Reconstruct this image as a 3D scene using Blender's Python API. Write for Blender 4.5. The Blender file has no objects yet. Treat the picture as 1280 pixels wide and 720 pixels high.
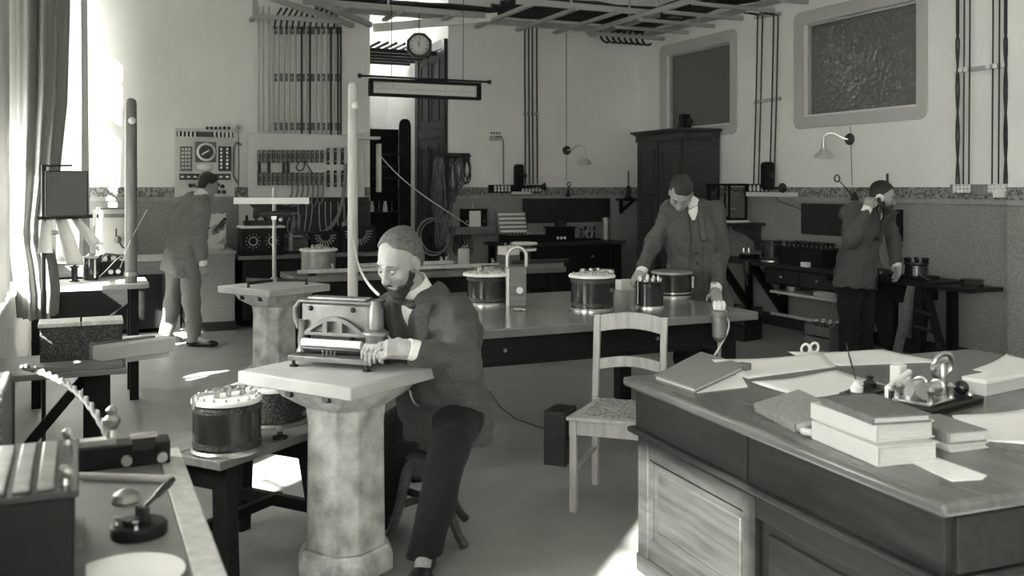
import bpy, math, random
import numpy as np
from mathutils import Matrix, Vector
random.seed(7)
SC = bpy.context.scene
COL = SC.collection
PI = math.pi
# ------------------------------------------------------------------ camera
F = 1190.0                      # focal length in pixels of the 1280 px wide frame
HZ = 234.0                      # horizon row
EYE = 1.55
YAW = math.radians(24.4)
CY, SY = math.cos(YAW), math.sin(YAW)
cam = bpy.data.cameras.new('camera')
cam.sensor_width = 36.0
cam.lens = F / 1280.0 * 36.0
cam.shift_y = (HZ - 360.0) / 1280.0
cam.clip_start = 0.05
cam.clip_end = 100
cam.dof.use_dof = True
cam.dof.focus_distance = 6.0
cam.dof.aperture_fstop = 3.6
CAM = bpy.data.objects.new('camera', cam)
CAM.location = (0, 0, EYE)
CAM.rotation_euler = (PI / 2, 0, -YAW)
COL.objects.link(CAM)
SC.camera = CAM
# ------------------------------------------------------------------ sky, sun, exposure
world = bpy.data.worlds.new('sky')
SC.world = world
world.use_nodes = True
bg = world.node_tree.nodes['Background']
bg.inputs[0].default_value = (1.0, 1.0, 0.98, 1)
bg.inputs[1].default_value = 9.0
SUN_DIR = Vector((1.5, 1.4, -1.2)).normalized()
sun = bpy.data.lights.new('sun', 'SUN')
sun.energy = 30.0
sun.angle = math.radians(1.2)
sun.color = (1.0, 1.0, 0.95)
SUN = bpy.data.objects.new('sun', sun)
SUN.rotation_euler = SUN_DIR.to_track_quat('-Z', 'Y').to_euler()
SUN.location = (-6, -4, 7)
COL.objects.link(SUN)
SC.view_settings.view_transform = 'Standard'
SC.view_settings.look = 'None'
SC.view_settings.gamma = 1
SC.view_settings.use_curve_mapping = False
SC.view_settings.exposure = 1.72
try:
    SC.cycles.use_denoising = True
    SC.cycles.max_bounces = 8
    SC.cycles.diffuse_bounces = 5
    SC.cycles.sample_clamp_indirect = 6
except Exception:
    pass
# room extents: the left wall carries the windows, the camera stands close to it
XL, XR, YB, YF, ZC = -0.45, 7.1, 11.4, -3.2, 4.7
WINS = [(8.3, 10.7), (3.3, 7.1), (-0.1, 1.12), (-2.9, -1.0)]      # window openings along the left wall (y0, y1)
WZ0, WZ1 = 0.92, 4.2
for (a, b) in WINS:                                  # daylight portals in the window openings
    L = bpy.data.lights.new('daylight_portal', 'AREA')
    L.shape = 'RECTANGLE'; L.size = b - a; L.size_y = WZ1 - WZ0
    L.cycles.is_portal = True
    o = bpy.data.objects.new('daylight_portal', L)
    o.location = (XL - 0.36, (a + b) / 2, (WZ0 + WZ1) / 2)
    o.rotation_euler = (PI / 2, 0, -PI / 2)
    COL.objects.link(o)

L = bpy.data.lights.new('daylight_portal', 'AREA'); L.shape = 'RECTANGLE'; L.size = 1.1; L.size_y = 0.7; L.cycles.is_portal = True
o = bpy.data.objects.new('daylight_portal', L); o.location = (3.04, 13.15, 3.95); o.rotation_euler = (PI / 2, 0, -PI / 2); COL.objects.link(o)

# ------------------------------------------------------------------ picking points in the room
def ray(px, py):
    r, u = (px - 640.0) / F, (HZ - py) / F
    return Vector((SY + r * CY, CY - r * SY, u))
def ph(px, py, z):              # point of that sight line at height z
    d = ray(px, py); t = (z - EYE) / d.z
    return Vector((d.x * t, d.y * t, z))
def pd(px, py, D):              # at distance D along the view axis
    d = ray(px, py); return Vector((d.x * D, d.y * D, EYE + d.z * D))
def pX(px, py, X):
    d = ray(px, py); t = X / d.x
    return Vector((X, d.y * t, EYE + d.z * t))
def pY(px, py, Y):
    d = ray(px, py); t = Y / d.y
    return Vector((d.x * t, Y, EYE + d.z * t))

# ------------------------------------------------------------------ materials
MATS = {}
def tint(v):
    return (v, v * 1.0, v * 0.975, 1)
def mat(name, v, rough=0.6, metal=0.0, var=0.0, scale=8.0, stretch=(1, 1, 1), bump=0.0, bscale=None, spec=0.5,
        kind='noise', sheen=0.0, detail=4.0):
    """grey procedural surface: base value v, varied by +-var through a noise, voronoi or wave pattern"""
    m = bpy.data.materials.new(name); m.use_nodes = True
    nt = m.node_tree; N = nt.nodes; Lk = nt.links
    p = N['Principled BSDF']
    p.inputs['Base Color'].default_value = tint(v)
    p.inputs['Roughness'].default_value = rough
    p.inputs['Metallic'].default_value = metal
    p.inputs['Specular IOR Level'].default_value = spec
    if sheen: p.inputs['Sheen Weight'].default_value = sheen
    if var or bump:
        tc = N.new('ShaderNodeTexCoord'); mp = N.new('ShaderNodeMapping')
        mp.inputs['Scale'].default_value = stretch
        Lk.new(tc.outputs['Object'], mp.inputs['Vector'])
        def tex(s):
            if kind == 'voronoi':
                t = N.new('ShaderNodeTexVoronoi'); t.inputs['Scale'].default_value = s; out = t.outputs['Distance']
            elif kind == 'wave':
                t = N.new('ShaderNodeTexWave'); t.inputs['Scale'].default_value = s
                t.inputs['Distortion'].default_value = 6; t.inputs['Detail'].default_value = 3; out = t.outputs['Fac']
            else:
                t = N.new('ShaderNodeTexNoise'); t.inputs['Scale'].default_value = s
                t.inputs['Detail'].default_value = detail; t.inputs['Roughness'].default_value = 0.62; out = t.outputs['Fac']
            Lk.new(mp.outputs[0], t.inputs['Vector']); return out
        if var:
            o = tex(scale); cr = N.new('ShaderNodeValToRGB')
            cr.color_ramp.elements[0].position = 0.28; cr.color_ramp.elements[1].position = 0.72
            cr.color_ramp.elements[0].color = tint(max(0.001, v * (1 - var)))
            cr.color_ramp.elements[1].color = tint(min(0.95, v * (1 + var)))
            Lk.new(o, cr.inputs[0]); Lk.new(cr.outputs[0], p.inputs['Base Color'])
        if bump:
            o = tex(bscale or scale); b = N.new('ShaderNodeBump')
            b.inputs['Strength'].default_value = min(1.0, bump); b.inputs['Distance'].default_value = 0.01
            Lk.new(o, b.inputs['Height']); Lk.new(b.outputs[0], p.inputs['Normal'])
    MATS[name] = m
    return m
mat('plaster', 0.82, 0.85, var=0.05, scale=1.6, bump=0.12, bscale=60)
mat('ceiling_white', 0.8, 0.9)
mat('dado', 0.27, 0.6, var=0.42, scale=70, kind='noise', bump=0.25, bscale=70)
mat('frieze', 0.2, 0.6, var=0.55, scale=34, kind='voronoi', bump=0.5, bscale=34)
mat('rail', 0.3, 0.5, var=0.15, scale=10)
mat('surround', 0.5, 0.8, var=0.05, scale=3)
mat('floor_lino', 0.25, 0.42, var=0.14, scale=2.2, bump=0.05, bscale=90, spec=0.4)
mat('dark_wood', 0.05, 0.4, spec=0.3, var=0.5, scale=5, stretch=(1, 1, 12), bump=0.08)
mat('dark_wood_h', 0.03, 0.4, spec=0.3, var=0.5, scale=5, stretch=(1.2, 12, 12), bump=0.08)
mat('desk_wood', 0.026, 0.45, spec=0.2, var=0.4, scale=3.0, stretch=(9, 1, 9), bump=0.05)
mat('desk_top', 0.12, 0.25, var=0.3, scale=2.0, stretch=(6, 1, 1), spec=0.6)
mat('table_top', 0.17, 0.2, var=0.25, scale=2.0, stretch=(1, 7, 1), spec=0.7)
mat('black_wood', 0.010, 0.5, spec=0.2, var=0.4, scale=4, stretch=(2, 2, 9))
mat('mid_wood', 0.15, 0.5, var=0.35, scale=4, stretch=(1, 8, 8), bump=0.08)
mat('pole_wood', 0.17, 0.5, var=0.2, scale=4, stretch=(8, 8, 1), bump=0.06)
mat('pale_wood', 0.5, 0.5, var=0.2, scale=4, stretch=(8, 8, 1), bump=0.06)
mat('chair_wood', 0.38, 0.42, var=0.22, scale=4, stretch=(9, 9, 1), bump=0.05)
mat('cane', 0.28, 0.6, var=0.5, scale=60, kind='voronoi', bump=0.3)
mat('stone', 0.45, 0.85, var=0.6, scale=8, bump=0.3, bscale=40, detail=8)
mat('slab_stone', 0.4, 0.8, var=0.1, scale=6, bump=0.15, bscale=50)
mat('table_grey', 0.2, 0.5, var=0.12, scale=6)
mat('ebonite', 0.014, 0.22, spec=0.5)
mat('iron', 0.03, 0.42, 0.3, var=0.3, scale=20)
mat('brass', 0.5, 0.28, 1.0, var=0.12, scale=20)
mat('steel', 0.55, 0.3, 1.0)
mat('dull_metal', 0.3, 0.45, 0.7, var=0.3, scale=14)
mat('cast_metal', 0.17, 0.42, 0.45, var=0.3, scale=16, bump=0.1)
mat('lacquer', 0.022, 0.2, var=0.3, scale=9, spec=0.6)
mat('perforated', 0.05, 0.4, 0.3, var=0.8, scale=130, kind='voronoi', bump=0.5)
mat('paint_white', 0.72, 0.6, var=0.04, scale=5)
mat('paint_grey', 0.42, 0.6, var=0.08, scale=5)
mat('marble', 0.66, 0.3, var=0.07, scale=3, detail=8)
mat('paper', 0.74, 0.8, var=0.04, scale=4)
mat('paper_grey', 0.5, 0.8, var=0.08, scale=5)
mat('book_cloth', 0.22, 0.75, var=0.3, scale=90, bump=0.2)
mat('leather', 0.13, 0.5, var=0.3, scale=30, bump=0.15)
mat('page_edge', 0.48, 0.85, var=0.2, scale=20, stretch=(1, 1, 30))
mat('porcelain', 0.78, 0.25)
mat('cord_dark', 0.03, 0.6)
mat('cord_pale', 0.62, 0.6)
mat('cord_mid', 0.1, 0.7, var=0.3, scale=60)
mat('cord_grey', 0.2, 0.6, var=0.4, scale=40)
mat('conduit', 0.5, 0.45)
mat('skin', 0.3, 0.5, var=0.1, scale=16, sheen=0.1)
mat('lip', 0.24, 0.5)
mat('hair_grey', 0.09, 0.6, var=0.8, scale=60, stretch=(1, 3, 1), bump=0.5)
mat('hair_dark', 0.02, 0.5, var=0.6, scale=60, stretch=(3, 1, 1), bump=0.5)
mat('beard', 0.03, 0.65, var=0.7, scale=90, bump=0.6)
mat('eye_white', 0.28, 0.3)
mat('eye_dark', 0.01, 0.1)
mat('tweed', 0.085, 0.9, var=0.5, scale=160, bump=0.25, sheen=0.05, spec=0.1)
mat('tweed_pale', 0.22, 0.9, var=0.4, scale=160, bump=0.25, sheen=0.05, spec=0.1)
mat('suit_dark', 0.075, 0.9, var=0.45, scale=160, bump=0.2, sheen=0.05, spec=0.1)
mat('trouser_black', 0.018, 0.9, var=0.4, scale=160, bump=0.2, sheen=0.03, spec=0.1)
mat('trouser_grey', 0.22, 0.9, var=0.3, scale=160, bump=0.2, sheen=0.05, spec=0.1)
mat('linen', 0.78, 0.8)
mat('tie', 0.04, 0.6)
mat('shoe', 0.015, 0.25)
mat('canvas', 0.6, 0.9, var=0.08, scale=30)
mat('wire_mix', 0.12, 0.6, var=0.7, scale=30)
mat('dial', 0.62, 0.5)
mat('black_mark', 0.012, 0.5)
def glass_mat(name, tintv=0.9, gloss=0.12):
    m = bpy.data.materials.new(name); m.use_nodes = True
    N = m.node_tree.nodes; Lk = m.node_tree.links; N.clear()
    out = N.new('ShaderNodeOutputMaterial'); mx = N.new('ShaderNodeMixShader')
    t = N.new('ShaderNodeBsdfTransparent'); g = N.new('ShaderNodeBsdfGlossy')
    t.inputs[0].default_value = tint(tintv); g.inputs['Roughness'].default_value = 0.05
    mx.inputs[0].default_value = gloss
    Lk.new(t.outputs[0], mx.inputs[1]); Lk.new(g.outputs[0], mx.inputs[2]); Lk.new(mx.outputs[0], out.inputs[0])
    MATS[name] = m
glass_mat('glass')
def cloth_mat(name, v, trans):
    m = bpy.data.materials.new(name); m.use_nodes = True
    N = m.node_tree.nodes; Lk = m.node_tree.links; N.clear()
    out = N.new('ShaderNodeOutputMaterial'); mx = N.new('ShaderNodeMixShader')
    d = N.new('ShaderNodeBsdfDiffuse'); t = N.new('ShaderNodeBsdfTranslucent')
    d.inputs[0].default_value = tint(v); t.inputs[0].default_value = tint(v)
    mx.inputs[0].default_value = trans
    Lk.new(d.outputs[0], mx.inputs[1]); Lk.new(t.outputs[0], mx.inputs[2]); Lk.new(mx.outputs[0], out.inputs[0])
    MATS[name] = m
cloth_mat('curtain_grey', 0.26, 0.06)
cloth_mat('curtain_white', 0.62, 0.12)
cloth_mat('curtain_diffuser', 0.5, 0.35)
cloth_mat('blind', 0.6, 0.3)
def frosted():
    m = mat('rippled_glass', 0.14, 0.16, spec=0.6)
    N = m.node_tree.nodes; Lk = m.node_tree.links; p = N['Principled BSDF']
    tc = N.new('ShaderNodeTexCoord'); v = N.new('ShaderNodeTexVoronoi'); v.inputs['Scale'].default_value = 26
    v.feature = 'SMOOTH_F1'
    b = N.new('ShaderNodeBump'); b.inputs['Strength'].default_value = 0.35; b.inputs['Distance'].default_value = 0.02
    Lk.new(tc.outputs['Object'], v.inputs['Vector']); Lk.new(v.outputs['Distance'], b.inputs['Height']); Lk.new(b.outputs[0], p.inputs['Normal'])
frosted()

# ------------------------------------------------------------------ geometry helpers
class G:
    """collects faces and links them as one mesh object"""
    def __init__(s): s.v = []; s.f = []
    def add(s, vs, fs, M=None):
        k = len(s.v)
        if M is not None: vs = [M @ Vector(v) for v in vs]
        s.v.extend([tuple(v) for v in vs]); s.f.extend([tuple(i + k for i in f) for f in fs])
        return s
    def box(s, c, d, rz=0.0, M=None, taper=1.0):
        x, y, z = d[0] / 2, d[1] / 2, d[2] / 2
        vs = []
        for (sz, t) in ((-1, 1.0), (1, taper)):
            for (sx, sy) in ((-1, -1), (1, -1), (1, 1), (-1, 1)):
                vs.append(Vector((sx * x * t, sy * y * t, sz * z)))
        if rz:
            R = Matrix.Rotation(rz, 3, 'Z'); vs = [R @ v for v in vs]
        vs = [v + Vector(c) for v in vs]
        return s.add(vs, [(3, 2, 1, 0), (4, 5, 6, 7), (0, 1, 5, 4), (1, 2, 6, 5), (2, 3, 7, 6), (3, 0, 4, 7)], M)
    def b2(s, lo, hi, M=None):
        return s.box([(a + b) / 2 for a, b in zip(lo, hi)], [abs(b - a) for a, b in zip(lo, hi)], M=M)
    def bar(s, p0, p1, w, h, up=(0, 0, 1), M=None):
        """rectangular bar from p0 to p1, w wide and h high"""
        p0, p1 = Vector(p0), Vector(p1); d = (p1 - p0).normalized(); u = Vector(up)
        if abs(d.dot(u)) > 0.98: u = Vector((1, 0, 0))
        a = d.cross(u).normalized(); u = a.cross(d).normalized()
        vs = []
        for p in (p0, p1):
            for (i, j) in ((-1, -1), (1, -1), (1, 1), (-1, 1)): vs.append(p + a * (i * w / 2) + u * (j * h / 2))
        return s.add(vs, [(0, 1, 2, 3), (7, 6, 5, 4), (4, 5, 1, 0), (5, 6, 2, 1), (6, 7, 3, 2), (7, 4, 0, 3)], M)
    def lathe(s, prof, c=(0, 0, 0), n=24, M=None):
        c = Vector(c); vs = []; fs = []; m = len(prof)
        for i in range(n):
            a = 2 * PI * i / n
            for (r, z) in prof: vs.append(c + Vector((r * math.cos(a), r * math.sin(a), z)))
        for i in range(n):
            j = (i + 1) % n
            for k in range(m - 1): fs.append((i * m + k, j * m + k, j * m + k + 1, i * m + k + 1))
        if prof[0][0] > 1e-6: fs.append(tuple(i * m for i in range(n - 1, -1, -1)))
        if prof[-1][0] > 1e-6: fs.append(tuple(i * m + m - 1 for i in range(n)))
        return s.add(vs, fs, M)
    def cyl(s, p0, p1, r0, r1=None, n=14, M=None):
        r1 = r0 if r1 is None else r1
        p0, p1 = Vector(p0), Vector(p1); d = p1 - p0; L = d.length
        Q = Matrix.Translation(p0) @ d.to_track_quat('Z', 'Y').to_matrix().to_4x4()
        if M is not None: Q = M @ Q
        return s.lathe([(r0, 0), (r1, L)], n=n, M=Q)
    def rev(s, p0, p1, prof, n=20, M=None):
        """lathe along the axis p0->p1; prof is (radius, fraction of the axis length)"""
        p0, p1 = Vector(p0), Vector(p1); d = p1 - p0; L = d.length
        Q = Matrix.Translation(p0) @ d.to_track_quat('Z', 'Y').to_matrix().to_4x4()
        if M is not None: Q = M @ Q
        return s.lathe([(r, t * L) for r, t in prof], n=n, M=Q)
    def sph(s, c, r, nu=14, nv=8, M=None):
        if not hasattr(r, '__len__'): r = (r, r, r)
        c = Vector(c); vs = [c + Vector((0, 0, -r[2]))]; fs = []
        for j in range(1, nv):
            t = -PI / 2 + PI * j / nv
            for i in range(nu):
                a = 2 * PI * i / nu
                vs.append(c + Vector((r[0] * math.cos(t) * math.cos(a), r[1] * math.cos(t) * math.sin(a), r[2] * math.sin(t))))
        vs.append(c + Vector((0, 0, r[2])))
        for i in range(nu):
            k = (i + 1) % nu
            fs.append((0, 1 + k, 1 + i))
            for j in range(nv - 2): fs.append((1 + j * nu + i, 1 + j * nu + k, 1 + (j + 1) * nu + k, 1 + (j + 1) * nu + i))
            fs.append((1 + (nv - 2) * nu + i, 1 + (nv - 2) * nu + k, len(vs) - 1))
        return s.add(vs, fs, M)
    def tube(s, pts, r, n=6, M=None, closed=False):
        pts = [Vector(p) for p in pts]; m = len(pts)
        rs = r if hasattr(r, '__len__') else [r] * m
        vs = []; fs = []; prev = None
        for i in range(m):
            if closed: d = pts[(i + 1) % m] - pts[i - 1]
            else: d = pts[min(i + 1, m - 1)] - pts[max(i - 1, 0)]
            d = d.normalized() if d.length > 1e-9 else Vector((0, 0, 1))
            if prev is None:
                u = Vector((0, 0, 1)) if abs(d.z) < 0.9 else Vector((1, 0, 0))
            else: u = prev
            a = (u - d * u.dot(d)); a = a.normalized() if a.length > 1e-6 else d.orthogonal().normalized()
            prev = a; b = d.cross(a)
            for k in range(n):
                t = 2 * PI * k / n; vs.append(pts[i] + (a * math.cos(t) + b * math.sin(t)) * rs[i])
        for i in range(m if closed else m - 1):
            j = (i + 1) % m
            for k in range(n):
                l = (k + 1) % n; fs.append((i * n + k, i * n + l, j * n + l, j * n + k))
        if not closed:
            fs.append(tuple(range(n - 1, -1, -1))); fs.append(tuple((m - 1) * n + k for k in range(n)))
        return s.add(vs, fs, M)
    def torus(s, c, R, r, axis=(0, 0, 1), n=24, m=8, M=None, a0=0.0, a1=2 * PI):
        q = Vector(axis).normalized().to_track_quat('Z', 'Y'); full = abs(a1 - a0 - 2 * PI) < 1e-6
        pts = []
        for i in range(n if full else n + 1):
            a = a0 + (a1 - a0) * i / n
            pts.append(Vector(c) + q @ Vector((R * math.cos(a), R * math.sin(a), 0)))
        return s.tube(pts, r, m, M, closed=full)
    def prism(s, poly, z0, z1, M=None):
        n = len(poly)
        vs = [(x, y, z0) for x, y in poly] + [(x, y, z1) for x, y in poly]
        fs = [tuple(range(n - 1, -1, -1)), tuple(range(n, 2 * n))]
        fs += [(i, (i + 1) % n, n + (i + 1) % n, n + i) for i in range(n)]
        return s.add(vs, fs, M)
    def loft(s, rings, M=None, cap=True):
        n = len(rings[0]); vs = [p for r in rings for p in r]; fs = []
        for i in range(len(rings) - 1):
            for k in range(n):
                l = (k + 1) % n; fs.append((i * n + k, i * n + l, (i + 1) * n + l, (i + 1) * n + k))
        if cap:
            fs.append(tuple(range(n - 1, -1, -1))); fs.append(tuple((len(rings) - 1) * n + k for k in range(n)))
        return s.add(vs, fs, M)
    def ring(s, outer, inner, z0, z1, M=None):
        """flat frame between two outlines of the same point count"""
        n = len(outer)
        vs = [(x, y, z0) for x, y in outer] + [(x, y, z0) for x, y in inner] + [(x, y, z1) for x, y in outer] + [(x, y, z1) for x, y in inner]
        fs = []
        for i in range(n):
            j = (i + 1) % n
            fs += [(i, n + i, n + j, j), (2 * n + i, 2 * n + j, 3 * n + j, 3 * n + i), (i, j, 2 * n + j, 2 * n + i), (n + j, n + i, 3 * n + i, 3 * n + j)]
        return s.add(vs, fs, M)
    def grid(s, fn, nu, nv, M=None):
        vs = [fn(i / nu, j / nv) for j in range(nv + 1) for i in range(nu + 1)]
        fs = [(j * (nu + 1) + i, j * (nu + 1) + i + 1, (j + 1) * (nu + 1) + i + 1, (j + 1) * (nu + 1) + i) for j in range(nv) for i in range(nu)]
        return s.add(vs, fs, M)
    def out(s, name, m, parent=None, bev=0.0, smooth=True, solid=0.0, loc=None, rz=0.0, angle=35):
        me = bpy.data.meshes.new(name); me.from_pydata(s.v, [], s.f); me.validate(); me.update()
        me.materials.append(MATS[m])
        if smooth:
            me.shade_smooth()
            me.set_sharp_from_angle(angle=math.radians(angle))
        o = bpy.data.objects.new(name, me); COL.objects.link(o)
        if parent is not None: o.parent = parent
        if loc is not None: o.location = loc
        if rz: o.rotation_euler = (0, 0, rz)
        if solid:
            md = o.modifiers.new('solid', 'SOLIDIFY'); md.thickness = solid; md.offset = 0
        if bev:
            md = o.modifiers.new('bevel', 'BEVEL'); md.width = bev; md.segments = 2; md.limit_method = 'ANGLE'; md.angle_limit = math.radians(40)
        return o
def tag(o, label, cat, group=None):
    o['label'] = label; o['category'] = cat
    if group: o['group'] = group
    return o
def struct(o):
    o['kind'] = 'structure'; return o
def thing(name, label, cat, loc=(0, 0, 0), rz=0.0, group=None):
    o = bpy.data.objects.new(name, None); COL.objects.link(o)
    o.empty_display_size = 0.1
    o.location = loc; o.rotation_euler = (0, 0, rz)
    return tag(o, label, cat, group)
def copy_tree(o, parent=None):
    c = o.copy(); COL.objects.link(c); c.parent = parent
    for ch in list(o.children): copy_tree(ch, c)
    return c
def rrect(x0, y0, x1, y1, r, n=4):
    pts = []
    for (cx, cy, a) in ((x1 - r, y1 - r, 0), (x0 + r, y1 - r, PI / 2), (x0 + r, y0 + r, PI), (x1 - r, y0 + r, 1.5 * PI)):
        for i in range(n + 1):
            t = a + PI / 2 * i / n; pts.append((cx + r * math.cos(t), cy + r * math.sin(t)))
    return pts
# matrices that stand a local (x, y) outline up on a wall; local z points into the room
M_RIGHT = Matrix(((0, 0, -1, XR), (-1, 0, 0, 0), (0, 1, 0, 0), (0, 0, 0, 1)))     # x = -world y, y = height
M_BACK = Matrix(((1, 0, 0, 0), (0, 0, -1, YB), (0, 1, 0, 0), (0, 0, 0, 1)))       # x = world x, y = height
def bez(p0, p1, p2, p3, n=12):
    p0, p1, p2, p3 = map(Vector, (p0, p1, p2, p3))
    return [p0 * (1 - t) ** 3 + p1 * 3 * t * (1 - t) ** 2 + p2 * 3 * t * t * (1 - t) + p3 * t ** 3 for t in [i / n for i in range(n + 1)]]
def sag(p0, p1, s, n=12):
    p0, p1 = Vector(p0), Vector(p1)
    return [p0.lerp(p1, i / n) + Vector((0, 0, -4 * s * (i / n) * (1 - i / n))) for i in range(n + 1)]
# ================================================================== the room
struct(G().b2((XL - 0.35, YF - 0.2, -0.12), (XR + 0.25, 14.2, 0)).out('floor', 'floor_lino'))
struct(G().b2((XL - 0.35, YF - 0.2, ZC), (XR + 0.25, 14.2, ZC + 0.1)).out('ceiling', 'ceiling_white'))
g = G(); ys = [YF - 0.2] + [v for w in sorted(WINS) for v in w] + [14.2]
for i in range(0, len(ys), 2): g.b2((XL - 0.35, ys[i], 0), (XL, ys[i + 1], ZC))
for (a, b) in WINS:
    g.b2((XL - 0.35, a, 0), (XL, b, WZ0)); g.b2((XL - 0.35, a, WZ1), (XL, b, ZC))
wall_left = struct(g.out('wall_left', 'plaster'))
# right wall with two internal windows
RW = [(6.39, 8.19, 2.18, 3.44), (9.18, 10.83, 2.18, 3.44)]       # plaster surrounds: y0, y1, z0, z1
OPN = [(a + 0.13, b - 0.15, c + 0.125, d - 0.14) for a, b, c, d in RW]
g = G(); z0 = OPN[0][2]; z1 = OPN[0][3]
g.b2((XR, YF - 0.2, 0), (XR + 0.25, YB + 0.2, z0)); g.b2((XR, YF - 0.2, z1), (XR + 0.25, YB + 0.2, ZC))
yy = [YF - 0.2, OPN[0][0], OPN[0][1], OPN[1][0], OPN[1][1], YB + 0.2]
for i in range(0, 6, 2): g.b2((XR, yy[i], z0), (XR + 0.25, yy[i + 1], z1))
wall_right = struct(g.out('wall_right', 'plaster'))
CX0, CX1 = 3.25, 4.28                                             # corridor opening in the back wall
g = G(); g.b2((XL - 0.35, YB, 0), (CX0, YB + 0.25, ZC)); g.b2((CX1, YB, 0), (XR + 0.25, YB + 0.1, ZC)); g.b2((CX0, YB, 4.1), (CX1, YB + 0.25, ZC))
wall_back = struct(g.out('wall_back', 'plaster'))
struct(G().b2((XL - 0.35, YF - 0.2, 0), (XR + 0.25, YF, ZC)).out('wall_front', 'plaster'))
struct(G().b2((CX1, YB + 0.1, 0), (CX1 + 0.2, 14.2, ZC)).out('wall_corridor_right', 'plaster'))
g = G(); g.b2((CX0 - 0.2, YB + 0.25, 0), (CX0, 12.6, ZC)); g.b2((CX0 - 0.2, 13.7, 0), (CX0, 14.2, ZC))     # unseen side opening added to brighten the corridor
g.b2((CX0 - 0.2, 12.6, 0), (CX0, 13.7, 3.6)); g.b2((CX0 - 0.2, 12.6, 4.3), (CX0, 13.7, ZC)); struct(g.out('wall_corridor_left', 'plaster'))
struct(G().b2((CX0, 14.0, 0), (CX1, 14.2, ZC)).out('wall_corridor_end', 'plaster'))
# pilaster on the right wall
g = G(); g.b2((XR - 0.12, 4.2, 0), (XR, 5.47, ZC)); pil = struct(g.out('wall_pilaster', 'plaster'))
# dado, frieze, rail, baseboard along the walls
FT, FB, RB = 1.55, 1.445, 1.395
def runs(name, z0, z1, t, m, bev=0.0):
    g = G(); g.b2((XL, YB - t, z0), (CX0, YB, z1)); struct(g.out(name + '_back_left', m, bev=bev))
    g = G(); g.b2((CX1, YB - t, z0), (XR, YB, z1)); struct(g.out(name + '_back_right', m, bev=bev))
    g = G(); g.b2((XR - t, 5.47, z0), (XR, YB - t, z1)); struct(g.out(name + '_right', m, bev=bev))
    g = G(); g.b2((XR - 0.12 - t, 4.2, z0), (XR - 0.12, 5.47, z1)); struct(g.out(name + '_pilaster', m, bev=bev))
    g = G(); g.b2((XR - t, YF, z0), (XR, 4.2, z1)); struct(g.out(name + '_right_near', m, bev=bev))
runs('trim_dado', 0.0, RB, 0.012, 'dado')
runs('trim_frieze', FB, FT, 0.014, 'frieze')
runs('trim_rail', RB, FB, 0.03, 'rail', 0.008)
runs('baseboard', 0.0, 0.14, 0.028, 'dark_wood_h', 0.006)
# corridor dado
struct(G().b2((CX1 - 0.012, 13.05, 0), (CX1, 14.0, FT)).out('trim_dado_corridor', 'dado'))
# internal windows
for i, ((a, b, c, d), (oa, ob, oc, od)) in enumerate(zip(RW, OPN)):
    w = bpy.data.objects.new('window_%d' % (i + 5), None); COL.objects.link(w); struct(w)
    n = 5
    G().ring(rrect(-b, c, -a, d, 0.09, n), rrect(-ob, oc, -oa, od, 0.004, n), 0.0, 0.014, M_RIGHT).out('plaster_surround', 'surround', w, bev=0.004)
    G().ring(rrect(-ob, oc, -oa, od, 0.004, 1), rrect(-ob + 0.02, oc + 0.02, -oa - 0.02, od - 0.02, 0.004, 1), -0.12, -0.05, M_RIGHT).out('window_frame', 'paint_grey', w, bev=0.005)
    G().b2((-ob + 0.018, oc + 0.018, -0.1), (-oa - 0.018, od - 0.018, -0.088), M_RIGHT).out('glass_pane', 'rippled_glass', w)
    G().b2((-ob, oc - 0.0, -0.12), (-oa, oc + 0.02, 0.0), M_RIGHT).out('window_sill', 'paint_white', w)
# left windows: frames, bars and panes
for i, (a, b) in enumerate(WINS):
    w = bpy.data.objects.new('window_%d' % (i + 1), None); COL.objects.link(w); struct(w)
    x = XL - 0.27
    g = G(); t = 0.07
    g.b2((x - 0.04, a, WZ0), (x + 0.04, a + t, WZ1)); g.b2((x - 0.04, b - t, WZ0), (x + 0.04, b, WZ1))
    g.b2((x - 0.04, a + t, WZ0), (x + 0.04, b - t, WZ0 + t)); g.b2((x - 0.04, a + t, WZ1 - t), (x + 0.04, b - t, WZ1))
    g.b2((x - 0.05, a + t, 3.0), (x + 0.05, b - t, 3.1))
    nm = max(1, round((b - a) / 1.15))
    for k in range(1, nm):
        y = a + (b - a) * k / nm; g.b2((x - 0.035, y - 0.035, WZ0 + t), (x + 0.035, y + 0.035, WZ1 - t))
    for z in (1.6, 2.3, 3.6): g.b2((x - 0.015, a + t, z - 0.018), (x + 0.015, b - t, z + 0.018))
    g.out('window_frame', 'paint_white', w)
    zs = [WZ0 + t, 1.6, 2.3, 3.05, 3.6, WZ1 - t]
    for k in range(nm):
        for j in range(5):
            y0 = a + (b - a) * k / nm + 0.04; y1 = a + (b - a) * (k + 1) / nm - 0.04
            G().b2((x - 0.004, y0, zs[j] + 0.02), (x + 0.004, y1, zs[j + 1] - 0.02)).out('pane', 'glass', w)
    G().b2((XL - 0.3, a - 0.03, WZ0 - 0.045), (XL + 0.09, b + 0.03, WZ0)).out('window_sill', 'paint_white', w, bev=0.008)
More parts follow.
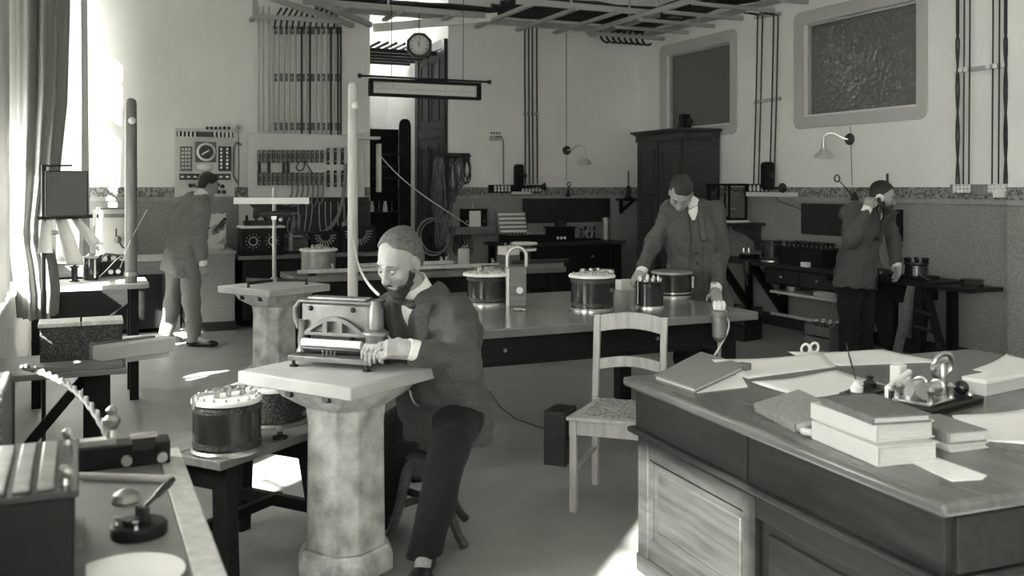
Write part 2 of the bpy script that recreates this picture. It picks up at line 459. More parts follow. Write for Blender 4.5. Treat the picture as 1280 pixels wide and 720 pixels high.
# unseen blinds added to limit the sunlight coming through the windows
for (a, b), z in zip(WINS, (3.7, 1.9, 2.6, 2.6)):
    t = thing('added_sun_blind', 'unseen roller blind added to limit the sun through tall window', 'blind', (XL - 0.12, (a + b) / 2, z), 0, 'added sun limiting blinds on the tall windows')
    g = G(); g.b2((-0.004, -(b - a) / 2 + 0.03, 0), (0.004, (b - a) / 2 - 0.03, WZ1 - z - 0.03)); g.out('blind_cloth', 'blind', t)
    g = G(); g.cyl((0, -(b - a) / 2 + 0.02, WZ1 - z - 0.04), (0, (b - a) / 2 - 0.02, WZ1 - z - 0.04), 0.03); g.out('roller', 'paint_white', t)
    g = G(); g.box((0, 0, 0), (0.02, b - a - 0.08, 0.03)); g.out('bottom_bar', 'pale_wood', t)
# curtains: pleated cloth hanging from a rod, narrowing towards the tie
def curtain(name, label, y0, y1, zt, zb, xmid, m, pleats, depth, pinch=None, yb0=None, yb1=None):
    yb0 = y0 if yb0 is None else yb0; yb1 = y1 if yb1 is None else yb1
    t = thing(name, label, 'curtain', (xmid, (y0 + y1) / 2, zb))
    yc = (y0 + y1) / 2
    def fn(u, v):
        z = (zt - zb) * v
        k = (1 - v)
        a = y0 + (yb0 - y0) * k; b = y1 + (yb1 - y1) * k
        if pinch:
            pz, pa, pb, pw = pinch; q = math.exp(-((z + zb - pz) / pw) ** 2); a += (pa - a) * q; b += (pb - b) * q
        ph_ = u * pleats * 2 * PI + 0.7 * math.sin(5 * u + 2.0 * v)
        x = depth * (0.72 * math.sin(ph_) + 0.28 * math.sin(2.3 * ph_ + 1.2)) * (0.75 + 0.35 * k)
        return Vector((x, a + (b - a) * u - yc, z))
    G().grid(fn, int(pleats * 14), 40).out('cloth', m, t, solid=0.006)
    G().cyl((0, y0 - 0.15 - yc, zt - zb + 0.01), (0, y1 + 0.15 - yc, zt - zb + 0.01), 0.016).out('curtain_rod', 'iron', t)
    return t
# the near curtain is drawn back into one gathered bundle
cu = thing('window_curtain', 'heavy grey curtain gathered at the near window, tied in and hanging past the sill', 'curtain', (0, 6.75, 0))
rings = []
for (z, xa, xb, dy) in ((4.35, -0.4, -0.03, 0.34), (3.4, -0.4, -0.035, 0.33), (2.7, -0.4, -0.05, 0.32), (2.1, -0.4, -0.07, 0.3), (1.6, -0.4, -0.12, 0.26), (1.32, -0.4, -0.17, 0.22), (1.2, -0.4, -0.17, 0.22), (1.08, -0.39, -0.14, 0.24), (0.9, -0.37, -0.12, 0.27), (0.74, -0.36, -0.13, 0.29)):
    cx, rx = (xa + xb) / 2, (xb - xa) / 2
    ring = []
    for k in range(110):
        a = 2 * PI * k / 110; w = 1 + 0.11 * math.sin(13 * a + 0.5 * z) + 0.07 * math.sin(7 * a + 1.1 * z + 1); ring.append((cx + rx * w * math.cos(a) * 0.9, dy * w * math.sin(a) * 0.9, z))
    rings.append(ring)
sm = []
for q in range(len(rings) - 1):
    for s_ in range(4): sm.append([tuple(Vector(a).lerp(Vector(b), s_ / 4)) for a, b in zip(rings[q], rings[q + 1])])
G().loft(sm + [rings[-1]]).out('gathered_cloth', 'curtain_grey', cu, angle=80)
G().torus((-0.285, 0, 1.26), 0.155, 0.012, (0, 0.1, 1), 24).out('tie_band', 'linen', cu)
G().cyl((-0.22, -0.5, 4.37), (-0.22, 0.5, 4.37), 0.016).out('curtain_rod', 'iron', cu)
curtain('window_curtain', 'added translucent curtain blocking sun and diffusing daylight at the near window', 4.25, 6.3, 4.35, 0.95, XL + 0.05, 'curtain_diffuser', 8, 0.04)  # added to block the sun and spread daylight, mostly out of view
curtain('window_curtain', 'white thin curtain at the far window beside the back corner', 8.3, 10.92, 4.35, 0.95, XL + 0.4, 'curtain_white', 9, 0.12)
# ================================================================== large furniture
def rot(x, y, a): return (x * math.cos(a) - y * math.sin(a), x * math.sin(a) + y * math.cos(a))
# ---- big desk in the right foreground (local origin: near left corner of its top)
DA = math.radians(-3.5)
DZ = 0.78
desk = thing('writing_desk', 'large dark panelled writing desk covered with papers and books', 'desk', (1.93, 1.69, 0), DA)
DW, DL = 1.86, 1.66
g = G(); g.b2((-0.02, -0.02, DZ - 0.038), (DW, DL, DZ)); g.out('desk_top', 'desk_top', desk, bev=0.012)
g = G(); g.b2((0.02, 0.02, DZ - 0.2), (DW - 0.04, DL - 0.04, DZ - 0.038)); g.out('drawer_frieze', 'desk_wood', desk, bev=0.004)
g = G(); g.b2((-0.008, -0.008, DZ - 0.222), (DW - 0.015, DL - 0.015, DZ - 0.198)); g.out('moulding', 'desk_wood', desk, bev=0.009)
g = G(); g.b2((0.055, 0.055, 0.06), (DW - 0.075, DL - 0.075, DZ - 0.222)); g.out('body', 'desk_wood', desk)
g = G(); g.b2((0.02, 0.02, 0), (DW - 0.04, DL - 0.04, 0.075)); g.out('plinth', 'desk_wood', desk, bev=0.01)
for (y0, y1) in ((0.02, 0.1), (0.82, 0.885), (DL - 0.13, DL - 0.05)):          # stiles on the window side
    G().b2((0.025, y0, 0.075), (0.056, y1, DZ - 0.222)).out('stile', 'desk_wood', desk, bev=0.004)
for (y0, y1) in ((0.1, 0.82), (0.885, DL - 0.13)):
    G().b2((0.03, y0, DZ - 0.31), (0.056, y1, DZ - 0.222)).out('panel_rail', 'desk_wood', desk, bev=0.004)
    G().b2((0.03, y0, 0.075), (0.056, y1, 0.15)).out('panel_rail', 'desk_wood', desk, bev=0.004)
    G().b2((0.046, y0 + 0.045, 0.19), (0.057, y1 - 0.045, DZ - 0.35)).out('field_panel', 'desk_wood', desk, bev=0.008)
G().b2((0.012, 0.845, DZ - 0.2), (0.022, 0.86, DZ - 0.038)).out('divider_bead', 'desk_wood', desk, bev=0.003)
for k in range(3):                                                              # front drawers
    x0 = 0.05 + k * 0.59
    d = G().b2((x0, 0.004, DZ - 0.192), (x0 + 0.56, 0.021, DZ - 0.048)).out('drawer', 'desk_wood', desk, bev=0.004)
    h = G(); xc = x0 + 0.28; zc = DZ - 0.115
    h.sph((xc, -0.0, zc), (0.062, 0.007, 0.024), 20, 8); h.sph((xc - 0.045, -0.006, zc + 0.004), 0.012); h.sph((xc + 0.045, -0.006, zc + 0.004), 0.012)
    h.tube([(xc - 0.045, -0.014, zc), (xc - 0.04, -0.022, zc - 0.02), (xc - 0.015, -0.026, zc - 0.03), (xc + 0.015, -0.026, zc - 0.03), (xc + 0.04, -0.022, zc - 0.02), (xc + 0.045, -0.014, zc)], 0.005, 8)
    h.out('handle', 'brass', d)
    G().b2((x0 - 0.02, 0.022, 0.12), (x0 + 0.58, 0.056, DZ - 0.24)).out('front_panel', 'desk_wood', desk, bev=0.006)
# ---- long central work table
TZ = 0.79
tab = thing('work_table', 'long dark work table with a polished top carrying round resistance drums', 'table', (1.5, 4.67, 0))
TW, TD = 2.27, 1.5
g = G(); g.b2((0, 0, TZ - 0.05), (TW, TD, TZ)); g.out('table_top', 'table_top', tab, bev=0.006)
g = G(); g.b2((0.1, 0.1, TZ - 0.22), (TW - 0.12, 0.125, TZ - 0.05)); g.b2((0.1, TD - 0.12, TZ - 0.22), (TW - 0.12, TD - 0.095, TZ - 0.05))
g.b2((0.1, 0.125, TZ - 0.22), (0.125, TD - 0.12, TZ - 0.05)); g.b2((TW - 0.145, 0.125, TZ - 0.22), (TW - 0.12, TD - 0.12, TZ - 0.05)); g.out('apron', 'black_wood', tab)
for x0 in (0.2, 1.18):
    d = G().b2((x0, 0.088, TZ - 0.2), (x0 + 0.82, 0.101, TZ - 0.065)).out('drawer', 'black_wood', tab, bev=0.003)
    G().rev((x0 + 0.41, 0.088, TZ - 0.13), (x0 + 0.41, 0.066, TZ - 0.13), [(0.006, 0), (0.006, 0.4), (0.012, 0.6), (0.010, 1)], 12).out('knob', 'brass', d)
for x in (0.13, TW - 0.15):
    for y in (0.13, TD - 0.15):
        G().box((x, y, (TZ - 0.05) / 2), (0.095, 0.095, TZ - 0.05)).out('leg', 'black_wood', tab, bev=0.005)
# ---- masonry instrument piers
def pier(name, label, c, az, hs=0.82, side=0.6):
    t = thing(name, label, 'pier', (c[0], c[1], 0), az)
    h = side / 2
    g = G(); g.b2((-h, -h, hs - 0.052), (h, h, hs)); g.out('slab', 'slab_stone', t, bev=0.006)
    def octa(w, k): return [(w, -k), (w, k), (k, w), (-k, w), (-w, k), (-w, -k), (-k, -w), (k, -w)]
    rings = []
    for (z, w, k) in ((0.1, 0.142, 0.078), (hs - 0.22, 0.138, 0.075), (hs - 0.15, 0.143, 0.08), (hs - 0.1, 0.2, 0.16), (hs - 0.052, 0.225, 0.19)):
        rings.append([(x, y, z) for x, y in octa(w, k)])
    G().loft(rings).out('column', 'stone', t, bev=0.006, angle=25)
    G().loft([[(x, y, z) for x, y in octa(w, w * 0.56)] for z, w in ((0, 0.17), (0.06, 0.17), (0.1, 0.155))]).out('base', 'stone', t, bev=0.008)
    for (sx, sy) in ((1, 1), (1, -1), (-1, 1), (-1, -1)):                         # dark bolt heads under the slab
        G().cyl((sx * 0.225, sy * 0.1, hs - 0.08), (sx * 0.202, sy * 0.1, hs - 0.085), 0.016, n=10).out('bolt', 'iron', t)
    return t
PA = math.radians(33)
pier('instrument_pier', 'stained stone pier with square slab carrying a cast metal instrument', (0.985, 3.81), PA)
P2 = ph(343, 356, 0.82)
pier('instrument_pier', 'pale stone pier carrying a telescope on a stand', (P2.x, P2.y), math.radians(30), 0.82, 0.58)
# ---- low trestle bench with two drums
BZ = 0.52
bt = thing('trestle_bench', 'low rough trestle bench of planks carrying two round drums', 'bench', (0.4926, 3.708, 0), math.radians(37.5))
G().b2((-0.02, 0.0, BZ - 0.035), (0.62, 0.235, BZ)).out('plank', 'mid_wood', bt, bev=0.004)
G().b2((-0.09, 0.245, BZ - 0.035), (0.66, 0.48, BZ)).out('plank', 'mid_wood', bt, bev=0.004)
for x in (0.06, 0.54):
    G().b2((x - 0.03, 0.02, BZ - 0.13), (x + 0.03, 0.46, BZ - 0.035)).out('cross_beam', 'black_wood', bt)
    for (ya, yb) in ((0.06, 0.0), (0.42, 0.48)):
        G().bar((x, ya, BZ - 0.05), (x + (0.04 if x > 0.3 else -0.04), yb, 0.0), 0.075, 0.06, up=(1, 0, 0)).out('leg', 'black_wood', bt, bev=0.004)
    G().b2((x - 0.015, 0.03, 0.16), (x + 0.015, 0.45, 0.21)).out('leg_stretcher', 'black_wood', bt)
G().b2((0.03, 0.22, 0.17), (0.57, 0.25, 0.21)).out('long_stretcher', 'black_wood', bt)
# ---- near left table by the window
nt = thing('window_table', 'narrow grey-topped table by the window holding a morse key and terminal boxes', 'table', (XL, 1.3, 0))
G().b2((0.012, 0, 0.745), (0.655, 1.68, 0.78)).out('table_top', 'table_grey', nt, bev=0.004)
G().b2((0.655, 0.0, 0.745), (0.717, 1.68, 0.78)).out('edge_strip', 'pale_wood', nt, bev=0.004)
G().b2((0.05, 0.03, 0.6), (0.69, 1.6, 0.745)).out('apron', 'black_wood', nt)
for x in (0.09, 0.65):
    for y in (0.08, 1.55): G().box((x, y, 0.36), (0.07, 0.07, 0.72)).out('leg', 'black_wood', nt, bev=0.004)
# ---- pale chair with a cane seat
c0 = ph(717, 640, 0); c1 = ph(745, 605, 0)
cv = (c1 - c0); CA = math.atan2(cv.y, cv.x)          # the side rail runs front to back
ch = thing('cane_chair', 'pale wooden chair with two curved back rails and a cane seat', 'chair', (c0.x, c0.y, 0), CA)
SL, SW, SH = 0.44, 0.39, 0.46                        # local x front to back, y runs to the chair's left = screen left
def chl(y, back):
    if back:
        pts = [(SL, y, 0), (SL - 0.0, y, SH), (SL + 0.05, y, 0.88)]
        g = G(); g.bar(pts[0], pts[1], 0.034, 0.036, up=(1, 0, 0)); g.bar(pts[1], pts[2], 0.034, 0.032, up=(1, 0, 0)); return g
    return G().bar((0, y, 0), (0, y, SH - 0.02), 0.036, 0.036, up=(1, 0, 0))
for y in (0, -SW):
    chl(y * (0.9 if y else 1) , True).out('back_post', 'chair_wood', ch, bev=0.005)
    chl(y, False).out('front_leg', 'chair_wood', ch, bev=0.005)
G().prism([(-0.035, 0.03), (-0.035, -SW - 0.03), (SL - 0.018, -SW * 0.9 + 0.018), (SL - 0.018, -0.018)], SH - 0.02, SH, None).out('seat_frame', 'chair_wood', ch, bev=0.006)
G().prism([(0.02, -0.03), (0.02, -SW + 0.02), (SL - 0.05, -SW * 0.9 + 0.04), (SL - 0.05, -0.04)], SH - 0.005, SH + 0.004).out('cane_seat', 'cane', ch)
for (a, b) in (((0, -0.018), (0, -SW + 0.018)), ((0.018, 0), (SL - 0.018, 0)), ((0.018, -SW), (SL - 0.018, -SW * 0.92))):
    G().bar((a[0], a[1], SH - 0.055), (b[0], b[1], SH - 0.055), 0.022, 0.07).out('seat_rail', 'chair_wood', ch, bev=0.003)
for (z, hh, x) in ((0.835, 0.085, SL + 0.047), (0.625, 0.055, SL + 0.023)):
    n = 12; rings = []
    for i in range(n + 1):
        u = i / n; y = -0.012 - (SW * 0.9 - 0.024) * u; bow = 0.03 * math.sin(PI * u); ar = 0.018 * math.sin(PI * u)
        rings.append([(x + bow - 0.009, y, z - hh / 2 + ar), (x + bow + 0.009, y, z - hh / 2 + ar), (x + bow + 0.009 + 0.004, y, z + hh / 2 + ar), (x + bow - 0.005, y, z + hh / 2 + ar)])
    G().loft(rings).out('back_rail', 'chair_wood', ch, bev=0.004)
for y in (0, -SW * 0.92): G().bar((0.015, y, 0.2), (SL - 0.015, y, 0.2), 0.018, 0.024).out('side_stretcher', 'chair_wood', ch)
# ---- revolving stool under the seated man
sp = (1.40, 4.02)
st = thing('round_stool', 'dark revolving stool with curved legs under the seated man', 'stool', (sp[0], sp[1], 0), 0.3)
G().lathe([(0.0, 0.43), (0.14, 0.43), (0.165, 0.437), (0.17, 0.45), (0.16, 0.463), (0.0, 0.468)], n=28).out('seat', 'lacquer', st)
G().lathe([(0.016, 0.3), (0.016, 0.43)], n=12).out('screw', 'steel', st)
G().lathe([(0.0, 0.27), (0.085, 0.27), (0.1, 0.285), (0.1, 0.365), (0.085, 0.38), (0.03, 0.39), (0.0, 0.39)], n=24).out('hub', 'dark_wood', st)
for k in range(4):
    a = PI / 2 * k + 0.1
    pts = [(0.08, 0.33), (0.13, 0.26), (0.15, 0.18), (0.17, 0.1), (0.23, 0.02)]
    sm = bez((0.07, 0, 0.34), (0.15, 0, 0.3), (0.12, 0, 0.12), (0.25, 0, 0.012), 10)
    g = G(); g.tube([(p.x * math.cos(a), p.x * math.sin(a), p.z) for p in sm], [0.028, 0.028, 0.027, 0.025, 0.023, 0.022, 0.021, 0.02, 0.019, 0.019, 0.02], 8); g.out('leg', 'dark_wood', st)
for k in range(2):
    a = PI / 2 * k + 0.1; G().bar((0.14 * math.cos(a), 0.14 * math.sin(a), 0.17), (-0.14 * math.cos(a), -0.14 * math.sin(a), 0.17), 0.02, 0.026).out('stretcher', 'dark_wood', st)
# ---- wardrobe against the right wall
WX, WY0, WY1, WH = 6.53, 9.48, 10.52, 2.26
wd = thing('wardrobe', 'tall dark panelled wardrobe with moulded cornice and two doors', 'wardrobe', (WX, WY0, 0))
D_ = XR - WX - 0.032; W_ = WY1 - WY0
G().b2((0.02, 0, 0.1), (D_, W_, WH - 0.14)).out('carcass', 'dark_wood', wd, bev=0.004)
G().b2((-0.02, -0.03, 0), (D_, W_ + 0.03, 0.12)).out('plinth', 'dark_wood', wd, bev=0.01)
g = G(); g.b2((-0.005, -0.012, WH - 0.14), (D_, W_ + 0.012, WH - 0.05)); g.b2((-0.03, -0.035, WH - 0.05), (D_, W_ + 0.035, WH - 0.03)); g.b2((-0.055, -0.06, WH - 0.03), (D_, W_ + 0.06, WH)); g.out('cornice', 'dark_wood', wd, bev=0.008)
for k in range(2):
    y0 = 0.03 + k * (W_ / 2 - 0.01); y1 = y0 + W_ / 2 - 0.05
    d = G().b2((-0.002, y0, 0.14), (0.021, y1, WH - 0.16)).out('door', 'dark_wood', wd, bev=0.003)
    for (za, zb) in ((0.22, 0.98), (1.08, WH - 0.25)):
        G().ring(rrect(y0 + 0.06, za, y1 - 0.06, zb, 0.002, 1), rrect(y0 + 0.085, za + 0.025, y1 - 0.085, zb - 0.025, 0.002, 1), 0, 0.016, Matrix(((0, 0, -1, -0.0), (1, 0, 0, 0), (0, 1, 0, 0), (0, 0, 0, 1)))).out('panel_moulding', 'dark_wood', d, bev=0.004)
    G().sph((-0.016, y1 - 0.03 if k == 0 else y0 + 0.03, 1.02), 0.014).out('knob', 'brass', d)
G().b2((0.1, -0.012, 0.2), (D_ - 0.1, 0.001, WH - 0.22)).out('side_panel', 'dark_wood', wd, bev=0.006)
# ---- wooden poles that carry wires
def pole(label, p, r, zt, zb=0.0, band=None):
    t = thing('wooden_pole', label, 'pole', (p[0], p[1], zb))
    h = zt - zb
    G().lathe([(r, 0), (r, h * 0.55), (r * 0.92, h - 0.04), (r * 0.75, h - 0.012), (r * 0.3, h)], n=20).out('shaft', 'pale_wood' if band is None else 'pole_wood', t)
    G().rev((0, -r * 0.8, h - 0.17), (0.01, -r - 0.035, h - 0.165), [(0.012, 0), (0.026, 0.3), (0.016, 0.5), (0.026, 0.7), (0.012, 1)], 14).out('insulator', 'porcelain', t)
    if band: G().lathe([(r + 0.003, band), (r + 0.006, band), (r + 0.006, band + 0.03), (r + 0.003, band + 0.03)], n=20).out('band', 'steel', t)
    return t
pp = pd(441, 300, 6.75)
pole('pale smooth wooden pole with porcelain insulator standing behind the seated man', (pp.x, pp.y), 0.036, EYE + (HZ - 103) * 6.75 / F)
# ================================================================== people: surfaces grown from smooth distance fields
def V(*a): return np.array(a, dtype=np.float64)
def nrm(v): v = np.asarray(v, float); return v / (np.linalg.norm(v) + 1e-12)
class Field:
    def __init__(s, lo, hi, h):
        s.lo = np.asarray(lo, float); s.h = h
        s.n = np.ceil((np.asarray(hi, float) - s.lo) / h).astype(int) + 1
        s.f = np.full(s.n, 1.0, np.float32)
    def like(s):
        q = Field.__new__(Field); q.lo = s.lo; q.h = s.h; q.n = s.n; q.f = np.full(s.n, 1.0, np.float32); return q
    def win(s, lo, hi):
        a = np.clip(np.floor((np.asarray(lo) - s.lo) / s.h).astype(int), 0, s.n - 1)
        b = np.clip(np.ceil((np.asarray(hi) - s.lo) / s.h).astype(int) + 1, 1, s.n)
        ax = [(s.lo[i] + s.h * np.arange(a[i], b[i])).astype(np.float32) for i in range(3)]
        return tuple(slice(a[i], b[i]) for i in range(3)), ax[0][:, None, None], ax[1][None, :, None], ax[2][None, None, :]
    def put(s, sl, d, k, mode):
        if d.size == 0: return s
        f = s.f[sl]
        if mode == 'add':
            if k > 0:
                hh = np.clip(0.5 + 0.5 * (f - d) / k, 0, 1); s.f[sl] = f + (d - f) * hh - k * hh * (1 - hh)
            else: s.f[sl] = np.minimum(f, d)
        else:
            if k > 0:
                hh = np.clip(0.5 - 0.5 * (f + d) / k, 0, 1); s.f[sl] = f + (-d - f) * hh + k * hh * (1 - hh)
            else: s.f[sl] = np.maximum(f, -d)
        return s
    def rc(s, p0, p1, r0, r1=None, k=0.03, mode='add'):
        r1 = r0 if r1 is None else r1
        p0 = np.asarray(p0, float); p1 = np.asarray(p1, float); R = max(r0, r1) + k + 2 * s.h
        sl, x, y, z = s.win(np.minimum(p0, p1) - R, np.maximum(p0, p1) + R)
        d = p1 - p0; L2 = float(d @ d) + 1e-12
        t = np.clip(((x - p0[0]) * d[0] + (y - p0[1]) * d[1] + (z - p0[2]) * d[2]) / L2, 0, 1)
        q = np.sqrt((x - p0[0] - t * d[0]) ** 2 + (y - p0[1] - t * d[1]) ** 2 + (z - p0[2] - t * d[2]) ** 2)
        return s.put(sl, q - (r0 + (r1 - r0) * t), k, mode)
    def el(s, c, r, A=None, k=0.03, mode='add'):
        c = np.asarray(c, float); r = np.asarray(r, float); R = r.max() + k + 2 * s.h
        A = np.eye(3) if A is None else A                      # rows are the ellipsoid axes
        sl, x, y, z = s.win(c - R, c + R)
        x = x - c[0]; y = y - c[1]; z = z - c[2]
        u = [(x * A[i, 0] + y * A[i, 1] + z * A[i, 2]) for i in range(3)]
        k0 = np.sqrt(sum((u[i] / r[i]) ** 2 for i in range(3))); k1 = np.sqrt(sum((u[i] / r[i] ** 2) ** 2 for i in range(3))) + 1e-9
        return s.put(sl, k0 * (k0 - 1) / k1, k, mode)
    def bx(s, c, hlf, A, rd=0.005, k=0.02, mode='add'):
        c = np.asarray(c, float); hlf = np.asarray(hlf, float); R = np.linalg.norm(hlf) + rd + k + 2 * s.h
        sl, x, y, z = s.win(c - R, c + R); x = x - c[0]; y = y - c[1]; z = z - c[2]
        q = [np.abs(x * A[i, 0] + y * A[i, 1] + z * A[i, 2]) - hlf[i] for i in range(3)]
        o = np.sqrt(sum(np.maximum(a, 0) ** 2 for a in q)) + np.minimum(np.maximum(np.maximum(q[0], q[1]), q[2]), 0)
        return s.put(sl, o - rd, k, mode)
    def coords(s):
        return [(s.lo[i] + s.h * np.arange(s.n[i])).astype(np.float32).reshape([-1 if j == i else 1 for j in range(3)]) for i in range(3)]
    def lin(s, p, n):                                           # signed distance to a plane
        x, y, z = s.coords(); return (x - p[0]) * n[0] + (y - p[1]) * n[1] + (z - p[2]) * n[2]
    def folds(s, amp, freq, seed, axis=None):
        rs = np.random.RandomState(seed); x, y, z = s.coords(); t = 0
        for i in range(7):
            d = nrm(rs.normal(size=3))
            if axis is not None: d = nrm(d * 0.45 + np.asarray(axis) * rs.choice([-1, 1]))
            w = freq * (0.6 + rs.rand()); t = t + np.sin(w * (x * d[0] + y * d[1] + z * d[2]) + rs.rand() * 6.3 + 1.2 * np.sin(9 * (x * d[1] - y * d[2] + z * d[0])))
        m = np.abs(s.f) < 0.06
        s.f = np.where(m, s.f + amp * t / 2.6, s.f).astype(np.float32); return s
    def mesh(s, name, m, parent, base):
        f = s.f; ins = f < 0; nx, ny, nz = f.shape
        c = np.zeros((nx - 1, ny - 1, nz - 1), np.int8)
        for dx in (0, 1):
            for dy in (0, 1):
                for dz in (0, 1): c += ins[dx:nx - 1 + dx, dy:ny - 1 + dy, dz:nz - 1 + dz]
        act = (c > 0) & (c < 8); idx = np.argwhere(act)
        if len(idx) == 0: return None
        num = -np.ones(act.shape, np.int32); num[act] = np.arange(len(idx))
        acc = np.zeros((len(idx), 3)); cnt = np.zeros(len(idx))
        I, J, K = idx.T
        for ax in range(3):
            o = [a for a in range(3) if a != ax]
            for a in (0, 1):
                for b in (0, 1):
                    q = np.zeros((len(idx), 3), int); q[:, o[0]] = a; q[:, o[1]] = b
                    e = q.copy(); e[:, ax] = 1
                    f0 = f[I + q[:, 0], J + q[:, 1], K + q[:, 2]]; f1 = f[I + e[:, 0], J + e[:, 1], K + e[:, 2]]
                    w = (f0 < 0) != (f1 < 0); t = np.where(w, f0 / np.where(w, f0 - f1, 1), 0)
                    p = q.astype(float); p[:, ax] = t
                    acc[w] += p[w]; cnt[w] += 1
        vs = (idx + acc / cnt[:, None]) * s.h + s.lo - np.asarray(base)
        fs = []
        for ax in range(3):
            o = [(ax + 1) % 3, (ax + 2) % 3]
            sl0 = [slice(1, -1)] * 3; sl0[ax] = slice(0, f.shape[ax] - 1)
            sl1 = [slice(1, -1)] * 3; sl1[ax] = slice(1, f.shape[ax])
            a = ins[tuple(sl0)]; b = ins[tuple(sl1)]
            for flip in (False, True):
                e = np.argwhere((a & ~b) if not flip else (~a & b))
                if len(e) == 0: continue
                e = e + np.array([1 if i != ax else 0 for i in range(3)])
                quad = []
                for (u, v) in ((-1, -1), (0, -1), (0, 0), (-1, 0)):
                    q = e.copy(); q[:, o[0]] += u; q[:, o[1]] += v; quad.append(num[q[:, 0], q[:, 1], q[:, 2]])
                quad = np.stack(quad, 1)
                fs.append(quad if not flip else quad[:, ::-1])
        fs = np.concatenate(fs); fs = fs[(fs >= 0).all(1)]
        me = bpy.data.meshes.new(name); me.from_pydata(vs.tolist(), [], fs.tolist()); me.update()
        me.materials.append(MATS[m]); me.shade_smooth()
        o = bpy.data.objects.new(name, me); COL.objects.link(o)
        if parent is not None: o.parent = parent
        return o

def frame_of(fwd, up):
    f = nrm(fwd); u = np.asarray(up, float); u = nrm(u - f * (u @ f)); r = np.cross(f, u)
    return np.stack([r, f, u])                                   # rows: right, forward, up
def add_head(S, c, A, sc=1.0):
    P = lambda x, y, z: c + sc * (x * A[0] + y * A[1] + z * A[2])
    E = lambda x, y, z, r, k=0.03, mode='add': S.el(P(x, y, z), np.array(r) * sc, A, k * sc, mode)
    E(0, -0.018, 0.045, (0.074, 0.096, 0.084)); E(0, 0.02, 0.0, (0.066, 0.076, 0.08), 0.03); E(0, 0.035, -0.045, (0.056, 0.052, 0.07), 0.03)
    E(0, 0.06, -0.098, (0.026, 0.022, 0.02), 0.025)
    for s_ in (-1, 1):
        E(s_ * 0.042, 0.062, -0.022, (0.024, 0.02, 0.022), 0.02)
        S.rc(P(s_ * 0.012, 0.094, 0.03), P(s_ * 0.045, 0.08, 0.027), 0.009 * sc, 0.008 * sc, 0.012 * sc)
        E(s_ * 0.031, 0.104, 0.006, (0.019, 0.02, 0.013), 0.012, 'sub')
        E(s_ * 0.078, -0.008, -0.008, (0.009, 0.02, 0.033), 0.008); E(s_ * 0.086, 0.002, -0.006, (0.005, 0.01, 0.018), 0.004, 'sub')
        S.el(P(s_ * 0.012, 0.107, -0.032), np.array((0.009, 0.009, 0.008)) * sc, A, 0.008 * sc)
    S.rc(P(0, 0.09, 0.018), P(0, 0.116, -0.026), 0.008 * sc, 0.0115 * sc, 0.012 * sc)
    S.rc(P(-0.02, 0.086, -0.064), P(0.02, 0.086, -0.064), 0.007 * sc, None, 0.008 * sc)
    S.rc(P(-0.018, 0.082, -0.075), P(0.018, 0.082, -0.075), 0.008 * sc, None, 0.008 * sc)
    S.rc(P(-0.02, 0.096, -0.0695), P(0.02, 0.096, -0.0695), 0.003 * sc, None, 0.004 * sc, 'sub')
    return P
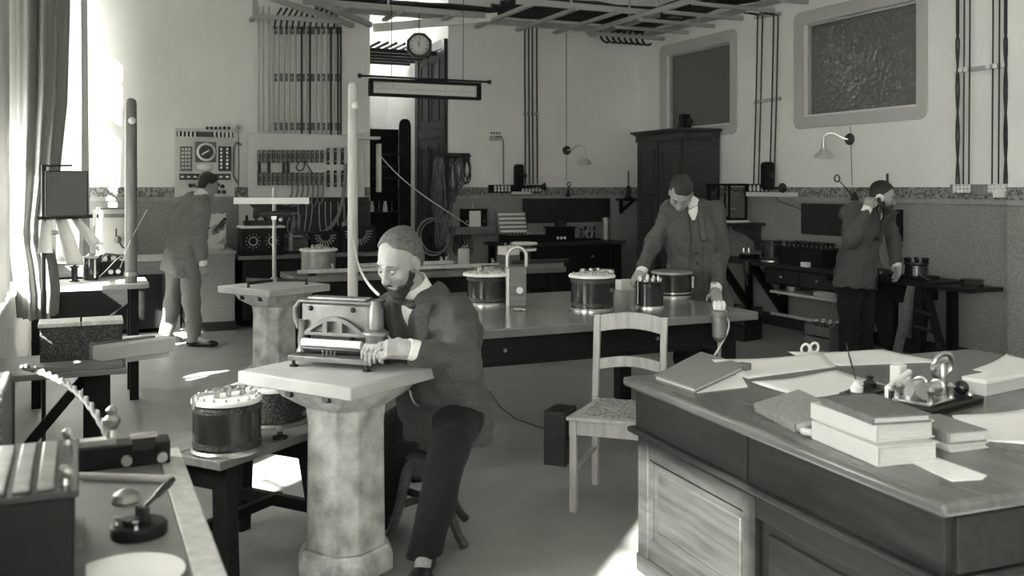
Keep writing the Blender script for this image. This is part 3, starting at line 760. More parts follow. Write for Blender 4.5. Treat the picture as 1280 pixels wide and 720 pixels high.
def head_extras(c, A, sc, par, base, h, hair, beard=None, hairline=0.03, tache=True, hn=0.004):
    """eyes, hair and beard as parts lying on the head"""
    P = lambda x, y, z: c + sc * (x * A[0] + y * A[1] + z * A[2])
    for s_ in (-1, 1):
        e = G().sph(Vector(P(s_ * 0.031, 0.0815, 0.005) - base), 0.0120 * sc, 12, 8).out('eye', 'eye_white', par)
        G().sph(Vector(P(s_ * 0.031, 0.0895, 0.001) - base), (0.0055 * sc,) * 3, 10, 6).out('iris', 'eye_dark', e)
        g = G(); g.tube([Vector(P(s_ * x, y, z) - base) for x, y, z in ((0.012, 0.1015, 0.034), (0.028, 0.099, 0.039), (0.048, 0.083, 0.032))], [0.002 * sc, 0.003 * sc, 0.0015 * sc], 6); g.out('eyebrow', hair, par)
    R = 0.16 * sc
    H = Field(c - R, c + R, h)
    H.el(P(0, -0.02, 0.047), np.array((0.0785, 0.1, 0.089)) * sc, A, 0); H.el(P(0, -0.05, -0.01), np.array((0.07, 0.058, 0.07)) * sc, A, 0.02)
    cut = H.lin(P(0, 0.055, hairline + 0.05), nrm(A[1] * 0.82 - A[2] * 0.57))      # forehead plane
    face = H.lin(P(0, 0.022, 0), A[1])                                              # keep hair behind the temples
    low = H.lin(P(0, 0, hairline), -A[2])
    H.f = np.maximum(H.f, cut); H.f = np.maximum(H.f, np.minimum(face, 1) * (low > 0) + (low <= 0) * -1.0)
    H.f = np.maximum(H.f, H.lin(P(0, -0.03, -0.05), nrm(-A[2] + A[1] * 0.3)))
    ear = [H.lin(P(0, 0, 0), A[0]), H.lin(P(0, -0.005, 0), A[1]), H.lin(P(0, 0, -0.01), A[2])]
    for s_ in (-1, 1):
        q = np.sqrt((s_ * ear[0] - 0.08 * sc) ** 2 + ear[1] ** 2 + ear[2] ** 2 * 0.5) - 0.024 * sc
        H.f = np.maximum(H.f, -q)
    H.folds(hn * sc, 60, 5, A[0]); H.mesh('hair', hair, par, base)
    if beard:
        B = Field(c - R, c + R, h)
        B.el(P(0, 0.034, -0.046), np.array((0.0695, 0.062, 0.076)) * sc, A, 0); B.el(P(0, 0.062, -0.108), np.array((0.036, 0.034, 0.042)) * sc, A, 0.03)
        top = B.lin(P(0, 0.05, -0.06), nrm(A[2] + A[1] * 0.35))
        side = B.lin(P(0, 0.036, -0.02), nrm(A[1] * 0.85 + A[2] * 0.45))             # sideburns sweep back
        B.f = np.maximum(B.f, np.minimum(top, side)); B.f = np.maximum(B.f, -B.lin(P(0, -0.012, 0), A[1])); B.f = np.maximum(B.f, B.lin(P(0, 0, 0.01), A[2]))
        if tache:
            for s_ in (-1, 1): B.rc(P(s_ * 0.004, 0.1, -0.052), P(s_ * 0.038, 0.08, -0.068), 0.0095 * sc, 0.006 * sc, 0.008 * sc)
        mo = B.lin(P(0, 0, 0), A[0]); m2 = B.lin(P(0, 0, -0.069), A[2]); m3 = B.lin(P(0, 0.09, 0), A[1])
        B.f = np.maximum(B.f, -(np.sqrt((mo * 0.45) ** 2 + m2 ** 2 + (m3 * 0.5) ** 2) - 0.0105 * sc))
        B.folds(0.004 * sc, 120, 9); B.mesh('beard', beard, par, base)
def add_hand(S, w, d, n, side, curl=(0.5, 0.6, 0.4), spread=0.06, thumb=0.5, sc=1.0):
    """w wrist, d finger direction, n back-of-hand normal, side +1: thumb on +cross(d, n)"""
    d = nrm(d); n = np.asarray(n, float); n = nrm(n - d * (n @ d)); s_ = nrm(np.cross(d, n)) * side
    A = np.stack([s_, d, n])
    S.bx(w + d * 0.045 * sc, np.array((0.033, 0.04, 0.009)) * sc, A, 0.006 * sc, 0.015)
    S.rc(w - d * 0.03, w + d * 0.015, 0.027 * sc, 0.026 * sc, 0.02)
    for i, (off, L) in enumerate(((0.031, 0.072), (0.0105, 0.082), (-0.0105, 0.076), (-0.031, 0.06))):
        p = w + (d * 0.083 + s_ * off) * sc; a = 0.0; r = 0.0092 * sc
        dirn = nrm(d + s_ * off * spread * 20)
        for j, fr in enumerate((0.45, 0.31, 0.24)):
            a += curl[j] * (1 + 0.12 * i)
            v = dirn * math.cos(a) - n * math.sin(a); q = p + v * L * fr * sc
            S.rc(p, q, r, r * 0.9, 0.006); p = q; r *= 0.9
    p = w + (s_ * 0.026 + d * 0.02) * sc; v = nrm(s_ * 0.8 + d * 0.75 - n * thumb)
    q = p + v * 0.042 * sc; S.rc(p, q, 0.0135 * sc, 0.011 * sc, 0.012); v2 = nrm(d * 0.95 + s_ * 0.2 - n * (thumb + 0.2)); S.rc(q, q + v2 * 0.032 * sc, 0.0105 * sc, 0.009 * sc, 0.006)

RGT = V(CY, -SY, 0); FWD = V(SY, CY, 0); UP = V(0, 0, 1)
def W(px, py, D): return np.array(pd(px, py, D))
def person(label, J, face, face_up, tdir, looks, h, hands, hem=0.2, vz=0.12, group=None, headsc=1.0, base_z=0.0, shoes=True, open_w=0.55, fold=0.006):
    """J: joints in the room; face: where the nose points; tdir: where the chest points; looks: materials and options"""
    base = V(J['pel'][0], J['pel'][1], base_z)
    t = thing('person', label, 'person', tuple(base), 0, group)
    allp = np.array(list(J.values())); lo = allp.min(0) - 0.3; hi = allp.max(0) + 0.3; lo[2] = max(lo[2], base_z - 0.03)
    A = frame_of(face, face_up); T = frame_of(tdir, J['neck'] - J['pel'])
    # --- the body: one continuous surface
    S = Field(lo, hi, h)
    add_head(S, J['head'], A, headsc)
    S.rc(J['neck'] - T[2] * 0.02, J['head'] - A[2] * 0.06 - A[1] * 0.012, 0.056, 0.052, 0.03)
    S.rc(J['shL'], J['shR'], 0.045, None, 0.04); S.rc(J['neck'], J['ch'], 0.052, 0.085, 0.05)
    S.rc(J['ch'] + T[0] * 0.06, J['ch'] - T[0] * 0.06, 0.085, None, 0.05); S.rc(J['ch'], J['pel'], 0.085, 0.085, 0.05); S.rc(J['hL'], J['hR'], 0.08, None, 0.05)
    for s_ in 'LR':
        S.rc(J['sh' + s_], J['el' + s_], 0.046, 0.036, 0.03); S.rc(J['el' + s_], J['wr' + s_], 0.038, 0.025, 0.02)
        S.rc(J['h' + s_], J['kn' + s_], 0.075, 0.05, 0.04); S.rc(J['kn' + s_], J['an' + s_], 0.05, 0.036, 0.02)
        hd = hands.get(s_)
        if hd: add_hand(S, J['wr' + s_], hd[0], hd[1], hd[2], **(hd[3] if len(hd) > 3 else {}))
        S.rc(J['an' + s_], J['to' + s_] - V(0, 0, 0.0), 0.036, 0.03, 0.02)
    S.mesh('body', looks.get('skin', 'skin'), t, base)
    head_extras(J['head'], A, headsc, t, base, min(h, 0.005), looks['hair'], looks.get('beard'), looks.get('hairline', 0.03), hn=looks.get('hn', 0.004))
    # --- trousers
    Q = Field(lo, hi, max(h, 0.007)); b = looks.get('leg', 1.0)
    Q.rc(J['hL'], J['hR'], 0.115, None, 0.06); Q.rc(J['pel'], J['pel'] + T[2] * 0.12, 0.13, 0.12, 0.05)
    for s_ in 'LR':
        Q.rc(J['h' + s_], J['kn' + s_], 0.1 * b, 0.078 * b, 0.05); an = J['an' + s_] - V(0, 0, 0.03)
        Q.rc(J['kn' + s_], an, 0.078 * b, 0.066 * b, 0.04)
    Q.f = np.maximum(Q.f, -(Q.lin((0, 0, base_z + looks.get('cuff', 0.045)), UP)))
    Q.folds(fold, 26, 3); Q.mesh('trousers', looks['trousers'], t, base)
    # --- shoes
    if shoes:
        for s_ in 'LR':
            K = Field(J['to' + s_] - 0.24, J['to' + s_] + 0.24, 0.006); an = J['an' + s_]; to = J['to' + s_]; d = nrm(V(to[0] - an[0], to[1] - an[1], 0))
            B = frame_of(d, UP); g0 = base_z
            heel = V(an[0], an[1], g0) - d * 0.045
            K.rc(heel + V(0, 0, 0.035), V(to[0], to[1], g0 + 0.03), 0.036, 0.034, 0.02); K.el(V(to[0], to[1], g0 + 0.03) + d * 0.01, (0.047, 0.06, 0.03), B, 0.02)
            K.rc(V(an[0], an[1], g0 + 0.05), an + V(0, 0, 0.03), 0.042, 0.045, 0.02); K.f = np.maximum(K.f, -K.lin((0, 0, g0 + 0.002), UP))
            K.mesh('shoe', 'shoe', t, base)
    # --- shirt, waistcoat, jacket, lapels
    Z = Field(lo, hi, h)
    def torso(Fd, g, hemd):
        Fd.rc(J['shL'], J['shR'], 0.062 + g, None, 0.06); Fd.rc(J['neck'] + T[0] * 0.03 - T[2] * 0.01, J['shR'], 0.036 + g, 0.058 + g, 0.05); Fd.rc(J['neck'] - T[0] * 0.03 - T[2] * 0.01, J['shL'], 0.036 + g, 0.058 + g, 0.05); Fd.rc(J['neck'] - T[2] * 0.05, J['ch'], 0.085 + g, 0.12 + g, 0.08)
        Fd.rc(J['ch'] + T[0] * 0.085, J['ch'] - T[0] * 0.085, 0.118 + g, None, 0.08)
        for q_ in (-0.055, 0.055): Fd.rc(J['ch'] + T[0] * q_, J['pel'] + T[0] * q_, 0.11 + g, 0.112 + g, 0.06)
        wst = J['pel'] * 0.6 + J['ch'] * 0.4; Fd.rc(wst + T[0] * 0.07, wst - T[0] * 0.07, 0.112 + g, None, 0.08)
        Fd.rc(J['pel'] + T[0] * 0.075, J['pel'] - T[0] * 0.075, 0.12 + g, None, 0.08)
        return Fd
    torso(Z, 0.0, 0)
    zt = Z.lin(J['neck'] + T[2] * 0.01, T[2]); Z.f = np.maximum(Z.f, zt); Z.f = np.maximum(Z.f, -Z.lin(J['pel'] - T[2] * 0.02, T[2]))
    base_in = Z.f.copy()
    xs = Z.lin(J['neck'], T[0]); zs = Z.lin(J['neck'], T[2]); ys = Z.lin(J['ch'], T[1])
    vw = np.maximum(np.abs(xs) - np.minimum((zs + vz) * 0.4, 0.045), -(ys - 0.03))                # the waistcoat's own opening
    Z.f = np.maximum(base_in, -vw); Z.mesh('waistcoat', looks['waistcoat'], t, base)
    Z.f = np.maximum(base_in + 0.008, vw - 0.01); Z.mesh('shirt_front', 'linen', t, base)
    Jk = Field(lo, hi, h); torso(Jk, 0.016, hem)
    hm = J['pel'] + nrm(looks.get('hemdir', -T[2])) * hem
    k_ = looks.get('skirt', 1.0)
    Jk.rc(J['pel'] + T[0] * 0.08, hm + T[0] * 0.09 * k_, 0.132 * k_, 0.14 * k_, 0.06); Jk.rc(J['pel'] - T[0] * 0.08, hm - T[0] * 0.09 * k_, 0.132 * k_, 0.14 * k_, 0.06)
    Jk.rc(hm + T[0] * 0.09 * k_, hm - T[0] * 0.09 * k_, 0.14 * k_, None, 0.06)
    Jk.f = np.maximum(Jk.f, -Jk.lin(hm, nrm(J['pel'] - hm)))
    Jk.f = np.maximum(Jk.f, Jk.lin(J['neck'] + T[2] * 0.045, nrm(T[2] + T[1] * 0.3)))
    if looks.get('open') is not None:                                                # open coat: a gap all the way down the front
        o_ = looks['open']; gap = np.maximum(np.abs(xs - o_[2] * (-zs)) - (o_[0] + o_[1] * np.maximum(-zs - 0.15, 0)), -(ys - 0.02))
    else: gap = np.maximum(np.abs(xs) - np.minimum((zs + looks.get('button', 0.3)) * 0.34, 0.062), -(ys - 0.02))
    sl = Jk.like()
    for s_ in 'LR':
        sl.rc(J['sh' + s_], J['el' + s_], 0.07, 0.056, 0.05); cu = J['wr' + s_] + nrm(J['el' + s_] - J['wr' + s_]) * 0.02
        sl.rc(J['el' + s_], cu, 0.06, 0.046, 0.04)
    for s_ in 'LR':
        cu = J['wr' + s_] + nrm(J['el' + s_] - J['wr' + s_]) * 0.02
        e = sl.lin(cu, nrm(J['wr' + s_] - J['el' + s_])); x, y, z = sl.coords()
        near = ((x - cu[0]) ** 2 + (y - cu[1]) ** 2 + (z - cu[2]) ** 2) < 0.1 ** 2
        sl.f = np.where(near, np.maximum(sl.f, e), sl.f)
    tor = Jk.f.copy()
    body_open = np.maximum(tor, -gap)
    kk = 0.035; hh = np.clip(0.5 + 0.5 * (body_open - sl.f) / kk, 0, 1); Jk.f = (body_open + (sl.f - body_open) * hh - kk * hh * (1 - hh)).astype(np.float32)
    Jk.folds(fold, 34, looks.get('seed', 1)); Jk.folds(fold * 0.5, 75, looks.get('seed', 1) + 3); Jk.mesh('jacket', looks['jacket'], t, base)
    lap = np.maximum(np.maximum(tor - 0.010, gap - looks.get('lapw', 0.05)), -gap); lap = np.maximum(lap, -(tor + 0.03))
    lap = np.maximum(lap, -(ys + 0.02)); lap = np.maximum(lap, zs - 0.0); lap = np.maximum(lap, -(zs + looks.get('lapz', 0.24)))
    Jk.f = lap.astype(np.float32); Jk.mesh('lapels', looks['jacket'], t, base)
    # --- collar and cuffs
    nd = nrm(J['head'] - A[2] * 0.06 - A[1] * 0.012 - J['neck']); nb = J['neck'] - base + T[2] * 0.0; nt_ = nb + nd * 0.085
    G().rev(tuple(nb), tuple(nt_), [(0.066, 0), (0.064, 0.45), (0.064, 1.0), (0.060, 1.0), (0.060, 0.45), (0.062, 0)], 28).out('shirt_collar', 'linen', t)
    for s_ in 'LR':
        if s_ in hands:
            a = J['wr' + s_] - base; d = nrm(J['el' + s_] - J['wr' + s_])
            G().rev(tuple(a + d * 0.04), tuple(a - d * 0.012), [(0.042, 0), (0.04, 0.5), (0.04, 1.0), (0.035, 1.0), (0.035, 0)], 20).out('cuff', 'linen', t)
    return t, base, T, A

# ---- the seated man bent over the instrument
J = dict(pel=W(556, 520, 4.16), ch=W(544, 425, 4.02), neck=W(526, 372, 3.93), head=W(500, 326, 3.83),
         shL=W(570, 396, 3.90), shR=W(491, 392, 4.06), elL=W(580, 452, 3.68), wrL=W(513, 437, 3.58), elR=W(482, 446, 4.02), wrR=W(478, 430, 3.86),
         hL=W(574, 522, 4.08), hR=W(535, 522, 4.22), knL=W(562, 556, 3.72), knR=W(494, 534, 4.2), anL=W(532, 688, 3.84), anR=W(476, 640, 4.3), toL=W(526, 712, 3.72), toR=W(462, 664, 4.24))
J['toL'][2] = 0.035; J['toR'][2] = 0.035; J['anL'][2] = 0.09; J['anR'][2] = 0.09
fd = nrm(-RGT * 0.52 - FWD * 0.74 - UP * 0.5)
t, base, T, A = person('bearded man in a dark suit seated at the instrument on the pier', J, fd, UP + (-RGT) * -0.1, nrm(-RGT * 0.6 - FWD * 0.75), 
    dict(hair='hair_grey', beard='beard', trousers='trouser_black', waistcoat='suit_dark', jacket='suit_dark', hairline=0.066, button=0.3, seed=4, skirt=0.86, hemdir=nrm(-UP + FWD * 0.1 + RGT * 0.05), cuff=0.07), 0.0055,
    {'L': (nrm(-RGT * 0.9 - FWD * 0.1 + UP * 0.05), nrm(-FWD * 0.6 + UP * 0.6), 1, dict(curl=(0.45, 0.6, 0.5))), 'R': (nrm(-FWD * 0.8 - RGT * 0.3), UP, -1)}, hem=0.11, fold=0.008)
nk = J['neck'] - base
q = Vector(nk + T[1] * 0.08 - T[2] * 0.015); r_ = Vector(T[0])
g = G(); g.sph(q, 0.014)
for s_ in (-1, 1): g.sph(q + r_ * (0.032 * s_), (0.026, 0.02, 0.018))
g.out('bow_tie', 'tie', t)
ch_ = [Vector(W(px, py, D) - base) for px, py, D in ((512, 488, 3.86), (514, 496, 3.86), (518, 504, 3.87), (524, 508, 3.88))]
G().tube(ch_, 0.004, 6).out('watch_chain', 'steel', t)
# ---- the man leaning at the end of the central table
D2 = 6.9
J = dict(pel=W(872, 372, D2), ch=W(868, 296, D2 - 0.04), neck=W(865, 257, D2 - 0.08), head=W(851, 242, D2 - 0.2),
         shR=W(839, 265, D2 - 0.02), shL=W(893, 266, D2 - 0.02), elR=W(815, 306, D2 - 0.06), wrR=W(802, 339, D2 - 0.16), elL=W(901, 318, D2 - 0.1), wrL=W(895, 362, D2 - 0.35),
         hR=W(857, 380, D2), hL=W(887, 380, D2), knR=W(857, 445, D2), knL=W(888, 445, D2), anR=W(858, 485, D2 + 0.05), anL=W(888, 485, D2 + 0.05), toR=W(856, 497, D2 - 0.1), toL=W(891, 497, D2 - 0.1))
for s_ in 'LR': J['an' + s_][2] = 0.09; J['to' + s_][2] = 0.035
t, base, T, A = person('young man in an open grey jacket bending over the drum on the work table', J, nrm(-FWD * 0.6 - RGT * 0.2 - UP * 0.8), nrm(UP * 0.6 - FWD * 0.75 - RGT * 0.1), nrm(-FWD - RGT * 0.12 - UP * 0.1),
    dict(hair='hair_dark', trousers='trouser_black', waistcoat='tweed', jacket='tweed', hairline=0.005, hn=0.005, open=(0.035, 0.06, 0.02), seed=6, lapw=0.045), 0.0085,
    {'R': (nrm(-FWD * 0.5 - UP * 0.55 - RGT * 0.4), nrm(-FWD * 0.5 + UP * 0.7), -1, dict(curl=(0.5, 0.5, 0.3))), 'L': (nrm(-UP * 0.85 - FWD * 0.3), nrm(RGT * 0.2 - FWD * 0.9), 1)}, hem=0.1, fold=0.008)
for k in range(5):
    p = J['neck'] - base + T[1] * (0.095 + 0.008 * k) - T[2] * (0.1 + 0.075 * k); G().sph(tuple(p), 0.008, 8, 6).out('waistcoat_button', 'ebonite', t)
# ---- the man on the telephone by the right wall
D3 = 8.25
J = dict(pel=W(1069, 346, D3), ch=W(1077, 290, D3), neck=W(1090, 262, D3 - 0.02), head=W(1103, 246, D3 - 0.05),
         shR=W(1063, 268, D3 - 0.12), shL=W(1106, 270, D3 + 0.1), elR=W(1064, 303, D3 - 0.34), wrR=W(1084, 261, D3 - 0.27), elL=W(1119, 303, D3 + 0.12), wrL=W(1121, 334, D3 - 0.02),
         hR=W(1062, 352, D3 - 0.06), hL=W(1078, 352, D3 + 0.06), knR=W(1062, 408, D3 - 0.07), knL=W(1080, 408, D3 + 0.07), anR=W(1060, 445, D3 - 0.07), anL=W(1078, 445, D3 + 0.1), toR=W(1078, 452, D3 - 0.12), toL=W(1098, 450, D3 + 0.02))
for s_ in 'LR': J['an' + s_][2] = 0.09; J['to' + s_][2] = 0.035
t, base, T, A = person('man in a tweed jacket holding a telephone receiver to his ear', J, nrm(RGT * 0.8 - FWD * 0.5 - UP * 0.32), UP, nrm(RGT * 0.75 - FWD * 0.55),
    dict(hair='hair_dark', beard='beard', trousers='trouser_black', waistcoat='trouser_black', jacket='tweed', hairline=0.04, button=0.36, seed=8, leg=1.12), 0.0085,
    {'R': (nrm(UP * 0.9 + RGT * 0.25), nrm(-FWD * 0.7 - RGT * 0.5), 1, dict(curl=(0.9, 1.0, 0.6))), 'L': (nrm(-UP * 0.7 - FWD * 0.5), nrm(RGT), -1)}, hem=0.1, fold=0.008)
hp = Vector(J['head'] - base - A[0] * -0.09 if False else J['head'] - base + A[0] * 0.10 - A[2] * 0.01)
tel = thing('telephone_receiver', 'dark telephone receiver held to the ear of the man in tweed', 'telephone', tuple(Vector(base) + hp))
ax_ = Vector(A[0])
G().rev(-ax_ * 0.012, ax_ * 0.035, [(0.03, 0), (0.036, 0.3), (0.03, 0.6), (0.018, 1)], 18).out('earpiece', 'porcelain', tel)
G().rev(ax_ * 0.03, ax_ * 0.05 - Vector((0, 0, 0.12)), [(0.014, 0), (0.02, 0.4), (0.018, 0.8), (0.012, 1)], 12).out('handle', 'ebonite', tel)
e0 = ax_ * 0.05 - Vector((0, 0, 0.12)); dwn = Vector(ph(1106, 338, 0.8)) - Vector(base) - hp
G().tube(bez(e0, e0 + Vector((0, 0, -0.25)), dwn + Vector((-0.1, 0, 0.05)), dwn, 14), 0.005, 6).out('cord', 'cord_dark', tel)
# ---- the man working at the far switchboard
D4 = 9.35
J = dict(pel=W(228, 326, D4), ch=W(238, 278, D4 + 0.02), neck=W(249, 247, D4 + 0.06), head=W(260, 232, D4 + 0.1),
         shL=W(228, 256, D4 + 0.16), shR=W(252, 262, D4 - 0.1), elL=W(245, 292, D4 + 0.3), wrL=W(265, 290, D4 + 0.3), elR=W(251, 298, D4 - 0.16), wrR=W(254, 330, D4 - 0.12),
         hL=W(221, 330, D4 + 0.08), hR=W(236, 330, D4 - 0.08), knL=W(216, 376, D4 + 0.08), knR=W(240, 378, D4 - 0.1), anL=W(207, 415, D4 + 0.1), anR=W(243, 420, D4 - 0.1), toL=W(219, 424, D4 + 0.14), toR=W(264, 426, D4 - 0.12))
for s_ in 'LR': J['an' + s_][2] = 0.09; J['to' + s_][2] = 0.035
t, base, T, A = person('man in a pale grey suit bending towards the far switchboard with his back turned', J, nrm(RGT * 0.8 + FWD * 0.5 - UP * 0.45), UP, nrm(RGT * 0.75 + FWD * 0.65),
    dict(hair='hair_dark', trousers='trouser_grey', waistcoat='tweed_pale', jacket='tweed_pale', hairline=0.03, button=0.36, seed=11, hemdir=nrm(-UP - RGT * 0.25)), 0.009,
    {'R': (nrm(-UP + RGT * 0.2), nrm(-FWD), 1), 'L': (nrm(RGT * 0.8 + UP * 0.5), nrm(-FWD + UP * 0.5), -1)}, hem=0.13, fold=0.008)
dv = thing('hand_instrument', 'small dark toothed instrument held up by the man at the switchboard', 'instrument', tuple(Vector(J['wrL']) + Vector(RGT) * 0.07 + Vector((0, 0, 0.05))))
G().bar((-0.03, 0, -0.05), (0.05, 0, 0.06), 0.04, 0.05).out('body', 'ebonite', dv)
for k in range(4): G().sph((-0.005 + 0.02 * k, 0, 0.0 + 0.026 * k), 0.018, 8, 6).out('knob', 'iron', dv)
# ================================================================== back wall, corridor and overhead trays
def pB(px, py, off=0.03): return pY(px, py, YB - off)
ZT = 3.66
def rod_thing(name, label, cat, pts, r, m, group=None, n=6):
    return tag(G().tube(pts, r, n).out(name, m), label, cat, group)
# ---- trays of pale battens carrying cables
tr = thing('cable_tray', 'pale slatted overhead cable tray along the back wall', 'cable tray', (0, 0, ZT))
for (x0, x1, y) in ((4.5, 6.95, 9.8), (2.3, 4.55, 10.8), (2.5, 7.05, 11.12)):
    G().b2((x0, y - 0.025, -0.035), (x1, y + 0.025, 0.035)).out('rail', 'paint_grey', tr, bev=0.004)
for x in (2.75, 3.4, 4.05, 4.62, 5.2, 5.75, 6.3):
    y0 = 10.8 if x < 4.5 else 9.8
    G().b2((x - 0.03, y0 - 0.15, -0.075), (x + 0.03, 11.3, -0.036)).out('rung', 'paint_grey', tr, bev=0.003)
for (x, y) in ((3.3, 10.8), (4.6, 9.8), (5.2, 9.8), (6.4, 9.8)): G().cyl((x, y, 0.0), (x, y, ZC - ZT), 0.014).out('hanger', 'conduit', tr)
for k in range(17):
    y = 9.95 + 0.066 * k; x0 = (4.6 if y < 10.75 else 2.6) - 0.1 * random.random(); z = ZT + 0.075 + 0.02 * random.random()
    rod_thing('tray_cable', 'dark cable lying along the back overhead tray', 'cable', [(x0 + (6.7 - x0) * i / 8, y + 0.012 * math.sin(i * 1.3), z + 0.012 * math.sin(i * 2.1 + k * 2)) for i in range(9)], 0.02 + 0.01 * random.random(), 'cord_dark', 'cables on the back overhead tray')
ZR = 3.58
t2 = thing('cable_tray', 'overhead cable tray running along the right wall', 'cable tray', (0, 0, ZR))
for x in (6.05, 6.9): G().b2((x - 0.025, 6.0, -0.03), (x + 0.025, 10.95, 0.03)).out('rail', 'paint_grey', t2, bev=0.004)
for k in range(9): G().b2((6.0, 6.3 + 0.55 * k, -0.07), (7.09, 6.35 + 0.55 * k, -0.031)).out('rung', 'paint_grey', t2, bev=0.003)
for y in (6.6, 8.2, 9.9): G().cyl((6.05, y, 0.0), (6.05, y, ZC - ZR), 0.014).out('hanger', 'conduit', t2)
for k in range(13):
    x = 6.14 + 0.056 * k
    rod_thing('tray_cable', 'black cable sagging along the right wall overhead tray', 'cable', [(x + 0.02 * math.sin(i * 1.1), 6.0 + 4.95 * i / 14, ZR + 0.06 + 0.02 * math.sin(i * 1.7 + k)) for i in range(15)], 0.019, 'cord_dark', 'cables on the right wall tray')
for k in range(8):                                          # tails of the cables curling down at the corner
    x = 6.2 + 0.08 * k; y = 11.05 - 0.02 * k
    rod_thing('cable_tail', 'dark cable end curling down at the tray corner', 'cable', bez((x, y - 0.4, ZR + 0.1), (x, y - 0.05, ZR + 0.12), (x + 0.1, y + 0.03, ZR - 0.1 - 0.015 * k), (x + 0.02, y - 0.35, ZR - 0.16), 10), 0.015, 'cord_dark', 'cable ends at the tray corner')
# ---- short tray over the conduits, diagonal battens
t3 = thing('conduit_bracket', 'pale batten bracket above the vertical conduits', 'bracket', (0, 0, 0))
a, b = pB(319, 20, 0.3), pB(428, 27, 0.3)
G().bar(a, b, 0.04, 0.05).out('front_batten', 'paint_grey', t3)
G().bar(a, a + Vector((0, 0, 0.4)), 0.04, 0.06).out('post', 'paint_grey', t3)
for p in (a, b): G().bar(p, (p.x, YB - 0.005, p.z), 0.04, 0.04).out('arm', 'paint_grey', t3)
for i, (p, q) in enumerate((((335, -4), (441, 32)), ((372, -8), (463, 31)))):
    u = ph(p[0], p[1], 3.62); v = pB(q[0], q[1], 0.06)
    tag(G().bar(u, v, 0.05, 0.06).out('diagonal_batten', 'paint_grey'), ['grey diagonal batten bracing the tray over the conduits', 'grey diagonal batten ending at the corridor corner'][i], 'batten')
tag(G().bar(pY(466, 35, 11.25), pY(622, 21, 10.75), 0.05, 0.1).out('crossing_plank', 'paint_white'), 'long pale plank crossing under the tray before the corridor', 'plank')
for k in range(5):
    tag(G().bar((CX0 + 0.02, 11.8 + 0.28 * k, 3.3), (CX1 - 0.02, 11.8 + 0.28 * k, 3.3), 0.06, 0.05).out('corridor_batten', 'dark_wood_h'), 'dark batten crossing high up in the corridor', 'batten', 'battens across the corridor')
for k in range(7):
    rod_thing('corridor_cable', 'dark cable running over the corridor battens', 'cable', [(3.4 + 0.11 * k, 11.5, 3.36), (3.4 + 0.11 * k, 13.2, 3.35)], 0.02, 'cord_dark', 'cables over the corridor')
# ---- vertical conduits above the fuse board
xs_ = [323, 329, 336, 341.5, 348, 355, 361.5, 369, 377, 382.5, 387.5, 395, 401.5, 408, 413.5, 417.5, 422.5, 426]
for i, x in enumerate(xs_):
    dark = i in (8, 10, 14, 16, 17); thin = i < 3
    lo_ = pB(x, 186 if i % 2 else 176, 0.045); hi_ = pB(x, 34 if i > 2 else 8, 0.045)
    rod_thing('conduit', 'dark cable running straight up the wall above the fuse board' if dark else 'pale conduit running straight up the wall above the fuse board', 'conduit', [lo_, hi_], 0.012 if thin else (0.014 if not dark else 0.012), 'cord_dark' if dark else 'conduit', 'dark cables above the fuse board' if dark else 'pale conduits above the fuse board', 8)
for i in range(11):
    x = 343 + 7.4 * i
    rod_thing('riser_wire', 'dark wire looping from the tray to a conduit', 'wire', bez(pB(x, 36, 0.06), pB(x + 1, 26, 0.1), pB(x + 2, 20, 0.3), pB(x + 9, 10, 0.35), 8), 0.012, 'cord_dark', 'wires looping to the conduits')
for py in (38, 97, 158):
    a, b = pB(340, py, 0.016), pB(427, py, 0.016)
    t = thing('conduit_clamp_bar', {38: 'topmost clamp bar holding the vertical conduits', 97: 'middle clamp bar holding the vertical conduits', 158: 'lowest clamp bar holding the vertical conduits'}[py], 'bar', a)
    G().bar((0, 0, 0), b - a, 0.03, 0.09).out('bar', 'mid_wood', t)
    for k in range(9): G().sph((b - a) * ((k + 0.5) / 9) + Vector((0, -0.02, 0)), (0.014, 0.01, 0.014), 8, 6).out('screw', 'brass', t)
mat('fuse_metal', 0.12, 0.5, 0.2)
# ---- white fuse board
def wall_panel(t, m, px0, py0, px1, py1, off, th, name, bev=0.003):
    a = pB(px0, py0, off); b = pB(px1, py1, off)
    G().b2((a.x - t.location.x, YB - off - th - t.location.y, b.z - t.location.z), (b.x - t.location.x, YB - off - t.location.y, a.z - t.location.z)).out(name, m, t, bev=bev)
fb = thing('fuse_board', 'wide white fuse board with two rows of fuses below the conduits', 'switchboard', (0, YB, 0))
wall_panel(fb, 'marble', 310, 166, 455, 247, 0.035, 0.025, 'panel')
wall_panel(fb, 'dark_wood_h', 305, 247, 460, 251, 0.035, 0.05, 'base_ledge')
wall_panel(fb, 'paint_white', 436, 171, 470, 175, 0.03, 0.2, 'top_shelf')
wall_panel(fb, 'paint_white', 470, 180, 474, 240, 0.03, 0.1, 'side_post')
for row, py in enumerate((195.5, 223.5)):
    for k in range(17):
        big = k >= 14; x = 324 + 6.05 * k if not big else 410 + 9 * (k - 14)
        p = pB(x, py, 0.09) - Vector((0, YB, 0)); hh = 0.075 if not big else 0.1
        f = G().box(p, (0.035 if not big else 0.03, 0.05, hh * 2)).out('fuse', 'fuse_metal' if not big else 'ebonite', fb, bev=0.006)
        for q in (0.6, -0.6): G().sph(p + Vector((0, -0.026, hh * q)), 0.012, 8, 6).out('terminal', 'brass', f)
for x in (324, 336, 354.5, 360): 
    p = pB(x, 209, 0.085) - Vector((0, YB, 0)); G().box(p, (0.035, 0.04, 0.14)).out('link_fuse', 'ebonite', fb, bev=0.004)
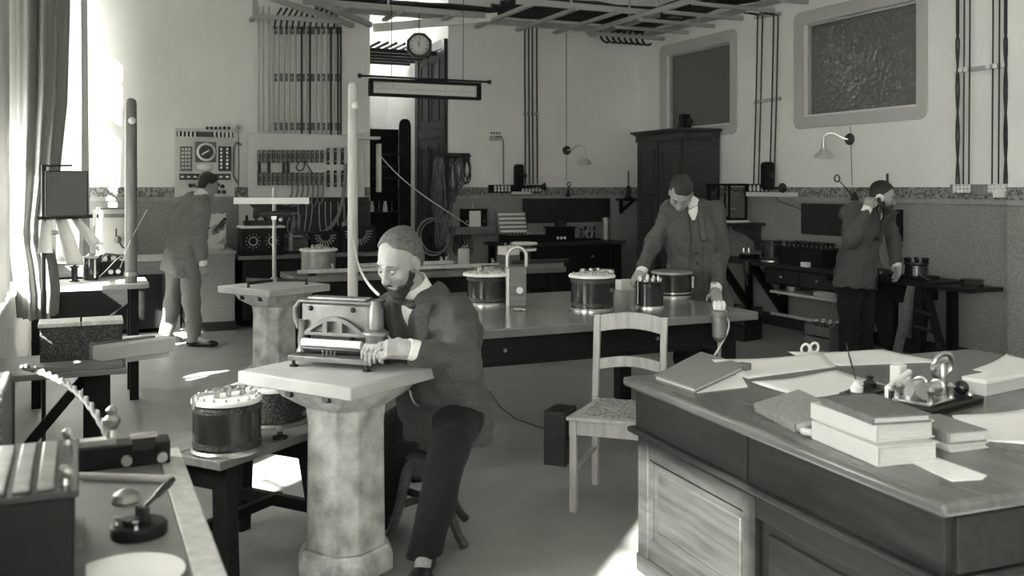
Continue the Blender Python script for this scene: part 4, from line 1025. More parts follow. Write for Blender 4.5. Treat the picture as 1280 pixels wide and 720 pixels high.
for k in range(7):
    x = 366 + 6.4 * k; e = 243 + 2 * abs(k - 3)
    rod_thing('fuse_lead', 'grey lead hanging from the lower row of the fuse board', 'wire', bez(pB(x, 231, 0.1), pB(x, 243, 0.12), pB(x - 2, 258, 0.13), pB(x - 22 + 3 * k, 254 + (k % 3) * 2, 0.05), 9), 0.011, 'cord_grey', 'leads under the fuse board')
rod_thing('fuse_lead', 'two looped test leads hanging across the middle of the fuse board', 'wire', bez(pB(374, 203, 0.1), pB(362, 215, 0.16), pB(385, 220, 0.16), pB(380, 200, 0.1), 12) + bez(pB(380, 200, 0.1), pB(383, 205, 0.15), pB(390, 214, 0.14), pB(392, 220, 0.1), 8), 0.008, 'cord_dark')
rod_thing('thick_cable', 'thick grey cable curving down from the fuse board to the bench', 'cable', bez(pB(432, 205, 0.1), pB(430, 285, 0.15), pB(415, 300, 0.2), pB(352, 296, 0.25), 16), 0.022, 'cord_grey', None, 8)
rod_thing('thick_cable', 'grey cable descending beside the pale pole to the bench', 'cable', bez(pB(444, 180, 0.1), pB(449, 240, 0.15), pB(432, 270, 0.2), pB(428, 312, 0.3), 14), 0.018, 'cord_grey', None, 8)
for k in range(9):
    x = 374 + 8 * k + random.uniform(-2, 2); 
    rod_thing('thin_wire', 'thin pale wire hanging on the dark wall under the fuse board', 'wire', bez(pB(x, 252, 0.05), pB(x + 1, 265, 0.06), pB(x - 1, 275, 0.06), pB(x + random.uniform(-4, 4), 289, 0.06), 6), 0.0045, 'cord_pale', 'thin wires under the fuse board')
wbd = thing('wall_board', 'dark wooden wall board behind the thin wires under the fuse board', 'board', (0, YB, 0))
wall_panel(wbd, 'dark_wood_h', 305, 252, 462, 298, 0.013, 0.012, 'board'); wall_panel(wbd, 'mid_wood', 336, 298, 464, 306, 0.013, 0.06, 'ledge')
# ---- left switchboard with dials
sb = thing('instrument_board', 'white marble instrument board with round dial above the man in pale grey', 'switchboard', (0, YB, 0))
wall_panel(sb, 'marble', 218, 160, 293, 246, 0.02, 0.025, 'panel')
def onb(px, py, off): return pB(px, py, off) - Vector((0, YB, 0))
wall_panel(sb, 'ebonite', 221, 164, 291, 172, 0.045, 0.03, 'terminal_strip')
for k in range(14):
    if 4 < k < 9: continue
    p = onb(223.5 + 5 * k, 168, 0.09); G().box(p, (0.02, 0.03, 0.07)).out('terminal', 'porcelain', sb, bev=0.004)
for k in range(6): p = onb(259 + 5.4 * k, 160, 0.06); G().sph(p, 0.018, 10, 6).out('lamp_knob', 'ebonite', sb)
wall_panel(sb, 'mid_wood', 244, 177, 270, 203, 0.045, 0.02, 'dial_plate')
c = onb(257.5, 190, 0.07)
G().rev(c, c + Vector((0, -0.04, 0)), [(0.105, 0), (0.105, 0.6), (0.09, 1.0), (0.085, 1.0), (0.083, 0.7), (0, 0.7)], 28).out('dial_rim', 'porcelain', sb)
d_ = G().rev(c + Vector((0, -0.028, 0)), c + Vector((0, -0.034, 0)), [(0.08, 0), (0.08, 1), (0, 1)], 24).out('dial_face', 'ebonite', sb)
G().bar(c + Vector((-0.05, -0.04, -0.03)), c + Vector((0.03, -0.04, 0.02)), 0.006, 0.012).out('pointer', 'steel', d_)
for (x0, x1, m1) in ((225, 240, 'mid_wood'), (273, 289, 'ebonite')):
    wall_panel(sb, m1, x0, 183, x1, 214, 0.045, 0.025, 'plug_block')
    for r in range(6):
        for q in range(3 if x0 < 250 else 2):
            p = onb(x0 + 3.5 + (4 if x0 < 250 else 7.5) * q, 186.5 + 4.6 * r, 0.08); G().box(p, (0.022, 0.02, 0.026)).out('plug', 'porcelain', sb, bev=0.003)
g = G(); p = onb(256, 209, 0.08); g.sph(p, (0.085, 0.03, 0.04), 16, 8); g.out('lamp_globe', 'porcelain', sb)
wall_panel(sb, 'ebonite', 224, 217, 288, 225, 0.045, 0.025, 'lower_strip')
for k in range(8): p = onb(228 + 8 * k, 221, 0.08); G().box(p, (0.035, 0.02, 0.02)).out('contact', 'steel', sb)
for (x, y) in ((238, 232), (243, 232), (272, 231), (278, 233), (266, 240), (273, 240), (280, 240)): p = onb(x, y, 0.06); G().rev(p, p + Vector((0, -0.04, 0)), [(0.024, 0), (0.016, 0.4), (0.022, 0.8), (0.012, 1)], 12).out('switch_knob', 'ebonite', sb)
wf = thing('ceiling_rose', 'round white porcelain fitting with a cord beside the instrument board', 'fitting', pB(297, 160, 0.01))
G().rev((0, 0, 0), (0, -0.06, 0), [(0.055, 0), (0.055, 0.4), (0.035, 1)], 20).out('porcelain_cap', 'porcelain', wf)
G().rev((0, -0.05, 0), (0, -0.08, 0), [(0.03, 0), (0.03, 1)], 14).out('switch', 'dull_metal', wf)
G().tube([(0, -0.05, -0.05), (0.01, -0.04, -0.4), (0.0, -0.04, -0.75)], 0.005).out('cord', 'cord_dark', wf)
rod_thing('bent_conduit', 'grey bent conduit beside the instrument board', 'conduit', [pB(302, 181, 0.04), pB(295, 178, 0.04), pB(292.5, 184, 0.05), pB(292, 220, 0.05), pB(297, 229, 0.05)], 0.014, 'cord_grey')
# ---- corridor door and dark rack
dr = bpy.data.objects.new('door_1', None); COL.objects.link(dr); struct(dr)
dx = CX1
g = G(); g.b2((dx - 0.05, 11.42, 0), (dx, 11.56, 3.45)); g.b2((dx - 0.05, 12.46, 0), (dx, 12.6, 3.45)); g.b2((dx - 0.05, 11.56, 3.33), (dx, 12.46, 3.45)); g.b2((dx - 0.045, 11.56, 2.2), (dx, 12.46, 2.32)); g.out('door_frame', 'dark_wood', dr, bev=0.006)
G().b2((dx - 0.03, 11.56, 0.01), (dx, 12.46, 2.2)).out('door_leaf', 'dark_wood', dr)
G().b2((dx - 0.03, 11.56, 2.32), (dx, 12.46, 3.33)).out('transom_panel', 'dark_wood', dr)
MY = Matrix(((0, 0, -1, dx - 0.03), (1, 0, 0, 0), (0, 1, 0, 0), (0, 0, 0, 1)))
for (y0, y1, z0, z1) in ((11.64, 11.97, 0.2, 0.95), (12.05, 12.38, 0.2, 0.95), (11.64, 11.97, 1.1, 2.1), (12.05, 12.38, 1.1, 2.1), (11.64, 11.97, 2.42, 3.22), (12.05, 12.38, 2.42, 3.22)):
    G().ring(rrect(y0, z0, y1, z1, 0.003, 1), rrect(y0 + 0.04, z0 + 0.04, y1 - 0.04, z1 - 0.04, 0.003, 1), 0, 0.016, MY).out('panel_moulding', 'dark_wood', dr, bev=0.005)
rk = thing('dark_rack', 'tall dark rack with shelves standing in the corridor', 'rack', (3.3, 12.0, 0))
G().b2((0, 0.36, 0), (0.62, 0.4, 2.33)).out('back_board', 'black_wood', rk)
for z in (0.5, 0.85, 1.2, 1.5, 1.66, 1.82, 1.98): G().b2((0.03, 0.02, z), (0.6, 0.36, z + 0.025)).out('shelf', 'black_wood', rk)
g = G(); g.prism([(0.52, 0.0), (0.68, 0.0), (0.68, 2.36), (0.665, 2.42), (0.63, 2.45), (0.57, 2.45), (0.535, 2.42), (0.52, 2.36)], 0, 0.035, Matrix(((1, 0, 0, 0), (0, 0, 1, 0.0), (0, 1, 0, 0), (0, 0, 0, 1)))); g.out('rounded_upright', 'black_wood', rk, bev=0.004)
G().b2((0.0, 0, 0), (0.035, 0.36, 2.33)).out('side_board', 'black_wood', rk)
for k in range(5): G().lathe([(0.03, 0), (0.035, 0.05), (0.02, 0.11), (0.02, 0.14)], (0.1 + 0.09 * k, 0.15, 1.225), 12).out('insulator', 'porcelain' if k % 2 else 'ebonite', rk)
# ---- wall hung clock
ck = thing('wall_clock', 'octagonal dark framed clock with a white dial hanging before the corridor', 'clock', pY(524, 57, 11.0), -0.32)
MV = Matrix(((1, 0, 0, 0), (0, 0, -1, 0), (0, 1, 0, 0), (0, 0, 0, 1)))
oc = lambda r: [(r * math.cos(PI / 8 + PI / 4 * k), r * math.sin(PI / 8 + PI / 4 * k)) for k in range(8)]
G().prism(oc(0.165), -0.06, 0.03, MV).out('case', 'dark_wood', ck, bev=0.01)
G().ring([(0.15 * math.cos(2 * PI * k / 32), 0.15 * math.sin(2 * PI * k / 32)) for k in range(32)], [(0.118 * math.cos(2 * PI * k / 32), 0.118 * math.sin(2 * PI * k / 32)) for k in range(32)], 0.03, 0.05, MV).out('bezel', 'ebonite', ck)
fc = G().lathe([(0.0, 0.031), (0.122, 0.031), (0.122, 0.034), (0, 0.034)], n=32, M=MV).out('dial_face', 'dial', ck)
def numeral(s_):                                            # roman strokes on the dial
    w = {'I': 0.007, 'V': 0.015, 'X': 0.015}; tot = sum(w[c_] for c_ in s_); x = -tot / 2; g = G()
    for c_ in s_:
        if c_ == 'I': g.bar((x + 0.0035, -0.011, 0.036), (x + 0.0035, 0.011, 0.036), 0.0035, 0.002, up=(0, 0, 1))
        elif c_ == 'V': g.bar((x + 0.002, 0.011, 0.036), (x + 0.0075, -0.011, 0.036), 0.0035, 0.002); g.bar((x + 0.013, 0.011, 0.036), (x + 0.0075, -0.011, 0.036), 0.002, 0.002)
        else: g.bar((x + 0.002, 0.011, 0.036), (x + 0.013, -0.011, 0.036), 0.0035, 0.002); g.bar((x + 0.013, 0.011, 0.0362), (x + 0.002, -0.011, 0.0362), 0.002, 0.002)
        x += w[c_]
    return g
for k, s_ in enumerate(['XII', 'I', 'II', 'III', 'IIII', 'V', 'VI', 'VII', 'VIII', 'IX', 'X', 'XI']):
    g = numeral(s_); M = MV @ Matrix.Rotation(-2 * PI * k / 12, 4, 'Z') @ Matrix.Translation((0, 0.095, 0)); g.v = [tuple(M @ Vector(v)) for v in g.v]
    g.out('numeral', 'black_mark', fc, smooth=False)
G().bar((0.005, -0.015, 0.04), (-0.022, 0.055, 0.04), 0.008, 0.002, M=MV).out('hour_hand', 'black_mark', fc)
G().bar((0.0, -0.02, 0.043), (0.012, 0.088, 0.043), 0.005, 0.002, M=MV).out('minute_hand', 'black_mark', fc)
G().tube([(0, -0.0, 0.15), (0, -0.0, 0.38)], 0.006).out('hanging_rod', 'iron', ck)
# ---- hanging scale in a long black frame
p0, p1 = pY(463, 97, 9.6), pY(602, 104, 9.6)
sc_ = thing('scale_box', 'long black framed scale with a white strip hanging from the tray', 'scale', p0)
L = (p1 - p0).x; zt_ = 0.0; H_ = 0.155
G().b2((0, 0, -H_ - 0.03), (L, 0.09, -H_)).b2((0, 0, -0.03), (L, 0.09, 0)).b2((0, 0, -H_), (0.035, 0.09, -0.03)).b2((L - 0.035, 0, -H_), (L, 0.09, -0.03)).out('frame', 'black_wood', sc_, bev=0.005)
st_ = G().b2((0.035, 0.06, -H_), (L - 0.035, 0.075, -0.03)).out('scale_strip', 'paper', sc_)
for k in range(58):
    hgt = 0.05 if k % 10 == 0 else (0.035 if k % 5 == 0 else 0.02); x = 0.06 + (L - 0.12) * k / 57
    G().b2((x - 0.0012, 0.058, -0.11), (x + 0.0012, 0.0605, -0.11 + hgt)).out('graduation', 'black_mark', st_, smooth=False)
g = G(); g.cyl((-0.09, 0.045, 0.02), (L + 0.1, 0.045, 0.02), 0.012); g.sph((-0.1, 0.045, 0.02), 0.025); g.sph((L + 0.11, 0.045, 0.02), 0.025); g.out('rod', 'iron', sc_)
for x in (0.24, L - 0.2): G().tube([(x, 0.045, 0.02), (x, 0.045, 0.06), (x, 0.03, ZT - p0.z - 0.08)], 0.004).out('hanging_wire', 'iron', sc_)
# ---- wire store beside the corridor: a dark board with hanks of wire
wb = thing('hank_board', 'dark board with pegs carrying hanks of wire beside the door', 'board', pB(556, 191, 0.02))
e = pB(587, 203, 0.02) - pB(556, 191, 0.02)
G().b2((0, -0.02, e.z), (e.x, 0.0, 0)).out('board', 'dark_wood_h', wb, bev=0.003)
for k in range(5): G().cyl((e.x * (k + 0.5) / 5, -0.02, e.z * 0.5), (e.x * (k + 0.5) / 5, -0.12, e.z * 0.5 + 0.02), 0.012, n=8).out('peg', 'dark_wood', wb)
for k, (px, py, ln, wd_) in enumerate(((545, 196, 0.75, 0.10), (551, 197, 1.1, 0.1), (558, 198, 0.9, 0.09), (565, 199, 0.55, 0.08), (573, 199, 0.4, 0.09), (582, 200, 0.3, 0.09), (548, 240, 0.7, 0.14), (560, 262, 0.55, 0.12), (574, 288, 0.33, 0.12), (585, 290, 0.3, 0.1))):
    g = G(); p = pB(px, py, 0.1)
    for s_ in range(7):
        l2 = ln * random.uniform(0.75, 1.05); w2 = wd_ * random.uniform(0.5, 1.1); a = random.uniform(-0.04, 0.04); o_ = random.uniform(-0.05, 0.03)
        pts = []
        for i in range(17):
            q = 2 * PI * i / 16; pts.append((p.x + w2 / 2 * math.sin(q) + a * (1 - math.cos(q)) / 2, p.y + o_ + 0.02 * math.sin(3 * q + s_), p.z - l2 * (1 - math.cos(q)) / 2))
        g.tube(pts, 0.006, 5)
    tag(g.out('wire_hank', ['wire_mix', 'cord_grey', 'cord_dark'][k % 3]), ['long tangled hank of grey wire hanging against the corridor door post', 'longest hank of wire hanging from the dark board', 'hank of dark wire hanging below the middle of the board', 'medium hank of wire hanging from the dark board', 'short hank of wire under the right half of the board', 'shortest hank of wire at the right end of the board', 'wide wire hank hanging low beside the door post', 'wire hank hanging low against the dado', 'small wire hank drooping behind the small shelf box', 'small wire hank drooping under the small shelf'][k], 'wire hank', 'hanks of wire beside the door')
hp_ = pB(541, 296, 0.12)
tag(G().torus(hp_, 0.23, 0.014, (0.2, -1, 0.1), 32).torus(hp_ + Vector((0.02, -0.03, 0)), 0.2, 0.01, (0.1, -1, 0.2), 32).out('wire_coil', 'cord_grey'), 'large loose coil of grey wire leaning below the hanks', 'wire coil')
rod_thing('overhead_wire', 'long pale cord stretched from the fuse board to the small shelf', 'cord', bez(pY(470, 188, 11.0), pY(505, 232, 10.8), pY(530, 245, 10.6), pB(592, 286, 0.2), 20), 0.007, 'cord_pale')
# ---- wall fittings on the right part of the back wall
sf = thing('wall_shelf', 'small pale wooden shelf on the back wall below the wire hanks', 'shelf', pB(560, 283, 0.0))
e = pB(632, 291, 0.0) - pB(560, 283, 0.0)
G().b2((0, -0.26, e.z), (e.x, -0.013, 0)).out('board', 'mid_wood', sf, bev=0.004)
for x in (0.08, e.x - 0.1): G().prism([(-0.013, e.z), (-0.2, e.z), (-0.013, e.z - 0.18)], x, x + 0.025, Matrix(((0, 0, 1, 0), (1, 0, 0, 0), (0, 1, 0, 0), (0, 0, 0, 1)))).out('bracket', 'mid_wood', sf)
bx_ = thing('dark_case', 'dark instrument case with a white card hanging over its front', 'case', (pB(580, 283, 0.2).x, YB - 0.22, sf.location.z))
G().b2((0, 0, 0), (0.31, 0.17, 0.21)).out('case_body', 'black_wood', bx_, bev=0.004)
G().b2((-0.008, -0.008, 0.21), (0.318, 0.178, 0.225)).out('lid', 'black_wood', bx_, bev=0.003)
G().b2((0.06, -0.014, -0.04), (0.215, -0.009, 0.2)).out('white_card', 'paper', bx_)
for x in (0.03, 0.27): G().sph((x, -0.012, 0.07), 0.014).out('terminal', 'brass', bx_)
G().cyl((0.14, 0.08, 0.225), (0.14, 0.08, 0.31), 0.006).out('rod', 'steel', bx_)
# fuse strip, wires, telephone
fs_ = thing('terminal_strip', 'dark terminal strip on the back wall under four vertical wires', 'terminal strip', pB(610, 231, 0.014))
e = pB(676, 241, 0.014) - pB(610, 231, 0.014)
G().b2((0, -0.035, e.z), (e.x, 0, 0)).out('board', 'black_wood', fs_, bev=0.004)
for k in range(14):
    if 4 < k < 8: continue
    x = 0.08 + (e.x - 0.12) * k / 13; G().lathe([(0.012, 0), (0.02, 0.02), (0.012, 0.04), (0.02, 0.06), (0.01, 0.08)], (x, -0.055, e.z * 0.85), 10).out('insulator', 'porcelain', fs_)
for i, px in enumerate((656, 661, 665.5, 671)):
    rod_thing('wall_wire', 'dark beaded wire running down the back wall to the terminal strip', 'wire', [pB(px, 29, 0.03), pB(px, 90, 0.03), pB(px + 0.4, 160, 0.03), pB(px + 0.8, 230, 0.05)], 0.011, 'cord_dark', 'wires down the back wall')
rod_thing('wall_wire', 'grey bent pipe descending to the left end of the terminal strip', 'pipe', [pB(620, 171, 0.03), pB(627, 171, 0.03), pB(629, 176, 0.03), pB(629.5, 230, 0.05)], 0.011, 'cord_grey')
g = thing('small_switch_plate', 'small grey switch plate high on the back wall', 'switch plate', pB(612, 164, 0.0)); e = pB(626, 176, 0.0) - pB(612, 164, 0.0)
G().b2((0, -0.02, e.z), (e.x, 0, e.z * 0.5)).out('plate', 'paint_grey', g, bev=0.003)
for k in range(4): G().sph((e.x * (k + 0.5) / 4, -0.015, e.z * 0.2), 0.013, 8, 6).out('stud', 'ebonite', g)
g = thing('wire_clip', 'porcelain clip bar holding the four back wall wires', 'clip', pB(654, 142, 0.01)); e = pB(673, 142, 0.01) - pB(654, 142, 0.01)
G().b2((0, -0.02, -0.02), (e.x, 0, 0.02)).out('bar', 'paint_grey', g)
for k in range(4): G().sph((e.x * (k + 0.5) / 4, -0.03, 0), 0.016, 8, 6).out('knob', 'porcelain', g)
def wall_phone(label, c, sgn, n):
    """upright dark box telephone on a small shelf; n is the wall normal"""
    n = Vector(n); s_ = Vector((0, 0, 1)).cross(n)
    t = thing('wall_telephone', label, 'telephone', c)
    g = G(); rings = []
    for z in (0, 0.26, 0.29, 0.3):
        k = 1.0 if z < 0.27 else (0.85 if z < 0.295 else 0.5)
        rings.append([tuple(n * (0.075 + 0.06 * k * a) + s_ * (0.05 * k * b) + Vector((0, 0, z))) for a, b in ((-1, -1), (1, -1), (1, 1), (-1, 1))])
    g.loft(rings); g.out('body', 'black_wood', t, bev=0.008)
    G().rev(n * 0.08 + s_ * 0.05 + Vector((0, 0, 0.15)), n * 0.08 + s_ * 0.1 + Vector((0, 0, 0.15)), [(0.012, 0), (0.012, 0.5), (0.03, 0.7), (0.03, 1)], 14).out('bell_stud', 'iron', t)
    G().rev(n * 0.13 + Vector((0, 0, 0.0)), n * 0.15 + s_ * (-0.34 * sgn) + Vector((0, 0, 0.01)), [(0.016, 0), (0.018, 0.2), (0.014, 0.75), (0.03, 0.9), (0.055, 1.0)], 18).out('horn', 'ebonite', t)
    return t
wall_phone('upright dark wall telephone beside the back wall terminal strip', pB(645.5, 234, 0.05), -1, (0, -1, 0))
tag(G().b2(tuple(pB(641, 243, 0.09)), tuple(pB(662, 239.5, 0.03))).out('white_bar', 'paint_white', bev=0.003), 'short white bar under the back wall telephone', 'bar')
def wall_lamp(label, c, n, side):
    n = Vector(n); t = thing('wall_lamp', label, 'lamp', c); s_ = Vector((0, 0, 1)).cross(n) * side
    G().rev((0, 0, 0), n * 0.035, [(0.06, 0), (0.06, 0.5), (0.045, 1)], 22).out('wall_plate', 'dark_wood', t)
    G().tube(bez(n * 0.03, n * 0.1 + s_ * 0.06, n * 0.14 + s_ * 0.1 + Vector((0, 0, 0.12)), n * 0.2 + s_ * 0.16 + Vector((0, 0, 0.03)), 12) + [n * 0.2 + s_ * 0.165 - Vector((0, 0, 0.03))], 0.008).out('arm', 'brass', t)
    q = n * 0.2 + s_ * 0.165 - Vector((0, 0, 0.08))
    G().lathe([(0.01, 0.05), (0.02, 0.045), (0.02, 0.0), (0.024, -0.005), (0.024, -0.02)], q, 16).out('holder', 'brass', t)
    G().lathe([(0.022, -0.02), (0.03, -0.03), (0.062, -0.055), (0.088, -0.085), (0.09, -0.11), (0.086, -0.11), (0.084, -0.087), (0.058, -0.06), (0.026, -0.036)], q, 26).out('shade', 'milk_glass', t)
    G().sph(q - Vector((0, 0, 0.06)), (0.022, 0.022, 0.03), 12, 8).out('bulb', 'porcelain', t)
    return t
mat('milk_glass', 0.5, 0.25)
lamp_b = wall_lamp('small bracket lamp with glass bell shade on the back wall', pB(708, 188, 0.0), (0, -1, 0), 1)
for a_, b_ in ((31, 183), (193, 226)): G().tube([pB(708, a_, 0.012) - pB(708, 188, 0.0), pB(708, b_, 0.012) - pB(708, 188, 0.0)], 0.005).out('cord', 'cord_grey', lamp_b)
hk = thing('wall_hook', 'small dark instrument with a ring on the back wall rail', 'hook', pB(708, 246, 0.03))
G().lathe([(0.035, 0), (0.03, 0.04), (0.012, 0.08), (0.01, 0.14)], (0, -0.05, 0), 12).out('stand', 'iron', hk)
G().torus((0.015, -0.05, 0.17), 0.025, 0.007, (0, 1, 0), 16).out('ring', 'iron', hk)
G().tube([(-0.06, -0.05, 0.03), (0.11, -0.05, 0.03)], 0.005).out('crossbar', 'iron', hk)
tag(G().b2(tuple(pB(654, 279, 0.035)), tuple(pB(761.5, 247.5, 0.012))).out('wall_panel', 'dark_wood_h', bev=0.003), 'wide dark wooden panel fixed on the back wall dado', 'panel')
br = thing('corner_bracket', 'dark wall bracket carrying an instrument with an upright rod', 'bracket', pB(780, 249, 0.012))
G().b2((-0.13, -0.24, -0.02), (0.1, 0, 0.01)).out('shelf', 'black_wood', br)
G().bar((-0.06, -0.02, -0.2), (-0.06, -0.02, -0.02), 0.04, 0.04).out('upright', 'black_wood', br)
G().bar((-0.06, -0.02, -0.17), (0.02, -0.2, -0.02), 0.035, 0.035).out('strut', 'black_wood', br)
ins = thing('bracket_instrument', 'dark instrument with a tall thin rod on the corner bracket', 'instrument', br.location + Vector((0, -0.12, 0.01)))
G().lathe([(0.07, 0), (0.06, 0.02), (0.035, 0.04), (0.03, 0.14), (0.02, 0.18)], n=16).out('body', 'iron', ins)
G().cyl((0, 0, 0.17), (0.0, 0, 0.38), 0.01).out('rod', 'iron', ins)
# ---- back right bench with instruments
BY = YB - 0.04
wbk = thing('back_bench', 'dark workbench against the back wall beside the wardrobe', 'bench', (4.75, BY - 0.68, 0))
G().b2((0, 0, 0.81), (1.72, 0.66, 0.85)).out('bench_top', 'dark_wood_h', wbk, bev=0.004)
G().b2((0.1, 0.05, 0.5), (1.6, 0.08, 0.81)).out('drawer_front', 'black_wood', wbk)
G().b2((0.55, 0.06, 0.06), (1.1, 0.6, 0.5)).out('cupboard', 'black_wood', wbk)
for x in (0.08, 1.64):
    for y in (0.07, 0.6): G().box((x, y, 0.405), (0.07, 0.07, 0.81)).out('leg', 'black_wood', wbk)
for x in (0.4, 1.25): G().sph((x, 0.04, 0.66), 0.018).out('knob', 'brass', wbk)
tb = thing('slotted_lid_box', 'open shallow case with a slatted lid standing on the back bench', 'case', (4.82, BY - 0.62, 0.85))
G().b2((0, 0, 0), (0.6, 0.3, 0.1)).out('case_body', 'black_wood', tb, bev=0.004)
LM = Matrix.Translation((0, 0.3, 0.1)) @ Matrix.Rotation(math.radians(-18), 4, 'X')
ld = G().b2((0, 0, 0), (0.42, 0.025, 0.3), LM).out('lid', 'mid_wood', tb, bev=0.003)
for k in range(5): G().b2((0.025, -0.022, 0.02 + 0.056 * k), (0.395, 0.0, 0.052 + 0.056 * k), LM).out('slat', 'paint_white', ld, bev=0.003)
for k in range(12): G().lathe([(0.012, 0), (0.014, 0.02), (0.006, 0.03)], (0.05 + 0.045 * k, 0.12, 0.1), 8).out('stud', 'brass', tb)
it = thing('bench_apparatus', 'dark boxy apparatus with bridge on top on the back bench', 'instrument', (5.5, BY - 0.5, 0.85))
G().b2((0, 0, 0), (0.32, 0.22, 0.17)).out('case', 'black_wood', it, bev=0.004); G().b2((-0.02, -0.02, 0.17), (0.34, 0.24, 0.19)).out('top_board', 'black_wood', it)
G().b2((0.1, 0.06, 0.19), (0.23, 0.16, 0.26)).out('turret', 'iron', it)
for k in range(3): G().sph((0.06 + 0.05 * k, -0.02, 0.05), 0.02, 8, 6).out('terminal', 'porcelain', it)
it = thing('bench_apparatus', 'open metal apparatus with small flywheels on the back bench', 'instrument', (5.95, BY - 0.45, 0.85))
G().b2((0, 0, 0), (0.28, 0.2, 0.03)).out('base', 'black_wood', it)
for k in range(4): G().lathe([(0.012, 0.03), (0.012, 0.12 + 0.03 * (k % 2)), (0.025, 0.13 + 0.03 * (k % 2)), (0.01, 0.16 + 0.03 * (k % 2))], (0.04 + 0.065 * k, 0.1, 0), 10).out('pillar', 'iron', it)
G().b2((0.02, 0.08, 0.11), (0.25, 0.12, 0.13)).out('bridge', 'dull_metal', it)
G().torus((0.12, 0.03, 0.09), 0.05, 0.009, (0, 1, 0), 18).out('wheel', 'brass', it)
cy = thing('metal_cylinder', 'upright polished metal cylinder at the end of the back bench', 'cylinder', (6.15 + 0.1, BY - 0.55, 0.85))
G().lathe([(0.06, 0), (0.06, 0.3), (0.052, 0.305), (0.0, 0.305)], n=24).out('tube', 'dull_metal', cy); G().lathe([(0.065, 0), (0.065, 0.02), (0.061, 0.021)], n=24).out('base_ring', 'iron', cy)
# ================================================================== drums and instruments on the tables
def drum(label, c, r, h, body='lacquer', lid='paint_white', perf=True, studs=14, extra=None, az=0.0, lidr=1.04, band='brass'):
    t = thing('resistance_drum', label, 'drum', c, az)
    G().lathe([(0, 0.012), (r, 0.012), (r, h - 0.012), (0, h - 0.012)], n=40).out('body', body, t)
    G().lathe([(0, 0), (r * 1.07, 0), (r * 1.07, 0.01), (r * 1.02, 0.018), (r, 0.018)], n=40).out('base_ring', band, t)
    G().lathe([(0, h - 0.012), (r * lidr, h - 0.012), (r * lidr, h), (r * lidr - 0.006, h + 0.006), (0, h + 0.006)], n=40).out('lid', lid, t)
    if perf:
        for z in (h * 0.14, h * 0.8): G().lathe([(r + 0.0005, z), (r + 0.002, z), (r + 0.002, z + h * 0.1), (r + 0.0005, z + h * 0.1)], n=40).out('perforated_band', 'perforated', t)
    for k in range(studs):
        a = 2 * PI * k / studs; G().lathe([(0.006, 0), (0.007, 0.006), (0.003, 0.012)], (r * 0.9 * math.cos(a), r * 0.9 * math.sin(a), h + 0.005), 8).out('stud', 'brass', t)
    return t
def handle_bar(t, r, h, a0=0.3):
    """metal arm lying across the lid with a bent end"""
    c_, s_ = math.cos(a0), math.sin(a0)
    P = lambda x, y, z: (x * c_ - y * s_, x * s_ + y * c_, h + z)
    G().tube([P(-0.05, 0, 0.02), P(r * 0.95, 0, 0.02), P(r * 1.08, 0, 0.018), P(r * 1.08, 0, -0.03)], 0.006, 8).out('contact_arm', 'steel', t)
    for x in (-0.06, 0.0, 0.05): G().lathe([(0.012, 0), (0.012, 0.02), (0.018, 0.025), (0.018, 0.035), (0.006, 0.04)], P(x, 0.01, 0.004), 12).out('terminal', 'brass', t)
def at(px, py, z): return ph(px, py, z)
p = at(284, 562, BZ); t = drum('black drum with white lid and long contact arm on the trestle bench', p, 0.13, 0.205, studs=16, az=0.2); handle_bar(t, 0.13, 0.21, 3.3)
p = at(341, 527, BZ); t = drum('perforated grey drum behind the black one on the trestle bench', p, 0.145, 0.165, body='perforated', studs=22, az=0.1)
G().lathe([(0.012, 0), (0.012, 0.03), (0.022, 0.04), (0.012, 0.055), (0.018, 0.07), (0.006, 0.08)], (-0.09, 0.02, 0.17), 12).out('tall_terminal', 'brass', t)
G().tube([(0.1, -0.12, 0.05), (0.17, -0.07, 0.05)], 0.012, 8).out('tap', 'dull_metal', t)
p = at(350, 548, BZ); t = thing('bench_terminal', 'small round dark terminal lying on the trestle bench', 'terminal', p)
G().lathe([(0, 0), (0.03, 0), (0.03, 0.01), (0.012, 0.015), (0.01, 0.03), (0.0, 0.03)], n=18).out('base', 'ebonite', t); G().lathe([(0.014, 0.03), (0.016, 0.04), (0.006, 0.05)], n=12).out('nut', 'brass', t)
p = at(609, 380, TZ); t = drum('dark drum with wide white lid beside the horseshoe magnet on the work table', p, 0.132, 0.2, studs=10, lidr=1.2); handle_bar(t, 0.12, 0.2, 0.4)
p = at(740, 387, TZ); t = drum('dark perforated drum with white lid and steel arm behind the pale chair', p, 0.132, 0.215, studs=10, lidr=1.1, az=0.5); handle_bar(t, 0.13, 0.215, -0.4)
G().b2((0.0, -0.136, 0.12), (0.035, -0.131, 0.14)).out('name_plate', 'brass', t)
for k in range(7):
    a = -1.3 + 0.25 * k; G().lathe([(0.01, 0), (0.01, 0.012), (0.015, 0.016), (0.012, 0.026)], (0.125 * math.cos(a), 0.125 * math.sin(a), 0.218), 10).out('plug', 'brass', t)
p = at(812, 385, TZ); t = drum('small black plug drum crowded with terminals on the work table', p, 0.086, 0.165, perf=False, studs=0, lid='ebonite')
for k in range(15):
    r_ = 0.068 if k < 10 else 0.034; a = 2 * PI * k / (10 if k < 10 else 5); G().lathe([(0.006, 0), (0.006, 0.008), (0.01, 0.011), (0.01, 0.018), (0.004, 0.022 + 0.008 * (k % 3))], (r_ * math.cos(a), r_ * math.sin(a), 0.17), 10).out('terminal', 'brass', t)
G().tube([(-0.1, -0.02, 0.17), (-0.1, -0.02, 0.03)], 0.006, 8).out('side_rod', 'steel', t)
p = at(840, 371, TZ); t = drum('broad black drum with bright rim in front of the bending young man', p, 0.133, 0.175, perf=False, studs=0, lid='dull_metal', lidr=1.06)
